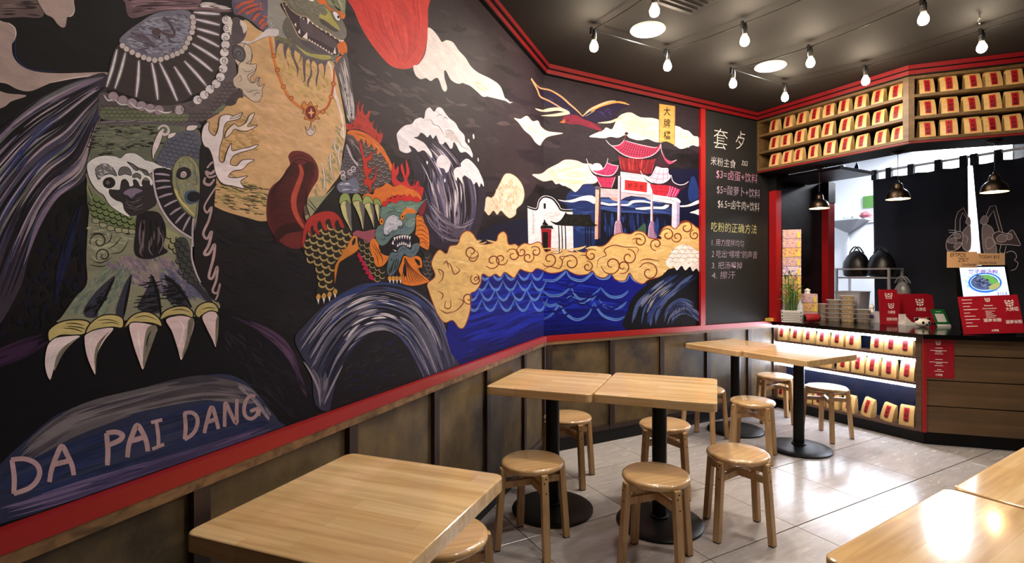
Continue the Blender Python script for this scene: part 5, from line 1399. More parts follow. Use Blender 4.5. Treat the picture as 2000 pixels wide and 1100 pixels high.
for v in (0.2, 0.4, 0.6, 0.8):
    S(ink, 3, [(550 - 70 * v, 200 + 100 * v), (640 - 60 * v, 222 + 130 * v), (760 - 20 * v, 250 + 120 * v), (895 - 10 * v, 262 + 70 * v)], t=0.3)
S((240, 214, 218), 8, [(345, 180), (380, 225), (430, 262), (500, 320), (580, 360), (680, 380), (780, 372), (860, 340), (920, 280), (938, 225)], t=0.5)
S((236, 206, 212), 7, [(556, 192), (700, 232), (850, 264), (900, 262)], [(938, 225), (945, 300), (975, 370), (1020, 410), (1060, 415), (1110, 398)], t=0.4)
P((200, 70, 100), [(940, 260), (960, 340), (1000, 390), (1060, 415), (1108, 402), (1060, 435), (1020, 440), (970, 380)])
S((240, 214, 218), 6, [(345, 180), (400, 240), (450, 246), (500, 232), (540, 190), (552, 140)], t=0.6)
S((120, 34, 36), 10, [(530, 195), (550, 160), (556, 130)], t=0.4); P((40, 20, 24), [(548, 120), (560, 100), (585, 105), (585, 125), (565, 130)])
# left roof
P((188, 46, 84), [(240, 572), (330, 580), (448, 578), (430, 640), (405, 698), (300, 690), (270, 630)], 0); S(ink, 4, [(260, 600), (440, 612)], [(280, 640), (430, 650)], [(290, 575), (320, 690)], [(340, 580), (355, 690)], [(390, 582), (385, 690)], t=0.3); S((240, 206, 214), 5, [(448, 580), (430, 640), (408, 698)], [(240, 575), (270, 640), (300, 692)], t=0.3)
P((50, 24, 34), [(140, 390), (190, 510), (260, 560), (360, 575), (450, 560), (480, 500), (470, 570), (380, 590), (240, 575), (180, 510)])
P((196, 56, 100), [(200, 510), (270, 510), (320, 490), (360, 430), (420, 450), (475, 462), (460, 520), (420, 560), (340, 560), (260, 545)])
S(ink, 3, [(375, 440), (340, 500), (310, 550)], [(410, 450), (385, 510), (360, 558)], [(440, 458), (425, 520), (405, 558)], [(320, 500), (400, 510), (465, 500)], [(280, 530), (360, 540), (440, 535)], t=0.3)
S((242, 216, 222), 8, [(138, 385), (165, 450), (205, 515), (260, 550), (340, 568), (420, 560), (470, 500), (480, 455)], t=0.4); S((242, 216, 222), 6, [(200, 505), (260, 512), (320, 490), (355, 440), (370, 380)], [(360, 430), (420, 452), (478, 462)], t=0.4)
# right roof
P((192, 40, 56), [(820, 655), (1040, 665), (1000, 790), (860, 770)], 0); P((176, 34, 90), [(1045, 665), (1150, 715), (1105, 795), (1000, 790)], 0)
S(ink, 4, [(830, 690), (1035, 700)], [(845, 730), (1020, 745)], [(880, 660), (895, 775)], [(940, 662), (945, 782)], [(1000, 665), (985, 788)], t=0.3); S((240, 206, 214), 5, [(820, 655), (860, 770), (1000, 790), (1042, 666)], [(1070, 680), (1030, 790)], [(1100, 695), (1060, 790)], [(1130, 705), (1085, 792)], t=0.3)
P((50, 24, 34), [(720, 520), (770, 600), (860, 650), (960, 660), (1040, 620), (1050, 570), (1090, 660), (1160, 690), (1235, 635), (1170, 720), (1080, 690), (1000, 672), (850, 662), (770, 610)])
P((234, 196, 208), [(770, 590), (830, 570), (870, 500), (890, 470), (950, 485), (1015, 490), (1020, 540), (1045, 580), (1000, 630), (920, 645), (840, 625)])
S((186, 50, 86), 4, [(890, 490), (850, 560), (820, 600)], [(930, 490), (905, 570), (890, 630)], [(970, 492), (965, 570), (960, 640)], [(1000, 495), (1010, 560), (1010, 610)], [(860, 540), (940, 550), (1020, 545)], [(830, 590), (920, 605), (1020, 590)], t=0.3)
S((244, 222, 226), 8, [(718, 515), (750, 570), (800, 612), (880, 645), (960, 645), (1020, 610), (1048, 560)], [(1048, 560), (1070, 630), (1130, 665), (1190, 660), (1236, 630)], t=0.4); S((244, 222, 226), 6, [(890, 470), (950, 488), (1015, 490)], t=0.3)
# white gabled house
art('painted_house', 'z4')
P((244, 240, 236), [(110, 345), (160, 370), (210, 365), (235, 290), (280, 255), (340, 255), (400, 285), (450, 350), (480, 385), (595, 390), (605, 840), (460, 860), (120, 790)], 0)
SPOT([(220, 212, 206), (232, 226, 220)], 24, [(280, 420), (420, 380), (500, 410), (420, 500), (300, 480)], 60, 20, 122, -0.4)
S((22, 18, 22), 22, [(110, 352), (150, 370), (210, 378), (232, 300), (275, 250), (330, 248), (390, 275), (440, 340), (470, 385), (530, 395), (598, 396)], t=0.1)
S((244, 240, 236), 6, [(110, 345), (150, 360), (208, 366), (230, 285), (275, 240), (335, 238), (395, 265), (448, 330), (478, 376), (595, 384)], t=0.1)
P((24, 20, 24), [(282, 315), (308, 315), (308, 375), (284, 372)], 0)
P((20, 18, 16), [(355, 505), (420, 520), (470, 490), (510, 430), (525, 405), (545, 430), (700, 435), (785, 440), (800, 500), (840, 540), (868, 545), (800, 565), (600, 560), (480, 555), (410, 545)])
SPOT([(52, 46, 34), (44, 40, 30)], 40, [(470, 510), (540, 440), (770, 450), (800, 540), (560, 550)], 30, 10, 123)
P((18, 16, 18), [(270, 545), (285, 510), (293, 485), (310, 520), (335, 550)]); P((24, 20, 18), [(245, 585), (260, 550), (375, 555), (392, 590)], 0)
P((150, 22, 34), [(255, 585), (368, 592), (362, 830), (268, 835)], 0); P((22, 22, 24), [(272, 622), (330, 625), (328, 840), (270, 840)], 0)
for x in (445, 478, 515):
    S((16, 14, 18), 12, [(x, 555), (x + 6, 700), (x + 8, 850)], t=0.1)
for x in (735, 760, 790):
    S((14, 14, 26), 14, [(x, 565), (x, 680), (x + 2, 800)], t=0.1)
S((90, 80, 80), 3, [(155, 405), (175, 405), (170, 410), (168, 655), (180, 658), (182, 430)], t=0.1, sm=0)
for k in range(6):
    S((40, 34, 36), 4, [(164, 440 + 36 * k), (172, 446 + 36 * k), (166, 458 + 36 * k)])
# golden clouds
art('painted_golden_clouds', 'r2')
GO, GL = (226, 190, 116), (140, 66, 34)
TOP = [(0, 300), (30, 278), (60, 290), (95, 340), (125, 350), (160, 345), (190, 330), (200, 300), (225, 282), (245, 300), (255, 350), (290, 348), (310, 360), (340, 345), (375, 350), (410, 338), (430, 345), (450, 385), (470, 392), (520, 400), (550, 385), (600, 390), (660, 395), (700, 365), (760, 360), (790, 340), (820, 305), (860, 290), (910, 295), (940, 280), (980, 285), (1010, 315), (1050, 320), (1075, 320), (1070, 290), (1090, 260), (1120, 250), (1150, 268), (1180, 240), (1220, 230), (1260, 255), (1282, 290), (1285, 470), (1120, 480), (1080, 520), (1010, 540), (975, 562), (930, 540), (905, 505), (880, 545), (830, 540), (805, 508), (770, 530), (730, 520), (706, 492), (680, 510), (630, 515), (590, 500), (565, 486), (530, 500), (480, 505), (440, 490), (405, 480), (380, 500), (345, 495), (318, 485), (300, 510), (285, 530), (265, 520), (235, 500), (210, 525), (185, 510), (150, 525), (115, 510), (105, 560), (80, 600), (50, 620), (50, 700), (20, 790), (-10, 800), (-45, 760), (-90, 770), (-130, 720), (-175, 600), (-180, 560), (-140, 520), (-160, 450), (-120, 380), (-80, 400), (-60, 360), (-20, 350)]
P(GO, TOP, line=GL, lw_=5)
SPOT([(232, 200, 132), (236, 206, 142), (216, 178, 104), (222, 184, 110)], 110, [(-140, 420), (0, 310), (400, 370), (800, 340), (1240, 260), (1270, 420), (1000, 520), (600, 480), (200, 490), (20, 640), (-100, 700)], 110, 24, 124, 0.1)
CL = (120, 58, 30)
for c, r, a, d in (((55, 390), 30, 0.5, 1), ((40, 640), 26, 1.0, 1), ((80, 540), 24, 4.0, -1), ((170, 440), 34, 2.5, -1), ((215, 430), 28, 0, 1), ((280, 410), 30, 3.6, 1), ((325, 390), 24, 4.5, -1), ((360, 420), 26, 5.5, 1), ((400, 390), 24, 3.8, 1), ((475, 430), 34, 2.6, -1), ((590, 450), 36, 3.5, 1), ((680, 470), 24, 4.5, 1), ((700, 410), 28, 5.5, -1), ((810, 460), 44, 3.0, -1), ((900, 420), 34, 4.6, 1), ((960, 330), 30, 4.0, 1), ((1050, 350), 28, 1.6, 1), ((1010, 500), 44, 3.6, 1), ((870, 470), 30, 2.0, -1), ((1110, 300), 30, 3.3, 1), ((1210, 260), 32, 3.3, 1), ((1160, 310), 24, 2.8, -1), ((1255, 300), 22, 4.5, -1)):
    CURL(CL, 7, c, r * 1.3, 1.25, a, d)
S(CL, 6, [(440, 490), (480, 470), (530, 480), (545, 440), (530, 420), (560, 415), (590, 420)], [(730, 480), (740, 430), (780, 410), (770, 380), (820, 355), (880, 365), (950, 370), (940, 410)], [(920, 325), (945, 318), (975, 330)], [(960, 440), (1000, 430), (1070, 440)], [(640, 410), (670, 410), (690, 430)])
view('c5')
S(CL, 6, [(1110, 560), (1135, 540), (1140, 500), (1115, 485), (1130, 520)], [(1150, 450), (1180, 460), (1200, 510), (1230, 490), (1210, 470)], [(1110, 600), (1140, 620), (1130, 650)], [(1155, 650), (1150, 690), (1180, 690), (1180, 640)], [(1180, 720), (1220, 700), (1250, 660), (1220, 640)], [(1120, 700), (1160, 720), (1190, 710)], [(1300, 400), (1280, 430), (1310, 440), (1330, 400), (1290, 370)], [(1320, 510), (1335, 530), (1310, 550)], [(1140, 460), (1160, 440), (1170, 480)])
# surf and black wave at the right end
art('painted_black_wave', 'r2')
P((12, 12, 18), [(880, 800), (890, 720), (920, 640), (970, 590), (1040, 545), (1090, 510), (1130, 480), (1290, 480), (1290, 790), (1100, 805)])
STREAK([(44, 62, 112), (70, 88, 130), (20, 26, 48), (28, 40, 84), (110, 120, 140)], 15, [(910, 790), (950, 660), (1050, 570), (1150, 500)], [(1080, 790), (1090, 700), (1180, 600), (1280, 520)], 60, 0.5, seed=125)
STREAK([(146, 146, 130), (170, 168, 150)], 6, [(960, 700), (1010, 620), (1100, 550)], [(1040, 740), (1080, 640), (1180, 560)], 10, 0.5, seed=126)
P((14, 14, 20), [(1060, 800), (1080, 700), (1120, 650), (1190, 630), (1250, 650), (1290, 700), (1290, 800)])
STREAK([(50, 66, 108), (80, 94, 132), (36, 46, 84), (96, 106, 134)], 13, [(1075, 790), (1100, 700), (1170, 645), (1240, 660), (1290, 710)], [(1130, 790), (1150, 750), (1190, 725), (1240, 745), (1290, 780)], 50, 0.5, seed=127)
P((14, 13, 18), [(1140, 790), (1160, 755), (1195, 735), (1240, 755), (1265, 790)])
SRF = (244, 238, 222)
P(SRF, [(1100, 450), (1120, 410), (1150, 370), (1190, 350), (1230, 360), (1270, 385), (1285, 400), (1285, 500), (1265, 480), (1245, 495), (1230, 470), (1205, 490), (1185, 465), (1160, 490), (1140, 465), (1125, 480)])
SCALES((150, 120, 80), 3, [(1120, 420), (1190, 360), (1280, 400), (1280, 460), (1130, 460)], 34, 22, 0.0, up=-1)
SPOT([(250, 248, 240), (230, 216, 186)], 30, [(1120, 440), (1190, 370), (1270, 400), (1270, 460)], 26, 12, 128)
GLY((10, 10, 14), 'WILL', 1135, 678, 1218, 712, 0.004)
GLY((10, 10, 14), '2.12.16', 1142, 718, 1216, 738, 0.0)

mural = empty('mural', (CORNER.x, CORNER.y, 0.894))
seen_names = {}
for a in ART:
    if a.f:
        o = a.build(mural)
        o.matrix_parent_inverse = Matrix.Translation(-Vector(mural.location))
tag(mural, 'large painted wall mural of guardian lions, waves, clouds and a red gate', 'mural')


# ================================================================ TABLES AND STOOLS
m_top = wood('rubberwood_top', (232, 198, 148), (216, 176, 122), 0.10, stave=(0.34, 0.052), grain=34, axis=0, grain_dark=0.78)
m_metal = mat('black_powder_coat', (4, 4, 5), 0.4, spec=0.3)
m_seat = wood('rubberwood_seat', (216, 178, 126), (200, 158, 106), 0.12, grain=30, axis=0, grain_dark=0.72)
_b = m_seat.node_tree.nodes['Principled BSDF']; _b.inputs['Roughness'].default_value = 0.35
_b.inputs['Coat Weight'].default_value = 0.9; _b.inputs['Coat Roughness'].default_value = 0.04
m_leg = wood('rubberwood_leg', (208, 172, 124), (190, 150, 104), 0.35, grain=40, axis=2, grain_dark=0.7)
m_screw = mat('dark_screw_head', (40, 26, 18), 0.5)
m_pad = mat('black_foot_pad', (15, 14, 14), 0.7)

def table(c, w, d, rz, label, group, z=0.75):
    t = empty('dining_table', (c[0], c[1], 0), rz)
    mb = MB()
    o = rrect(w, d, 0.03, 6)
    def ring(k, zz):
        return [(x * (1 - 2 * k / w), y * (1 - 2 * k / d), zz) for x, y in o]
    mb.loft([ring(0.004, z - 0.045), ring(0, z - 0.041), ring(0, z - 0.005), ring(0.001, z - 0.002), ring(0.003, z - 0.0006), ring(0.006, z)])
    mb.build('tabletop', m_top, t)
    mb = MB(); mb.lathe([(0.040, 0.035), (0.040, z - 0.06)], 28); mb.build('pole', m_metal, t, smooth=True)
    mb = MB(); mb.lathe([(0.02, z - 0.06), (0.16, z - 0.052), (0.16, z - 0.0455), (0.02, z - 0.0455)], 24); mb.build('mounting_plate', m_metal, t, smooth=True)
    mb = MB(); mb.lathe([(0.225, 0.0), (0.234, 0.004), (0.234, 0.012), (0.226, 0.018), (0.17, 0.026), (0.09, 0.034), (0.05, 0.038), (0.0, 0.038)], 48)
    mb.build('base', m_metal, t, smooth=True)
    mb = MB(); mb.lathe([(0.052, 0.036), (0.052, 0.046), (0.041, 0.05)], 28); mb.build('collar', m_metal, t, smooth=True)
    return tag(t, label, 'table', group)
GT = 'square wooden dining tables'
A1 = LANG - R(90)
table((0.290, 1.439), 0.578, 0.588, A1, 'single square wooden table nearest the large painted claw, at the front', GT)
table((1.572, 2.546), 0.588, 0.580, A1, 'wooden table of the middle pair, the half against the left wall', GT)
table((1.998, 2.122), 0.598, 0.628, A1, 'wooden table of the middle pair, the half nearer the aisle', GT)
table((3.762, 3.055), 0.575, 0.645, R(90), 'wooden table of the far pair, the half under the chalkboard wall', GT)
table((3.795, 2.490), 0.550, 0.645, R(90), 'wooden table of the far pair, the half before the lit packet shelves', GT)
DA = R(3.6)
dx, dy = Vector((math.cos(DA), math.sin(DA))), Vector((-math.sin(DA), math.cos(DA)))
p = Vector((1.095, 0.668)) + dx * 0.335 - dy * 0.31
table((p.x, p.y), 0.67, 0.62, DA, 'wooden table at the lower right with a bright white glare on its top', GT)
p = Vector((1.772, 0.700)) + dx * 0.335 - dy * 0.31
table((p.x, p.y), 0.664, 0.62, DA, 'wooden table at the right edge, beyond the one with the glare', GT)

# one stool, then copies
def make_stool():
    t = empty('stool')
    mb = MB()
    prof = [(0.0, 0.393), (0.140, 0.393), (0.150, 0.396), (0.157, 0.403), (0.159, 0.410), (0.157, 0.417), (0.150, 0.423), (0.140, 0.426), (0.0, 0.427)]
    mb.lathe(prof, 48, cap=(False, False))
    mb.build('seat', m_seat, t, smooth='all')
    scr = MB(); scr.lathe([(0.0042, 0.0), (0.0042, 0.0012), (0.0, 0.0014)], 8)
    scr_me = None
    for k in range(4):
        a = math.pi / 2 * k
        M = Matrix.Rotation(a, 4, 'Z')
        lg = MB()
        def sec(r, z, w=0.017, dd=0.0145):
            return [(r - dd, -w, z), (r + dd, -w, z), (r + dd, w, z), (r - dd, w, z)]
        lg.loft([sec(0.188, 0.006), sec(0.156, 0.398), sec(0.1558, 0.402, 0.0155, 0.013)])
        leg = lg.build('leg', m_leg, t, rot=(0, 0, a))
        pd = MB(); pd.box((0.188, 0, 0.003), (0.026, 0.03, 0.006)); pd.build('foot_pad', m_pad, leg)
        tilt = math.atan2(0.188 - 0.156, 0.392)
        for z in (0.386, 0.366, 0.318):
            r = 0.156 + (0.398 - z) / 0.392 * 0.032 + 0.0145
            if scr_me is None:
                s = scr.build('screw', m_screw, leg)
                scr_me = s.data
            else:
                s = link('screw', scr_me, leg)
            s.location = (r - 0.0004, 0.004 if z != 0.366 else -0.004, z)
            s.rotation_euler = (0, R(90) - tilt, 0)
    for k in range(2):
        for z, l in ((0.374, 0.155), (0.318, 0.160)):
            mb = MB(); mb.box((0, 0, z + (0.001 if k else 0)), (2 * l - 0.028, 0.022, 0.036 if z > 0.35 else 0.032))
            mb.build('crossbar', m_leg, t, rot=(0, 0, math.pi / 2 * k))
    return t
STOOLS = [  # seat centre, leg angle, label
    ((868, 1040), -13, 'round wooden stool half hidden under the front table with the claw'),
    ((1040, 897), -8.7, 'round wooden stool in front of the middle pair, nearest the left wall'),
    ((1281, 923), -8.4, 'round wooden stool in front of the middle pair, before its black pedestal'),
    ((1109, 811), -4, 'round wooden stool behind the middle pair, close to the wall panels'),
    ((1298, 825), 1.6, 'round wooden stool behind the aisle half of the middle pair'),
    ((1441, 881), 7.6, 'round wooden stool standing alone in the aisle right of the middle pair'),
    ((1470, 781), -15, 'round wooden stool on the near side of the far pair'),
    ((1376, 757), -28, 'round wooden stool mostly hidden behind the right end of the middle pair'),
    ((1513, 732), 2, 'round wooden stool at the back of the far pair beside the wall'),
    ((1614, 754), 43.5, 'round wooden stool in front of the lit packet shelves, right of the pedestal'),
]
proto = make_stool()
for k, (pp, ang, lab) in enumerate(STOOLS):
    o = proto if k == 0 else copy_tree(proto)
    q = at_z(pp[0], pp[1], 0.426)
    o.location = (q.x, q.y, 0)
    o.rotation_euler = (0, 0, R(ang))
    tag(o, lab, 'stool', 'round wooden stools')

# ================================================================ CEILING LIGHTS
m_bulb = mat('bulb_glass_lit', (255, 226, 180), 0.3, emit=BULB_POWER, emit_rgb=(255, 232, 200))
m_sock = mat('black_socket', (12, 11, 11), 0.4)
m_brass = mat('bulb_cap_metal', (190, 150, 90), 0.3, metal=1.0)
BZ = 2.80
def make_bulb():
    t = empty('festoon_bulb')
    mb = MB(); mb.lathe([(0.0, -0.036), (0.012, -0.0345), (0.022, -0.029), (0.029, -0.018), (0.031, -0.004), (0.028, 0.010), (0.021, 0.024), (0.016, 0.034), (0.014, 0.040)], 20, cap=(False, False))
    mb.build('bulb', m_bulb, t, smooth='all')
    mb = MB(); mb.lathe([(0.0145, 0.036), (0.0145, 0.05), (0.0, 0.05)], 16); mb.build('cap', m_brass, t, smooth=True)
    mb = MB(); mb.lathe([(0.017, 0.045), (0.019, 0.05), (0.019, 0.095), (0.014, 0.100), (0.014, 0.112)], 16); mb.build('socket', m_sock, t, smooth=True)
    mb = MB(); mb.box((-0.024, 0, 0.10), (0.012, 0.02, 0.05)); mb.build('clip', m_sock, t)
    return t
ROWS = [(2.645, [1.94, 2.565, 3.23, 3.85]), (2.125, [1.965, 2.70, 3.368, 4.042]), (1.452, [2.0, 2.77, 3.35, 4.09])]
bproto = make_bulb()
RN = ['row by the mural', 'middle row', 'row nearest the right']
first = True
m_cable = mat('black_cable', (9, 9, 9), 0.4)
for r, (y, xs) in enumerate(ROWS):
    for k, x in enumerate(xs):
        o = bproto if first else copy_tree(bproto)
        first = False
        o.location = (x, y, BZ)
        o.scale = (0.88, 0.88, 0.92)
        tag(o, 'lit festoon bulb, %s from the left in the ceiling %s' % (ORD[k], RN[r]), 'light bulb', 'festoon bulbs on the ceiling')
def cable(runs, label):
    mb = MB()
    for a, b in runs:
        n = 8
        mb.tube([(a[0] + (b[0] - a[0]) * q / n, a[1] + (b[1] - a[1]) * q / n, BZ + 0.108 - 0.009 * 4 * (q / n) * (1 - q / n)) for q in range(n + 1)], 0.0035, 6)
    tag(mb.build('festoon_cable', m_cable), label, 'cable', 'festoon cables')
def string(k):
    pts = [(xs[k], y) for y, xs in ROWS] + [(ROWS[2][1][k] + 0.02, 0.6)]
    return list(zip(pts, pts[1:]))
cable(string(0) + string(1) + [((ROWS[0][1][0], ROWS[0][0]), (ROWS[0][1][1], ROWS[0][0]))], 'black cable loop carrying the ceiling bulbs nearer the left wall')
cable(string(2) + string(3) + [((ROWS[0][1][2], ROWS[0][0]), (ROWS[0][1][3], ROWS[0][0]))], 'black cable loop carrying the ceiling bulbs nearer the overhead shelf')
def downlight(x, y, label, k=1.0):
    t = empty('downlight', (x, y, CEIL))
    mb = MB(); mb.lathe([(0.098, -0.001), (0.112, -0.001), (0.114, -0.006), (0.104, -0.010), (0.098, -0.006)], 36, cap=(False, False))
    mb.build('rim', mat('downlight_rim', (225, 222, 215), 0.4), t, smooth=True)
    mb = MB(); mb.lathe([(0.0, -0.005), (0.098, -0.005), (0.098, -0.001), (0.0, -0.001)], 36)
    mb.build('lens', mat('downlight_lens' if k == 1.0 else 'downlight_lens_added', (255, 248, 238), emit=DOWN_POWER * k, emit_rgb=(255, 246, 236)), t)
    tag(t, label, 'downlight', 'recessed downlights')
downlight(2.295, 2.545, 'round recessed downlight nearer the left wall')
downlight(3.514, 2.535, 'round recessed downlight nearer the overhead shelf')
downlight(1.25, 1.15, 'added unseen round downlight brightening the mural by the front table', 0.55)  # fill lamp added out of view to brighten the left of the mural
downlight(2.75, 0.55, 'round recessed downlight over the right-hand tables')
mb = MB()
mb.box((0, 0, -0.004), (0.3, 0.3, 0.006))
vt = tag(link('ceiling_vent', None, None, (2.24, 2.12, CEIL)), 'flat dark square air vent on the ceiling', 'vent')
mb.build('plate', mat('vent_black', (20, 18, 17), 0.5), vt)
for k in range(7):
    mb = MB(); mb.box((0, -0.12 + 0.04 * k, -0.009), (0.26, 0.006, 0.008)); mb.build('slat', MATS['vent_black'], vt)
hk = tag(link('ceiling_hook', None, None, (3.94, 1.41, CEIL)), 'small pale metal hook on the ceiling at the right', 'hook')
mb = MB(); mb.tube([(0, 0, 0), (0, 0, -0.02)] + [(0.016 * math.sin(a), 0, -0.036 + 0.016 * math.cos(a)) for a in [k * 0.6 for k in range(9)]], 0.003, 6)
mb.build('wire', mat('pale_metal', (180, 175, 165), 0.3, metal=0.8), hk)

# ================================================================ PAPER PACKETS
m_kraft = mat('kraft_paper', (204, 168, 108), 0.42, vary=0.12, scale=14, bump=0.004)
m_label = mat('red_paper_label', (172, 22, 32), 0.45)
m_ink = mat('black_ink', (22, 12, 14), 0.5)
def packet_mesh(kind, w, d, h, lean):
    """pillow-like paper bag: flat base, front face curving back to a pinched, folded top"""
    rows = [(0.0, -0.5, 0.5, 1.0), (0.06, -0.53, 0.52, 1.02), (0.3, -0.52, 0.50, 1.01), (0.55, -0.44, 0.42, 0.99),
            (0.78, -0.32, 0.32, 0.97), (0.93, -0.20, 0.22, 0.96), (1.0, -0.08, 0.10, 0.95)]
    mb = MB()
    rings = []
    for t, f, b, ww in rows:
        y0, y1, z, x = f * d + lean * t * h, b * d + lean * t * h, t * h, ww * w / 2
        ym = (y0 + y1) / 2
        pinch = 0.93 - 0.12 * t
        rings.append([(-x, y0, z), (-x * 0.33, y0 - 0.004, z), (x * 0.33, y0 - 0.004, z), (x, y0, z), (x * pinch, ym, z + (0.004 if t == 1 else 0)), (x, y1, z), (0, y1 + 0.003, z), (-x, y1, z), (-x * pinch, ym, z)])
    mb.loft(rings)
    # folded flap at the top
    t, f, b, ww = rows[-1]
    mb.box((0, b * d + lean * h + 0.003, h - 0.012), (w * 0.92, 0.004, 0.03))
    body = mb
    def front(u, t):      # point on the front face, u across, t up (0..1)
        for k in range(len(rows) - 1):
            a, c = rows[k], rows[k + 1]
            if a[0] <= t <= c[0]:
                q = (t - a[0]) / (c[0] - a[0])
                y = (a[1] + (c[1] - a[1]) * q) * d
                break
        return (u * w, y + lean * t * h - 0.0052, t * h)
    lb = MB()
    n = 8
    t0, t1, hw = (0.12, 0.88, 0.19) if kind != 'c' else (0.22, 0.90, 0.18)
    vs, fs = [], []
    for k in range(n + 1):
        t = t0 + (t1 - t0) * k / n
        vs += [front(-hw, t), front(hw, t)]
    fs = [(2 * k, 2 * k + 1, 2 * k + 3, 2 * k + 2) for k in range(n)]
    lb.add(vs, fs, 0)
    for i, ch in enumerate('大牌檔'):
        gv, gf = glyphs(ch, 0.02)
        tt = t1 - 0.04 - 0.225 * (i + 1)
        lb.add([(lambda p: (p[0], p[1] - 0.0012, p[2]))(front((gu - 0.5) * 0.25, tt + gw * 0.185)) for gu, gw in gv], gf, 1)
    return body, lb
PK = {}
def packet(kind, loc, rz, label, group, tilt=0.0):
    if kind not in PK:
        w, d, h, lean = {'a': (0.093, 0.056, 0.128, 0.10), 'b': (0.102, 0.058, 0.128, 0.06), 'c': (0.106, 0.056, 0.156, 0.06)}[kind]
        bo, lb = packet_mesh(kind, w, d, h, lean)
        o = bo.build('noodle_packet', m_kraft, smooth=True)
        l = lb.build('label', [m_label, m_ink], o)
        PK[kind] = o
    else:
        o = copy_tree(PK[kind])
    o.location = loc
    s = random.uniform(0.97, 1.04)
    o.scale = (s * random.uniform(0.97, 1.03), s, s * random.uniform(0.96, 1.03))
    o.rotation_euler = (0, tilt, rz)
    tag(o, label, 'packet', group)
    return o

# ================================================================ OVERHEAD SHELF
m_shelf = wood('shelf_pine', (116, 88, 52), (92, 68, 39), 0.5, grain=24, axis=1, grain_dark=0.6)
m_shelfback = mat('shelf_back_black', (6, 6, 6), 0.6, spec=0.3)
SZ = [2.405, 2.570, 2.737]
sh = empty('overhead_shelf', (SHX, SHY, 2.36))
def pl(p, q, o0, o1):
    """plan quad from p to q (front line), spanning offsets o0..o1 behind the front"""
    d = (q - p).normalized(); n = Vector((-d.y, d.x, 0))
    return [p + n * o0, q + n * o0, q + n * o1, p + n * o1]
def board(mb, quad, z0, z1, base, m=0):
    vs = [(v.x - base.x, v.y - base.y, z - base.z) for z in (z0, z1) for v in quad]
    mb.add(vs, [(0, 3, 2, 1), (4, 5, 6, 7), (0, 1, 5, 4), (1, 2, 6, 5), (2, 3, 7, 6), (3, 0, 4, 7)], m)
base = sh.location.copy()
PA, PB, PC = Vector((SHX, YB - 0.001, 0)), Vector((SHX, SHY, 0)), Vector((SHX, SHY, 0)) + SBD * 1.75
def mitre_quads(o0, o1):
    """front line PA-PB-PC, offset behind the shelf (away from the room) with a mitred bend"""
    pts = [PA, PB, PC]
    def off(o):
        n1, n2 = Vector((1, 0, 0)), Vector((-SBD.y, SBD.x, 0))
        nb = (n1 + n2) * (1 / (1 + n1.dot(n2)))
        return [PA + n1 * o, PB + nb * o, PC + n2 * o]
    a, b = off(o0), off(o1)
    return [[a[0], a[1], b[1], b[0]], [a[1], a[2], b[2], b[1]]]
mb = MB()
for k in range(2):
    board(mb, mitre_quads(0.20, 0.30)[k], 2.36, CEIL, base)
mb.build('carcass', m_shelfback, sh)
for k in range(2):
    for z in SZ:
        mb = MB(); board(mb, mitre_quads(0.0, 0.20)[k], z - 0.022, z, base); mb.build('shelf_board', m_shelf, sh)
    mb = MB(); board(mb, mitre_quads(0.0, 0.20)[k], 2.856, 2.877, base); mb.build('top_board', m_shelf, sh)
    mb = MB(); board(mb, mitre_quads(0.004, 0.010)[k], 2.366, 2.382, base); mb.build('underside_strip', mat('red_strip_paint', (110, 12, 16), 0.5), sh)
    mb = MB(); board(mb, mitre_quads(0.010, 0.20)[k], 2.36, 2.382, base); mb.build('underside', m_shelfback, sh)
    mb = MB(); board(mb, mitre_quads(0.0, 0.20)[k], 2.877, CEIL, base); mb.build('fascia', m_shelfback, sh)
mb = MB(); board(mb, pl(PA, PA + Vector((0, -0.024, 0)), -0.002, 0.20), 2.383, 2.877, base); mb.build('upright', m_shelf, sh)
mb = MB(); board(mb, [PB + Vector((-0.003, 0.04, 0)), PB + Vector((-0.003, 0, 0)), PB + Vector((0.05, 0.0, 0)), PB + Vector((0.05, 0.04, 0))], 2.383, 2.877, base); mb.build('upright', m_shelf, sh)
q = pl(PB, PB + SBD * 0.035, -0.003, 0.06)
mb = MB(); board(mb, q, 2.383, 2.877, base); mb.build('upright', m_shelf, sh)
tag(sh, 'three tier open wooden shelf hung from the ceiling above the counter', 'shelf')
RNM = ['bottom', 'middle', 'top']
# long section: measured centres along the shelf (y), one list per tier
LONG = {2: [3.196, 3.046, 2.913, 2.791, 2.665, 2.533, 2.399, 2.265, 2.132],
        1: [3.196, 3.077, 2.934, 2.803, 2.676, 2.524, 2.394, 2.258, 2.127],
        0: [3.196, 3.063, 2.947, 2.803, 2.659, 2.522, 2.389, 2.243, 2.120]}
ANGLED = {2: [0.120, 0.260, 0.408, 0.529, 0.650, 0.775], 1: [0.126, 0.264, 0.398, 0.524, 0.650, 0.772], 0: [0.122, 0.260, 0.405, 0.517, 0.646, 0.77]}
for t in (2, 1, 0):
    for k, y in enumerate(LONG[t]):
        packet('a', (SHX + 0.045, y, SZ[t]), R(-90 + random.uniform(-5, 5)),
               'kraft paper packet with red label, %s from the chalkboard, %s tier of long overhead shelf' % (ORD[k], RNM[t]),
               'paper packets on the overhead shelf', random.uniform(-0.05, 0.02))
nB = Vector((-SBD.y, SBD.x, 0))
for t in (2, 1, 0):
    for k, s in enumerate(ANGLED[t]):
        p = PB + SBD * s + nB * 0.045
        packet('b', (p.x, p.y, SZ[t]), BANG + R(random.uniform(-5, 5)),
               'kraft paper packet with red label, %s from the bend, %s tier of angled overhead shelf' % (ORD[k], RNM[t]),
               'paper packets on the overhead shelf', random.uniform(-0.03, 0.03))

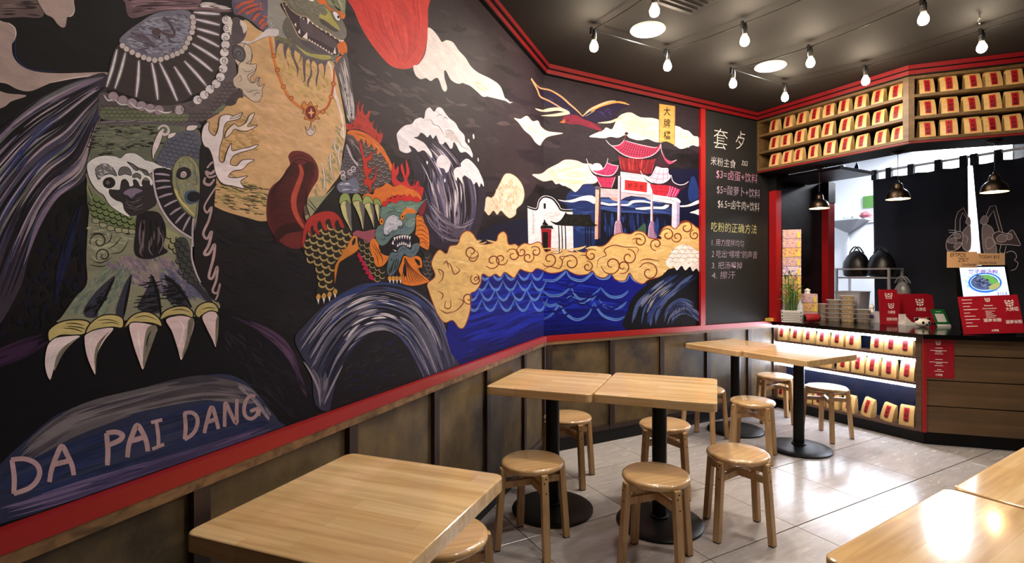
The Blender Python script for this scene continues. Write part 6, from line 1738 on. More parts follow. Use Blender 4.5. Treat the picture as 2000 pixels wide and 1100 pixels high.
# ================================================================ COUNTER
m_cplank = wood('weathered_plank', (120, 92, 60), (82, 60, 38), 0.55, grain=9, axis=0, grain_dark=0.5)
m_stone = mat('black_counter_top', (8, 8, 9), 0.12)
m_navy = mat('navy_gloss_panel', (15, 20, 36), 0.25)
m_edge = wood('display_edge_wood', (96, 70, 52), (70, 50, 38), 0.5, grain=30, axis=1, grain_dark=0.6)
m_led = mat('led_strip_lit', (255, 255, 255), emit=LED_POWER, emit_rgb=(226, 236, 255))
CTZ = 0.888
CD = Vector((math.cos(CANG), math.sin(CANG), 0))
CN = Vector((-CD.y, CD.x, 0))                      # behind the angled front
K0 = Vector((CTX, CTY, 0))
ct = empty('service_counter', (CTX, CTY, 0))
cb = ct.location.copy()
def cquad(o0, o1, s0=0.0, s1=1.05, ya=None):
    """counter plan split in straight and angled runs, mitred"""
    n1 = Vector((1, 0, 0)); nb = (n1 + CN) * (1 / (1 + n1.dot(CN)))
    a0, b0 = Vector((CTX, YB, 0)) + n1 * o0, K0 + nb * o0
    a1, b1 = Vector((CTX, YB, 0)) + n1 * o1, K0 + nb * o1
    c0, c1 = K0 + CD * s1 + CN * o0, K0 + CD * s1 + CN * o1
    return [[a0, b0, b1, a1], [b0, c0, c1, b1]]
def part(name, quad, z0, z1, m, parent=ct, b=cb):
    mb = MB(); board(mb, quad, z0, z1, b); return mb.build(name, m, parent)
for k in range(2):
    part('worktop', cquad(-0.045, 0.90)[k], CTZ - 0.036, CTZ, m_stone)
    part('kickboard', cquad(0.05, 0.10)[k], 0.0, 0.105, m_kick)
# display run
qd = cquad(0.0, 0.17)[0]
mb = MB(); aabb(mb, 0.17, 0.19, 0.02, YB - CTY, 0.105, CTZ - 0.036); mb.build('back_panel', m_navy, ct)
for z in (0.12, 0.490, 0.700):
    mb = MB(); aabb(mb, 0.0, 0.17, 0.05, YB - CTY - 0.002, z - 0.02, z); mb.build('shelf_board', m_edge, ct)
mb = MB(); aabb(mb, 0.0, 0.17, YB - CTY - 0.022, YB - CTY - 0.002, 0.105, CTZ - 0.036); mb.build('end_panel', m_edge, ct)
mb = MB(); aabb(mb, 0.0, 0.17, 0.012, 0.055, 0.105, CTZ - 0.036); mb.build('end_panel', m_edge, ct)
for z in (CTZ - 0.036, 0.680, 0.470):
    mb = MB(); aabb(mb, 0.008, 0.020, 0.058, YB - CTY - 0.025, z - 0.022, z - 0.0005); mb.build('light_strip', m_led, ct)
# red edge strip and planks of the angled run
def cpart(name, s0, s1, o0, o1, z0, z1, m):
    mb = MB(); mb.box(((s0 + s1) / 2, (o0 + o1) / 2, (z0 + z1) / 2), (s1 - s0, o1 - o0, z1 - z0))
    return mb.build(name, m, ct, (0, 0, 0), CANG)
cpart('red_edge', -0.006, 0.02, -0.006, 0.02, 0.105, CTZ - 0.036, m_red)
cpart('red_edge', 0.668, 0.695, -0.006, 0.02, 0.105, CTZ - 0.036, m_red)
zs = [0.105, 0.318, 0.522, 0.722, CTZ - 0.036]
for k in range(4):
    mb = MB(); mb.box((0, 0, 0), (0.646, 0.018, zs[k + 1] - zs[k] - 0.008))
    pk = mb.build('plank', m_cplank, ct, tuple(CD * 0.344 + CN * (0.010 + 0.001 * (k % 2)) + Vector((0, 0, (zs[k] + zs[k + 1]) / 2))), CANG)
cpart('front_panel', 0.0, 0.70, 0.021, 0.03, 0.105, CTZ - 0.036, m_black)
cpart('front_panel', 0.695, 1.05, 0.0, 0.03, 0.105, CTZ - 0.036, m_cplank)
tag(ct, 'service counter with lit packet shelves, plank front and black worktop', 'counter')

DISP = {2: ([3.307, 3.164, 3.028, 2.892, 2.751, 2.621, 2.408, 2.302, 2.193], 0.700),
        1: ([3.26, 3.13, 3.0, 2.859, 2.700, 2.567, 2.449, 2.319, 2.187], 0.490),
        0: ([3.314, 3.18, 3.047, 2.923, 2.790, 2.650, 2.495, 2.334, 2.187], 0.120)}
for t in (2, 1, 0):
    ys, z = DISP[t]
    for k, y in enumerate(ys):
        big = t == 0 and k in (6, 7)
        packet('c', (CTX + 0.055, y, z), R(-90 + random.uniform(-6, 6) + (-14 if big else 0)),
               'kraft paper packet with red label, %s from the wall, %s shelf of lit counter display' % (ORD[k], RNM[t]),
               'paper packets in the counter display', random.uniform(-0.03, 0.03) + (0.12 if big else 0))

# red posts
m_post = mat('red_post_paint', (150, 14, 20), 0.4)
for (x0, x1, y0, y1, z0, z1, lab) in ((4.635, 4.713, 3.279, YB - 0.012, CTZ, 2.20, 'red square post at the end of the chalkboard'),
                                      (5.524, 5.638, 3.285, YB - 0.012, CTZ, 2.14, 'red square post beside the kitchen doorway')):
    t = empty('post', ((x0 + x1) / 2, (y0 + y1) / 2, z0))
    mb = MB(); mb.box((0, 0, (z1 - z0) / 2), (x1 - x0, y1 - y0, z1 - z0)); mb.build('shaft', m_post, t)
    mb = MB(); mb.box((0, 0, (z1 - z0) + (2.36 - z1) / 2), (x1 - x0 + 0.012, y1 - y0 + 0.012, 2.36 - z1)); mb.build('head_block', m_black, t)
    tag(t, lab, 'post', 'red posts')
# black soffit box over the doorway
t = empty('hanging_shelf', (5.0, 3.03, 2.33))
mb = MB(); mb.box((0, 0, 0.0), (0.56, 0.66, 0.03)); mb.build('board', mat('navy_black_board', (14, 16, 26), 0.4), t)
mb = MB(); mb.box((-0.12, 0.25, 0.022), (0.28, 0.12, 0.014)); mb.build('lip', m_black, t)
tag(t, 'dark navy hanging shelf over the kitchen doorway', 'shelf')
mb = MB(); mb.lathe([(0.0, 0.0), (0.016, 0.0), (0.018, 0.03), (0.010, 0.05), (0.006, 0.06), (0.006, 0.07), (0.0, 0.07)], 12)
tag(mb.build('squeeze_bottle', mat('blue_plastic', (70, 90, 170), 0.3), loc=(5.06, 2.74, 2.345), smooth=True), 'small blue bottle on the dark hanging shelf', 'bottle')
mb = MB(); mb.box((0, 0, 0.012), (0.10, 0.05, 0.024), top=(0.8, 0.7))
tag(mb.build('foil_packet', mat('foil', (200, 200, 205), 0.25, metal=0.9), loc=(4.86, 2.76, 2.345), rz=0.3), 'crumpled silver packet on the dark hanging shelf', 'packet')
# camera dome on the black wall
t = empty('door_sensor', (4.86, YB, 2.29))
q = at_y(1549, 350, YB); t.location = q
mb = MB(); mb.lathe([(0.030, 0.0), (0.030, 0.012), (0.022, 0.016), (0.022, 0.006), (0.0, 0.006)], 24); mb.build('ring', mat('sensor_white', (170, 168, 165), 0.4), t, rot=(R(90), 0, 0), smooth=True)
mb = MB(); mb.lathe([(0.018, 0.006), (0.014, 0.014), (0.0, 0.018)], 16); mb.build('lens', m_black, t, rot=(R(90), 0, 0), smooth=True)
tag(t, 'small round white sensor on the black wall above the packets stack', 'sensor')

# pendant lamps
m_shade = mat('brushed_bronze', (54, 44, 36), 0.38, metal=1.0, rough_vary=0.1, scale=20)
m_inner = mat('shade_inside', (230, 200, 150), 0.5)
m_pb = mat('pendant_bulb_lit', (255, 240, 210), emit=PENDANT_POWER, emit_rgb=(255, 226, 180))
def make_pendant():
    t = empty('pendant_lamp')
    mb = MB(); mb.lathe([(0.0, 0.0), (0.045, 0.0), (0.045, -0.008), (0.02, -0.02), (0.006, -0.022), (0.0, -0.022)], 24); mb.build('ceiling_rose', m_shade, t, smooth=True)
    mb = MB(); mb.lathe([(0.0022, -0.02), (0.0022, -0.245)], 8); mb.build('cord', m_cable, t)
    out = [(0.008, -0.235), (0.010, -0.25), (0.024, -0.256), (0.032, -0.268), (0.036, -0.285), (0.037, -0.302), (0.052, -0.312), (0.070, -0.330), (0.080, -0.352), (0.084, -0.378), (0.085, -0.386)]
    mb = MB(); mb.lathe(out, 32, cap=(True, False)); mb.build('shade', m_shade, t, smooth='all')
    inn = [(0.083, -0.386), (0.081, -0.376), (0.076, -0.350), (0.066, -0.332), (0.048, -0.316), (0.0, -0.308)]
    mb = MB(); mb.lathe(inn, 32, cap=(False, False)); mb.build('reflector', m_inner, t, smooth='all')
    mb = MB(); mb.lathe([(0.0, -0.312), (0.012, -0.315), (0.016, -0.335), (0.028, -0.355), (0.030, -0.370), (0.022, -0.386), (0.0, -0.392)], 16, cap=(False, False)); mb.build('bulb', m_pb, t, smooth='all')
    return t
pp = make_pendant()
for k, ((x, y), lab) in enumerate((((4.68, 2.868), 'small bronze pendant lamp over the counter, nearest the chalkboard'),
                                   ((4.66, 2.20), 'middle bronze pendant lamp over the counter'),
                                   ((4.89, 1.66), 'bronze pendant lamp over the counter nearest the right edge'))):
    o = pp if k == 0 else copy_tree(pp)
    o.location = (x, y, 2.36)
    tag(o, lab, 'pendant lamp', 'bronze pendant lamps')

# ================================================================ CHALKBOARD
YC = YB - 0.006
cbd = empty('chalkboard', (4.18, YB, 0.894))
mb = MB(); aabb(mb, 3.717 - 4.18, 4.636 - 4.18, -0.006, -0.0005, 0.0, 2.878 - 0.894)
mb.build('board', mat('chalkboard_black', (14, 13, 14), 0.7, vary=0.18, scale=3), cbd)
m_ch = {k: mat('chalk_' + k, c, 0.9) for k, c in dict(white=(206, 200, 198), pink=(196, 142, 166), yellow=(206, 200, 138), lilac=(176, 156, 172)).items()}
def chalk(s, x0, y0, x1, y1, col='white', thin=-0.013, shear=0.08):
    a, b, c = at_y(x0, y1, YC - 0.001), at_y(x1, y1, YC - 0.001), at_y(x0, y0, YC - 0.001)
    bl = Vector((a.x, a.y, a.z)); br = Vector((b.x, a.y, a.z)); tl = Vector((a.x, a.y, c.z))
    mb = MB(); put_text(mb, s, bl, br, tl, 0, thin, shear, lift=-cbd.location)
    mb.build('chalk_line', m_ch[col], cbd)
chalk('套', 1394, 249, 1421, 289); chalk('歺', 1437, 254, 1455, 291)
chalk('米粉主食', 1388, 305, 1437, 322); chalk('加', 1448, 312, 1460, 323)
chalk('$3=卤蛋+饮料', 1399, 329, 1479, 349, 'pink'); chalk('$5=酸萝卜+饮料', 1400, 360, 1484, 379, 'lilac')
chalk('$6.5=卤牛肉+饮料', 1402, 388, 1483, 407); chalk('吃粉的正确方法', 1389, 433, 1478, 452, 'yellow')
chalk('1. 用力搅拌均匀', 1390, 466, 1453, 480, 'lilac'); chalk('2 吃出“嗦嗦”的声音', 1390, 488, 1479, 503, 'lilac')
chalk('3. 把汤喝掉', 1390, 511, 1450, 525, 'lilac'); chalk('4. 擦汗', 1390, 530, 1436, 545, 'lilac')
tag(cbd, 'black chalkboard wall panel with handwritten chinese menu in coloured chalk', 'chalkboard')

# ================================================================ CURTAIN AND KITCHEN
m_cur = mat('navy_black_cloth', (12, 13, 26), 0.9, vary=0.2, scale=6)
CX_ = 6.25
def curtain(y0, y1, yb0, yb1, label, tabs):
    """y0 > y1: left and right edge at the top; yb: the same at the hem"""
    t = empty('door_curtain', (CX_, (y0 + y1) / 2, 2.515))
    mb = MB()
    nx, nz = 30, 12
    vs = []
    for side in (-0.002, 0.002):
        for j in range(nz + 1):
            v = j / nz
            for i in range(nx + 1):
                u = i / nx
                y = (y0 + (y1 - y0) * u) * (1 - v) + (yb0 + (yb1 - yb0) * u) * v
                sag = -0.014 * math.sin(math.pi * ((u * (len(tabs) - 1)) % 1.0)) * max(0, 1 - 4 * v)
                vs.append((0.012 * math.sin(u * 15 + 0.6) * (0.3 + v) + side, y - t.location.y, -0.07 - 2.0 * v + sag))
    n = (nx + 1) * (nz + 1)
    fs = []
    for j in range(nz):
        for i in range(nx):
            a = j * (nx + 1) + i
            fs += [(a, a + 1, a + nx + 2, a + nx + 1), (n + a + nx + 1, n + a + nx + 2, n + a + 1, n + a)]
    for i in range(nx):
        fs += [(i + 1, i, n + i, n + i + 1), (n - nx - 1 + i, n - nx + i, 2 * n - nx + i, 2 * n - nx - 1 + i)]
    for j in range(nz):
        a, b = j * (nx + 1), (j + 1) * (nx + 1)
        fs += [(a, b, n + b, n + a), (a + nx, n + a + nx, n + b + nx, b + nx)]
    mb.add(vs, fs)
    mb.build('cloth', m_cur, t, smooth='all')
    for y in tabs:
        mb = MB(); mb.box((0, y - t.location.y, -0.03), (0.05, 0.055, 0.11)); mb.build('tab', m_cur, t)
    return tag(t, label, 'curtain', 'door curtains')
def yc(x): return at_x(x, 330, CX_).y
cl = curtain(yc(1705), yc(1890), yc(1709), yc(1893), 'dark navy door curtain panel left of the white gap', [yc(x) for x in (1709, 1737, 1780, 1833, 1882)])
cr = curtain(yc(1899), yc(2080), yc(1936), yc(2100), 'dark navy door curtain panel right of the white gap', [yc(x) for x in (1903, 1950, 2010, 2060)])
mb = MB(); mb.tube([(CX_, yc(1690), 2.52), (CX_, yc(2110), 2.52)], 0.014, 12)
tag(mb.build('curtain_rod', mat('white_rod', (225, 225, 228), 0.3), smooth=True), 'thin white rod carrying the dark curtain', 'rod')
# crayfish print in pale outlines on the cloth
m_print = bpy.data.materials.new('cloth_print'); m_print.use_nodes = True
_n = m_print.node_tree.nodes; _a = _n.new('ShaderNodeVertexColor'); _a.layer_name = 'Col'
m_print.node_tree.links.new(_a.outputs['Color'], _n['Principled BSDF'].inputs['Base Color']); _n['Principled BSDF'].inputs['Roughness'].default_value = 0.8
VIEWS['k1'] = (1650, 350, 3.666)
def on_curtain(x, y, off): return at_x(x, y, CX_ - 0.024 - off)
def print_on(parent, name, keep):
    CUR[0] = Art(name, on_curtain, m_print)
    view('k1')
    G1, G2, LNE = (128, 114, 116), (66, 52, 56), (206, 200, 202)
    if keep == 'L':
        P((30, 18, 22), [(790, 380), (792, 290), (810, 235), (850, 205), (885, 275), (875, 280), (845, 240), (825, 290), (825, 390)], 0, LNE, 4)
        P(G1, [(845, 380), (870, 345), (900, 335), (900, 500), (850, 500), (840, 440)], 1, LNE, 3)
        P(G2, [(725, 480), (735, 430), (780, 390), (830, 375), (845, 420), (830, 480), (790, 510), (740, 512)], 1, LNE, 4)
        for pts in ([(735, 450), (770, 420), (800, 430), (790, 460)], [(780, 400), (820, 390), (830, 420), (800, 425)], [(780, 480), (820, 450), (835, 470), (800, 500)]):
            P(G1, pts, 1, LNE, 3)
        S(LNE, 4, [(742, 365), (790, 368), (800, 380), (745, 382)], t=0.1)
        P(G1, [(865, 310), (885, 270), (900, 290), (898, 330)], 1, LNE, 3)
        S(LNE, 4, [(735, 500), (735, 620), (760, 628)], [(850, 400), (880, 420), (870, 460)], t=0.2)
    else:
        P((30, 18, 22), [(1010, 265), (1040, 195), (1080, 188), (1132, 385), (1110, 388), (1065, 225), (1040, 260), (1015, 300)], 0, LNE, 4)
        P(G1, [(985, 340), (1040, 335), (1068, 380), (1075, 440), (1085, 530), (1000, 530)], 1, LNE, 3)
        P(G2, [(1060, 400), (1100, 375), (1160, 390), (1200, 365), (1240, 430), (1255, 475), (1190, 470), (1100, 465), (1070, 440)], 1, LNE, 4)
        for pts in ([(1085, 420), (1120, 395), (1160, 410), (1150, 445), (1100, 450)], [(1160, 400), (1190, 390), (1200, 420), (1170, 435)], [(1010, 430), (1050, 420), (1070, 470), (1020, 500)]):
            P(G1, pts, 1, LNE, 3)
        P(G1, [(970, 310), (990, 265), (1020, 270), (1025, 300), (1000, 325)], 1, LNE, 3)
        S(LNE, 4, [(1150, 530), (1190, 515), (1220, 530), (1230, 560), (1215, 580), (1240, 600), (1225, 640), (1190, 655)], t=0.1)
        S(LNE, 4, [(1120, 470), (1110, 520), (1140, 530), (1155, 480)], t=0.2)
    o = CUR[0].build(parent)
    o.matrix_parent_inverse = Matrix.Translation(-Vector(parent.location))
print_on(cl, 'crayfish_print', 'L')
print_on(cr, 'crayfish_print', 'R')
# paper strip seen in the gap
# corner shelf on the white kitchen wall
KX = 7.39
def k(x, y): return at_x(x, y, KX)
t = empty('corner_shelf', (KX, k(1665, 430).y, k(1665, 430).z))
w = abs(k(1632, 430).y - k(1702, 430).y)
mb = MB(); mb.box((-0.15, 0, -0.01), (0.30, w, 0.02)); mb.build('shelf_board', m_white, t)
h = k(1665, 430).z - k(1655, 457).z
mb = MB(); mb.add([(0, -w / 2, -0.02), (-0.3, -w / 2, -0.02), (-0.3, w / 2, -0.02), (0, w / 2, -0.02), (0, 0.05, -h)], [(0, 1, 2, 3), (1, 0, 4), (2, 1, 4), (3, 2, 4), (0, 3, 4)])
mb.build('bracket', mat('grey_steel', (150, 150, 156), 0.5), t)
mb = MB(); mb.tube([(-0.02, 0.05, -h + 0.02), (-0.02, 0.05, -h - 0.5)], 0.015, 8); mb.build('pipe', m_white, t)
tag(t, 'grey steel wall shelf on the white kitchen wall', 'shelf')
for kx, c, lab in ((1648, (206, 210, 205), 'crumpled clear bag on the left of the steel wall shelf'), (1666, (220, 218, 214), 'crumpled white bag in the middle of the steel wall shelf'), (1680, (150, 80, 90), 'small dark red packet at the right of the steel wall shelf')):
    p = at_x(kx + 10, 429, KX - 0.18)
    mb = MB(); mb.lathe([(0.0, 0.0), (0.06, 0.002), (0.075, 0.03), (0.05, 0.06), (0.02, 0.075), (0.0, 0.08)], 7)
    tag(mb.build('bag_of_food', mat('bag_%d' % kx, c, 0.4), loc=(KX - 0.18, p.y, t.location.z + 0.0005), rz=kx), lab, 'bag')
p = k(1699, 394)
mb = MB(); mb.box((-0.003, 0, 0), (0.005, abs(k(1687, 394).y - k(1708, 394).y) + 0.12, k(1697, 381).z - k(1697, 404).z))
tag(mb.build('notice', mat('green_paper', (84, 132, 62), 0.6), loc=tuple(p + Vector((0, -0.04, 0)))), 'green paper notice on the white kitchen wall', 'notice')
p = k(1699, 422)
nt = tag(empty('notice', tuple(p + Vector((0, -0.04, 0)))), 'white printed notice below the green one on the kitchen wall', 'notice')
mb = MB(); mb.box((-0.003, 0, 0), (0.005, 0.25, k(1697, 406).z - k(1697, 431).z)); mb.build('sheet', mat('white_paper', (238, 236, 232), 0.6), nt)
for q in range(5):
    mb = MB(); mb.box((-0.006, 0.02, 0.07 - 0.032 * q), (0.001, 0.17 - 0.03 * (q % 2), 0.006)); mb.build('printed_line', mat('grey_print', (110, 110, 114), 0.7), nt)
# metal rack with black bags behind the counter
m_rk = mat('pale_rack_steel', (176, 172, 174), 0.35, metal=0.5)
rk = empty('metal_rack', (5.97, 3.11, 0))
for sx in (-0.13, 0.13):
    for sy in (-0.27, 0.27):
        mb = MB(); mb.box((sx, sy, 0.715), (0.022, 0.022, 1.43)); mb.build('leg', m_rk, rk)
for z in (1.42, 1.325, 0.95):
    for a in ((0, -0.27, 0.26, 0.018), (0, 0.27, 0.26, 0.018), (-0.13, 0, 0.018, 0.54), (0.13, 0, 0.018, 0.54)):
        mb = MB(); mb.box((a[0], a[1], z), (a[2] - 0.002, a[3], 0.018)); mb.build('rail', m_rk, rk)
for q in range(8):
    mb = MB(); mb.box((0, -0.24 + 0.068 * q, 1.325), (0.255, 0.008, 0.008)); mb.build('wire', m_rk, rk)
    mb = MB(); mb.box((0, -0.24 + 0.068 * q, 0.95), (0.255, 0.008, 0.008)); mb.build('wire', m_rk, rk)
tag(rk, 'pale metal rack behind the counter holding black bags', 'rack')
def bag(x, y, z, s, label, m, seed):
    t = empty('bag', (x, y, z))
    rd = random.Random(seed)
    mb = MB()
    rings = []
    for (zz, r) in ((0.0, 0.75), (0.06, 0.98), (0.3, 1.02), (0.55, 0.95), (0.75, 0.78), (0.88, 0.56), (0.96, 0.34), (1.0, 0.14)):
        rings.append([(s[0] / 2 * r * math.copysign(abs(math.cos(a)) ** 0.7, math.cos(a)) * rd.uniform(0.92, 1.06), s[1] / 2 * r * math.copysign(abs(math.sin(a)) ** 0.7, math.sin(a)) * rd.uniform(0.92, 1.06), s[2] * zz) for a in [2 * math.pi * i / 14 for i in range(14)]])
    mb.loft(rings); mb.build('body', m, t, smooth='all')
    for d in (-0.03, 0.03):
        mb = MB(); mb.tube([(d, -0.06 + 0.12 * i / 10, s[2] * 0.9 + 0.07 * math.sin(math.pi * i / 10)) for i in range(11)], 0.007, 7); mb.build('handle', m, t, smooth='all')
    return tag(t, label, 'bag')
m_bag = mat('black_leather', (14, 13, 15), 0.32, bump=0.004, scale=14)
bag(5.97, 3.235, 1.336, (0.22, 0.25, 0.29), 'shiny black handbag on the metal rack, left of the pair', m_bag, 1)
bag(5.97, 2.98, 1.336, (0.22, 0.25, 0.28), 'black shoulder bag on the metal rack, right of the pair', m_bag, 2)
bag(5.35, 2.62, CTZ + 0.11, (0.12, 0.14, 0.2), 'grey clear plastic bag hanging by the black bags', mat('clear_grey_plastic', (120, 118, 116), 0.25), 3)
q = bpy.data.objects['bag.002']; q.location = (5.97, 2.775, 1.09)
# ================================================================ THINGS ON THE COUNTER
def on_ct(x, y): return at_z(x, y, CTZ)
def face(p): return math.atan2(p.y, p.x) - R(90)          # turn a thing's -y side towards the diner
# woven planter with bamboo
p = Vector((4.742, 3.192, CTZ))
t = empty('potted_bamboo', tuple(p), R(-52))
mb = MB(); mb.box((0, 0, 0.055), (0.165, 0.11, 0.11), top=(1.06, 1.06)); m_wv = mat('white_weave', (206, 204, 200), 0.5)
mb.build('pot', mat('pot_shadow', (90, 88, 86), 0.7), t)
wv = MB()
for r in range(6):
    z = 0.010 + 0.0185 * r
    for c in range(9):
        x = -0.078 + 0.0195 * c + (0.0097 if r % 2 else 0)
        if x < 0.085:
            wv.box((x, -0.0575 - 0.0006 * r, z), (0.017, 0.006, 0.0125))
    for c in range(6):
        y = -0.05 + 0.0195 * c + (0.0097 if r % 2 else 0)
        if y < 0.058:
            wv.box((-0.085 - 0.0008 * r, y, z), (0.006, 0.017, 0.0125)); wv.box((0.085 + 0.0008 * r, y, z), (0.006, 0.017, 0.0125))
wv.box((0, 0, 0.113), (0.184, 0.128, 0.008))
ww = wv.build('weave', m_wv, t); ww['kind'] = 'stuff'
m_st = mat('bamboo_green', (70, 112, 52), 0.45); m_lf = mat('leaf_green', (74, 128, 50), 0.5)
rd = random.Random(5)
leaf = MB(); leaf.add([(0, 0, 0), (0.035, -0.009, 0.008), (0.09, 0, -0.006), (0.035, 0.009, 0.008), (0.035, 0, 0.004)], [(0, 1, 4), (1, 2, 4), (2, 3, 4), (3, 0, 4), (0, 4, 1)])
leaf_me = None
for q in range(12):
    x, y = rd.uniform(-0.055, 0.055), rd.uniform(-0.03, 0.03)
    h = rd.uniform(0.2, 0.42) if q < 5 else rd.uniform(0.16, 0.26)
    mb = MB(); mb.tube([(x, y, 0.1), (x * 1.05, y, 0.1 + h * 0.5), (x * 1.2 + rd.uniform(-0.015, 0.015), y, 0.1 + h)], [0.0055, 0.005, 0.003], 7)
    st = mb.build('stalk', m_st, t, smooth='all')
    for b in range(7 if q < 5 else 3):
        z = 0.1 + h * rd.uniform(0.5, 1.0)
        lo = (x * 1.1, y, z); ro = (0, rd.uniform(-0.9, 0.5), rd.uniform(0, 6.28))
        if leaf_me is None:
            l = leaf.build('leaf', m_lf, st, lo, rot=ro); leaf_me = l.data
        else:
            link('leaf', leaf_me, st, lo, rot=ro)
tag(t, 'green lucky bamboo in a white woven rectangular pot', 'potted plant')
# water bottle
p = on_ct(1563, 630)
t = empty('water_bottle', tuple(p))
m_clear = mat('clear_plastic', (225, 230, 235), 0.12, alpha=0.45)
mb = MB(); mb.lathe([(0.0, 0.0), (0.028, 0.0), (0.032, 0.006), (0.030, 0.05), (0.032, 0.06), (0.032, 0.15), (0.026, 0.175), (0.013, 0.195), (0.012, 0.21)], 18); mb.build('body', m_clear, t, smooth='all')
mb = MB(); mb.lathe([(0.0325, 0.075), (0.0325, 0.125)], 18, cap=(False, False)); mb.build('label', mat('bottle_label', (205, 205, 212), 0.5), t, smooth='all')
mb = MB(); mb.lathe([(0.014, 0.205), (0.014, 0.228), (0.0, 0.229)], 14); mb.build('cap', mat('cap_pale_blue', (150, 170, 200), 0.4), t, smooth=True)
tag(t, 'clear plastic water bottle beside the woven pot', 'bottle')
# red speaker
p = on_ct(1584, 630)
t = empty('portable_speaker', tuple(p), face(p) + R(35))
Mx = Matrix.Rotation(R(90), 4, 'Y')
mb = MB(); mb.lathe([(0.032, -0.075), (0.042, -0.066), (0.044, 0.0), (0.042, 0.066), (0.032, 0.075)], 24, M=Matrix.Translation((0, 0, 0.044)) @ Mx); mb.build('body', mat('red_mesh_cloth', (150, 22, 30), 0.7), t, smooth='all')
for sgn in (-1, 1):
    mb = MB(); mb.lathe([(0.034, 0.0), (0.034, 0.006), (0.024, 0.008), (0.0, 0.006)], 20, M=Matrix.Translation((sgn * 0.074, 0, 0.044)) @ Matrix.Rotation(R(90) * sgn, 4, 'Y')); mb.build('end_cap', m_black, t, smooth=True)
tag(t, 'red cylindrical portable speaker lying on the counter', 'speaker')
# floral tissue boxes
def floral(name, c1, c2, c3):
    m = bpy.data.materials.new(name); m.use_nodes = True
    N, L = m.node_tree.nodes, m.node_tree.links
    tc = N.new('ShaderNodeTexCoord'); vo = N.new('ShaderNodeTexVoronoi'); vo.inputs['Scale'].default_value = 120
    L.new(tc.outputs['Object'], vo.inputs['Vector'])
    rp = N.new('ShaderNodeValToRGB'); rp.color_ramp.interpolation = 'CONSTANT'
    rp.color_ramp.elements[0].color = (*lin(c1), 1); rp.color_ramp.elements[1].position = 0.62; rp.color_ramp.elements[1].color = (*lin(c2), 1)
    e = rp.color_ramp.elements.new(0.84); e.color = (*lin(c3), 1)
    sp = N.new('ShaderNodeSeparateColor'); L.new(vo.outputs['Color'], sp.inputs['Color']); L.new(sp.outputs['Red'], rp.inputs['Fac'])
    L.new(rp.outputs['Color'], N['Principled BSDF'].inputs['Base Color'])
    return m
FB = [floral('floral_lilac', (196, 166, 178), (170, 120, 140), (206, 190, 150)), floral('floral_yellow', (206, 170, 120), (214, 196, 110), (176, 100, 100)), floral('floral_white', (222, 206, 220), (120, 80, 150), (216, 190, 210))]
def tissue_box(p, rz, mi, label, group, tissue=False, h=0.092):
    t = empty('tissue_box', tuple(p), rz)
    mb = MB(); mb.box((0, 0, h / 2), (0.168, 0.105, h - 0.003)); mb.build('carton', FB[mi], t)
    mb = MB(); mb.box((-0.0845, 0, h / 2), (0.0008, 0.09, h * 0.8)); mb.build('end_print', mat('box_end_white', (226, 210, 218), 0.5), t)
    mb = MB(); mb.box((0.062, -0.0530, h * 0.42), (0.026, 0.0008, h * 0.62), top=(0.55, 1)); mb.build('bear_print', mat('yellow_print', (220, 204, 60), 0.5), t)
    if tissue:
        mb = MB(); mb.lathe([(0.03, h), (0.022, h + 0.02), (0.03, h + 0.035), (0.012, h + 0.05), (0.0, h + 0.055)], 6); mb.build('tissue', mat('tissue_white', (240, 238, 235), 0.8), t)
    return tag(t, label, 'tissue box', group)
zz = CTZ
for q in range(10):
    tissue_box((4.855, 3.268, zz), R(-47 + random.uniform(-1.5, 1.5)), [1, 0, 1, 1, 1, 2, 0, 1, 0, 0][q] if q < 10 else 0,
               'floral tissue box in the tall stack by the red post, %s from the bottom' % ORD[q], 'tall stack of tissue boxes')
    zz += 0.0925
zz = CTZ
for q in range(3):
    tissue_box((5.05, 3.22, zz), R(-47), [0, 1, 0][q], 'floral tissue box in the short stack behind the containers, %s' % ('bottom', 'middle', 'top one with tissue pulled out')[q], 'short stack of tissue boxes', tissue=(q == 2))
    zz += 0.0925
# food containers
m_tub = mat('tub_plastic', (232, 232, 228), 0.15, alpha=0.16); m_lid = mat('tub_lid', (240, 240, 238), 0.2, alpha=0.4)
FOOD = [mat('noodle_food', (190, 146, 64), 0.6, vary=0.4, scale=60, bump=0.004), mat('pickle_food', (128, 92, 52), 0.6, vary=0.5, scale=60, bump=0.004)]
tub_proto = {}
def tub(p, rz, fd, label):
    if fd not in tub_proto:
        t = empty('food_container')
        ro = lambda w, d, z: [(x, y, z) for x, y in rrect(w, d, 0.03, 4)]
        mb = MB(); mb.loft([ro(0.110, 0.085, 0.0005), ro(0.128, 0.100, 0.038)], cap=(True, False)); mb.build('tub', m_tub, t, smooth=True)
        mb = MB(); mb.loft([ro(0.104, 0.079, 0.003), ro(0.118, 0.091, 0.030), ro(0.08, 0.06, 0.034)]); mb.build('food', FOOD[fd], t, smooth=True)
        mb = MB(); mb.loft([ro(0.134, 0.106, 0.0375), ro(0.136, 0.108, 0.041), ro(0.124, 0.096, 0.0435), ro(0.118, 0.09, 0.0425)]); mb.build('lid', m_lid, t, smooth=True)
        tub_proto[fd] = t
    else:
        t = copy_tree(tub_proto[fd])
    t.location = p; t.rotation_euler = (0, 0, rz)
    tag(t, label, 'container', 'stacked takeaway containers')
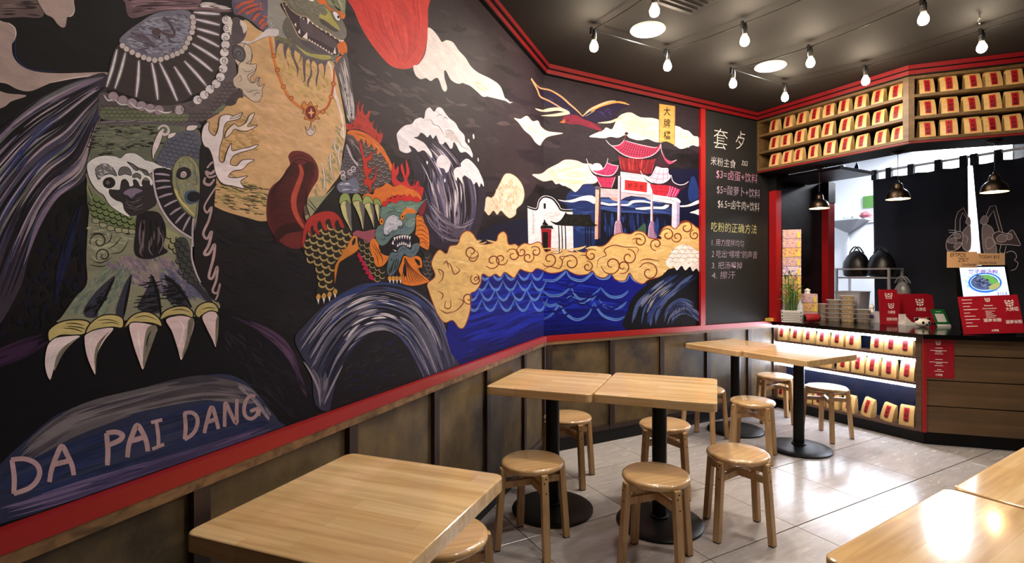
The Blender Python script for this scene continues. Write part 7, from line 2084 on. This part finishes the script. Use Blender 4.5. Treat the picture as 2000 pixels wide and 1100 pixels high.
for ci, (x, y, n, fd, nm) in enumerate(((1602, 626, 4, 1, 'first stack from the speaker'), (1628, 627.5, 5, 1, 'second stack from the speaker'), (1655, 629, 6, 0, 'tallest stack'), (1686, 630, 3, 1, 'low stack nearest the red menus'))):
    p = on_ct(x, y)
    for q in range(n):
        tub((p.x + random.uniform(-0.003, 0.003), p.y + random.uniform(-0.003, 0.003), CTZ + 0.0442 * q), R(-50 + random.uniform(-6, 6)), fd,
            'clear food container, %s from the bottom of the %s' % (ORD[q], nm))
# grey storage tub on the rack shelf
t = empty('storage_tub', (5.50, 3.02, CTZ))
ro = lambda w, d, z: [(x, y, z) for x, y in rrect(w, d, 0.02, 3)]
mb = MB(); mb.loft([ro(0.19, 0.22, 0.0), ro(0.21, 0.25, 0.29), ro(0.22, 0.26, 0.29), ro(0.22, 0.26, 0.30), ro(0.205, 0.245, 0.30), ro(0.185, 0.215, 0.01)], cap=(True, True)); mb.build('body', mat('grey_translucent', (150, 148, 156), 0.35), t, smooth=True)
tag(t, 'grey plastic storage tub behind the food containers', 'tub')
# white box with purple flower and tissue
p = on_ct(1709, 630)
t = empty('tissue_box', tuple(p), face(p) + R(10))
mb = MB(); mb.box((0, 0.05, 0.05), (0.115, 0.11, 0.1)); mb.build('carton', mat('white_carton', (206, 204, 210), 0.5), t)
mb = MB()
for a in range(6):
    mb.lathe([(0.010, 0.0), (0.010, 0.0008), (0.0, 0.0008)], 10, M=Matrix.Translation((-0.028 + 0.012 * math.cos(a), -0.0052, 0.055 + 0.012 * math.sin(a))) @ Matrix.Rotation(R(90), 4, 'X'))
mb.build('flower_print', mat('purple_print', (96, 70, 130), 0.5), t)
mb = MB(); mb.lathe([(0.03, 0.1), (0.02, 0.13), (0.03, 0.15), (0.0, 0.185)], 5, M=Matrix.Translation((-0.02, 0.05, 0))); mb.build('tissue', MATS.get('tissue_white') or mat('tissue_white', (240, 238, 235), 0.8), t)
tag(t, 'white tissue box with purple flower beside the red menus', 'tissue box')
# printed red boards
m_menu = mat('menu_red', (152, 17, 33), 0.35); m_wp = mat('white_print', (236, 226, 220), 0.5)
def emblem(mb, c, ex, ez, s, lift):
    """small lion-mask emblem: ears, brow, eyes and whisker bar"""
    def q(pts):
        mb.add([tuple(c + ex * (a * s) + ez * (b * s) + lift) for a, b in pts], [tuple(range(len(pts)))], 0)
    q([(-1, 0.5), (-0.75, 1), (-0.45, 0.62)]); q([(1, 0.5), (0.45, 0.62), (0.75, 1)])
    q([(-0.4, 0.6), (0, 0.35), (0.4, 0.6), (0, 0.85)]); q([(-0.95, 0.4), (-0.2, 0.25), (-0.35, -0.05), (-0.8, 0.0)]); q([(0.95, 0.4), (0.8, 0.0), (0.35, -0.05), (0.2, 0.25)])
    q([(-0.15, 0.1), (0.15, 0.1), (0.2, -0.2), (-0.2, -0.2)]); q([(-0.8, -0.15), (-0.3, -0.3), (-0.5, -0.7), (-0.7, -0.5)]); q([(0.8, -0.15), (0.7, -0.5), (0.5, -0.7), (0.3, -0.3)]); q([(-0.3, -0.4), (0.3, -0.4), (0.2, -0.75), (-0.2, -0.75)])
def red_board(name, bl, br, tl, label, cat, prints, thick=0.004, group=None):
    """prints: (kind, text, u0, v0, u1, v1) with v up"""
    bl, br, tl = Vector(bl), Vector(br), Vector(tl)
    ex, ez = (br - bl), (tl - bl)
    n = ex.cross(ez).normalized()               # towards the diner
    t = empty(name, tuple(bl))
    mb = MB()
    c = [Vector((0, 0, 0)), ex, ex + ez, ez]
    mb.add([tuple(v) for v in c] + [tuple(v - n * thick) for v in c], [(0, 1, 2, 3), (7, 6, 5, 4), (4, 5, 1, 0), (5, 6, 2, 1), (6, 7, 3, 2), (7, 4, 0, 3)])
    mb.build('board', m_menu, t)
    for kind, s, u0, v0, u1, v1 in prints:
        mb = MB()
        if kind == 'e':
            emblem(mb, ex * ((u0 + u1) / 2) + ez * ((v0 + v1) / 2), ex.normalized(), ez.normalized(), (u1 - u0) * ex.length / 2, n * 0.0008)
            mb.build('emblem', m_wp, t)
        elif kind == 't':
            put_text(mb, s, ex * u0 + ez * v0, ex * u1 + ez * v0, ex * u0 + ez * v1, 0, 0.01, 0.0, n * 0.0008)
            mb.build('lettering', m_wp, t)
        else:
            a = [ex * u0 + ez * v0, ex * u1 + ez * v0, ex * u1 + ez * v1, ex * u0 + ez * v1]
            mb.add([tuple(v + n * 0.0008) for v in a], [(0, 1, 2, 3)])
            mb.build('printed_line', m_wp, t)
    return tag(t, label, cat, group)
def upright(x0, x1, ybase, ytop, lean=0.02, off=0.0, z0=CTZ):
    a = at_z((x0 + x1) / 2, ybase, z0); d = depth(a)
    rt, up = RT.copy(), Vector((0, 0, 1))
    wdt, hgt = (x1 - x0) * d / FPX, (ybase - ytop) * d / FPX
    a = a + FW * off + Vector((0, 0, 0.0006))
    bl = a - rt * wdt / 2
    return bl, bl + rt * wdt, bl + up * hgt + FW * lean
red_board('menu_folder', *upright(1723, 1759, 633, 566, 0.03, 0.02), 'tall red menu folder standing behind another on the counter', 'menu', [('e', '', 0.3, 0.72, 0.75, 0.86)], 0.012)
red_board('menu_folder', *upright(1721, 1759, 634, 584, 0.015, 0.0), 'red menu folder with white emblem standing in front on the counter', 'menu', [('e', '', 0.38, 0.62, 0.72, 0.80), ('t', '大牌檔', 0.36, 0.42, 0.74, 0.54), ('t', '湖南米粉', 0.28, 0.14, 0.86, 0.27)], 0.012)
# menu booklets in a white holder
p = on_ct(1779, 636)
t = empty('leaflet_holder', tuple(p + Vector((0, 0, 0.0005))), HEAD - R(90))
m_hold = mat('white_plastic', (222, 216, 210), 0.4)
mb = MB(); mb.box((0.02, 0.035, 0.012), (0.13, 0.07, 0.024)); mb.box((-0.03, 0.07, 0.05), (0.06, 0.012, 0.1)); mb.build('tray', m_hold, t)
mb = MB(); mb.loft([[(-0.045, 0.0, 0.024), (0.02, 0.0, 0.024), (0.02, 0.012, 0.024), (-0.045, 0.012, 0.024)], [(-0.045, 0.0, 0.085), (-0.01, 0.0, 0.05), (-0.01, 0.012, 0.05), (-0.045, 0.012, 0.085)]]); mb.build('side', m_hold, t)
tag(t, 'white plastic holder in front of the red booklets', 'holder')
for q in range(3):
    red_board('menu_booklet', *upright(1774 - 3 * q, 1836 - 3 * q, 632, 577 - q, 0.05, 0.045 + 0.012 * q, CTZ), 'red menu booklet with white emblem, %s in the white holder' % ('front one', 'middle one', 'back one')[q], 'menu',
              [('e', '', 0.42, 0.62, 0.70, 0.82), ('t', '大牌檔', 0.40, 0.42, 0.72, 0.55), ('t', '湖南米粉', 0.30, 0.1, 0.8, 0.2)] if q == 0 else [], 0.005)
# panda figure
p = on_ct(1810, 640)
t = empty('panda_holder', tuple(p + Vector((0, 0, 0.0005))), HEAD - R(90))
m_pw = mat('panda_cream', (228, 220, 204), 0.35)
def blob(c, r, m, name, seg=16):
    mb = MB(); n = 8
    mb.lathe([(math.sin(math.pi * i / n), -math.cos(math.pi * i / n)) for i in range(n + 1)], seg, M=Matrix.Translation(c) @ Matrix.Diagonal((*r, 1)), cap=(False, False))
    return mb.build(name, m, t, smooth='all')
blob((0, 0.045, 0.038), (0.066, 0.045, 0.038), m_pw, 'head')
for s in (-1, 1):
    blob((s * 0.052, 0.05, 0.068), (0.017, 0.012, 0.016), m_black, 'ear', 10)
    blob((s * 0.026, 0.006, 0.042), (0.012, 0.006, 0.012), m_black, 'eye_patch', 10)
blob((0, 0.0, 0.028), (0.008, 0.005, 0.006), m_black, 'nose', 8)
tag(t, 'cream panda-head holder with black ears beside the green sign', 'figurine')
# small business-card box
p = on_ct(1759, 634)
mb = MB(); mb.box((0, 0, 0.014), (0.05, 0.03, 0.028), top=(1, 0.8))
tag(mb.build('card_holder', mat('card_white', (200, 192, 190), 0.5), loc=tuple(p), rz=HEAD - R(90)), 'small white card holder in front of the red folders', 'holder')
# green payment sign: the square code is left blank
bl = on_ct(1831, 638); d = depth(bl)
t = empty('payment_sign', tuple(bl + Vector((0, 0, 0.001))))
ex, ez = RT * (27 * d / FPX) + FW * 0.0, Vector((0, 0, 33 * d / FPX)) - RT * (9 * d / FPX) + FW * 0.03
nn = ex.cross(ez).normalized()
def sheet(name, u0, v0, u1, v1, m, lift, th=0.0):
    mb = MB()
    c = [ex * a + ez * b + nn * lift for a, b in ((u0, v0), (u1, v0), (u1, v1), (u0, v1))]
    if th:
        mb.add([tuple(v) for v in c] + [tuple(v - nn * th) for v in c], [(0, 1, 2, 3), (7, 6, 5, 4), (4, 5, 1, 0), (5, 6, 2, 1), (6, 7, 3, 2), (7, 4, 0, 3)])
    else:
        mb.add([tuple(v) for v in c], [(0, 1, 2, 3)])
    return mb.build(name, m, t)
m_gr = mat('sign_green', (20, 108, 50), 0.4)
sheet('plate', 0, 0, 1, 1, m_gr, 0.0, 0.004)
sheet('white_square', 0.16, 0.26, 0.82, 0.74, m_wp, 0.0008)
sheet('white_foot', 0.0, 0.0, 1.0, 0.12, m_wp, 0.0008)
sheet('printed_line', 0.3, 0.84, 0.7, 0.89, mat('pale_green_print', (150, 200, 160), 0.5), 0.0008)
tag(t, 'green payment sign with a blank white square, beside the panda', 'sign')
# tablet with lit menu picture
t = empty('tablet', tuple(on_ct(1920, 640)))
tb = Vector((5.10, 1.985, CTZ)); tdir = RT.copy(); tup = Vector((0, 0, 1)) + FW * 0.18
d = depth(tb)
def on_tab(x, y, off=0.0):
    nrm = tdir.cross(tup).normalized()
    q = at_plane(x, y, tb, nrm)
    return q + nrm * off
mb = MB()
cs = [on_tab(x, y) for x, y in ((1876, 648), (1985, 648), (1967, 518), (1865, 520))]
nrm = tdir.cross(tup).normalized()
b0 = t.location
mb.add([tuple(v - b0) for v in cs] + [tuple(v - nrm * 0.012 - b0) for v in cs], [(0, 1, 2, 3), (7, 6, 5, 4), (4, 5, 1, 0), (5, 6, 2, 1), (6, 7, 3, 2), (7, 4, 0, 3)])
mb.build('casing', mat('tablet_black', (8, 8, 9), 0.3), t)
m_scr = bpy.data.materials.new('lit_screen'); m_scr.use_nodes = True
_n = m_scr.node_tree.nodes; _a = _n.new('ShaderNodeVertexColor'); _a.layer_name = 'Col'
_b = _n['Principled BSDF']; m_scr.node_tree.links.new(_a.outputs['Color'], _b.inputs['Emission Color']); _b.inputs['Emission Strength'].default_value = 1.0; _b.inputs['Base Color'].default_value = (0.01, 0.01, 0.01, 1); _b.inputs['Roughness'].default_value = 0.3
CUR[0] = Art('screen', lambda x, y, off: on_tab(x, y, 0.001 + off), m_scr)
view('k1')
P((206, 224, 250), [(820, 632), (1142, 628), (1180, 838), (1200, 960), (870, 960), (848, 842)], 0)
SPOT([(170, 200, 246), (226, 236, 252), (146, 182, 240)], 60, [(850, 660), (1110, 658), (1140, 810), (880, 815)], 40, 18, 130)
def ell(cx, cy, rx, ry, n=16): return [(cx + rx * math.cos(2 * math.pi * i / n), cy + ry * math.sin(2 * math.pi * i / n)) for i in range(n)]
P((40, 100, 190), ell(1003, 742, 120, 72)); P((180, 206, 236), ell(1003, 740, 106, 60)); P((70, 84, 120), ell(1000, 740, 98, 54))
P((90, 150, 70), [(970, 690), (1040, 690), (1100, 740), (1090, 770), (1030, 740), (980, 710)]); P((150, 150, 90), [(1030, 770), (1100, 740), (1106, 770), (1060, 795)])
SPOT([(40, 44, 70), (30, 30, 50), (84, 92, 124), (110, 120, 150)], 50, [(915, 720), (960, 680), (1040, 730), (1040, 770), (960, 780)], 30, 16, 131)
GLY((120, 60, 150), '筒子骨汤粉', 882, 648, 1096, 678, 0.02); GLY((80, 70, 150), '$12.8', 1090, 808, 1162, 832, 0.01)
o = CUR[0].build(t); o.matrix_parent_inverse = Matrix.Translation(-Vector(t.location))
tag(t, 'black tablet showing a blue bowl of noodles, behind the red menu', 'tablet')
# cardboard notes taped above the tablet
m_cb = mat('brown_cardboard', (204, 164, 124), 0.8); m_mk = mat('marker_black', (30, 24, 22), 0.8)
for (x0, y0, x1, y1, lab, lines) in ((1849, 492, 1908, 523, 'brown cardboard note with eftpos surcharge writing above the tablet', (('EFTPOS', 0.10, 0.66, 0.62, 0.92), ('2%!!', 0.36, 0.36, 0.70, 0.62), ('Surcharge', 0.50, 0.06, 0.95, 0.28))),
                                     (1907, 495, 1962, 518, 'plainer brown cardboard note at the right above the tablet', (('TODAY $15', 0.08, 0.52, 0.80, 0.82), ('Free Rice Noodle', 0.08, 0.1, 0.7, 0.3)))):
    a, b, c = on_tab(x0, y1, 0.004), on_tab(x1, y1, 0.004), on_tab(x0, y0, 0.004)
    n_ = (b - a).cross(c - a).normalized()
    t = empty('cardboard_note', tuple(a))
    mb = MB(); cs = [Vector((0, 0, 0)), b - a, b - a + c - a, c - a]
    mb.add([tuple(v) for v in cs] + [tuple(v - n_ * 0.003) for v in cs], [(0, 1, 2, 3), (7, 6, 5, 4), (4, 5, 1, 0), (5, 6, 2, 1), (6, 7, 3, 2), (7, 4, 0, 3)])
    mb.build('card', m_cb, t)
    for s, u0, v0, u1, v1 in lines:
        mb = MB(); put_text(mb, s, (b - a) * u0 + (c - a) * v0, (b - a) * u1 + (c - a) * v0, (b - a) * u0 + (c - a) * v1, 0, 0.006, 0.1, n_ * 0.0008); mb.build('handwriting', m_mk, t)
    tag(t, lab, 'note', 'cardboard notes')
# big red menu leaning on the counter edge
BLm, BRm, TLm = Vector((4.955, 1.870, CTZ + 0.002)), Vector((5.262, 1.600, CTZ + 0.024)), Vector((5.027, 1.940, 1.18))
pr = [('t', '大牌檔', 0.76, 0.57, 0.97, 0.68), ('e', '', 0.76, 0.70, 0.92, 0.84), ('t', '湖南米粉', 0.72, 0.24, 0.99, 0.34), ('e', '', 0.44, 0.82, 0.54, 0.95), ('t', '大牌檔', 0.46, 0.05, 0.58, 0.11),
      ('t', '湖南米粉', 0.36, 0.30, 0.66, 0.40), ('t', 'Restaurant', 0.42, 0.72, 0.56, 0.76), ('t', 'Chinese Noodle Bar', 0.38, 0.64, 0.62, 0.68)]
rd = random.Random(9)
for q in range(9):
    v = 0.90 - 0.088 * q
    pr.append(('l', '', 0.06, v, 0.06 + rd.uniform(0.1, 0.26), v + 0.016))
for q in range(5):
    v = 0.58 - 0.04 * q
    pr.append(('l', '', 0.42, v, 0.42 + rd.uniform(0.1, 0.2), v + 0.012))
red_board('menu_board', BLm, BRm, TLm, 'large red menu board leaning at the counter edge below the tablet', 'menu', pr, 0.006)
# flyer on the plank front
def on_front(x, y): return at_plane(x, y, K0 - CN * 0.003, CN)
a, b, c = on_front(1806, 737), on_front(1864, 737), on_front(1806, 662)
b.z = a.z; c = Vector((a.x, a.y, c.z))
pr = [('e', '', 0.36, 0.84, 0.56, 0.95), ('t', '大牌檔', 0.36, 0.05, 0.60, 0.11), ('t', 'Newmarket', 0.36, 0.755, 0.60, 0.785), ('t', 'Shop 103, 309 Broadway', 0.18, 0.685, 0.74, 0.715), ('t', '09 555 0100', 0.34, 0.60, 0.62, 0.63)]
pr = pr[:2] + [('l', '', u0, v, u1, v + 0.014) for u0, v, u1 in ((0.36, 0.765, 0.60), (0.18, 0.70, 0.74), (0.36, 0.665, 0.58), (0.34, 0.615, 0.62), (0.36, 0.47, 0.60), (0.16, 0.40, 0.78), (0.38, 0.365, 0.58), (0.34, 0.31, 0.62), (0.42, 0.21, 0.56), (0.33, 0.165, 0.64))]
red_board('flyer', a, b, c, 'red flyer with white print stuck on the plank counter front', 'flyer', pr, 0.001)
# yellow sponge on the ledge, white pen tray
p = at_z(1509, 622, CTZ + 0.006)
mb = MB(); mb.box((0, 0, 0.016), (0.115, 0.05, 0.03), top=(0.96, 0.9))
tag(mb.build('sponge', mat('sponge_yellow', (206, 168, 70), 0.9, vary=0.2, scale=60), loc=(4.628, 3.333, 0.8942)), 'yellow board sponge on the red ledge beside the first red post', 'sponge')
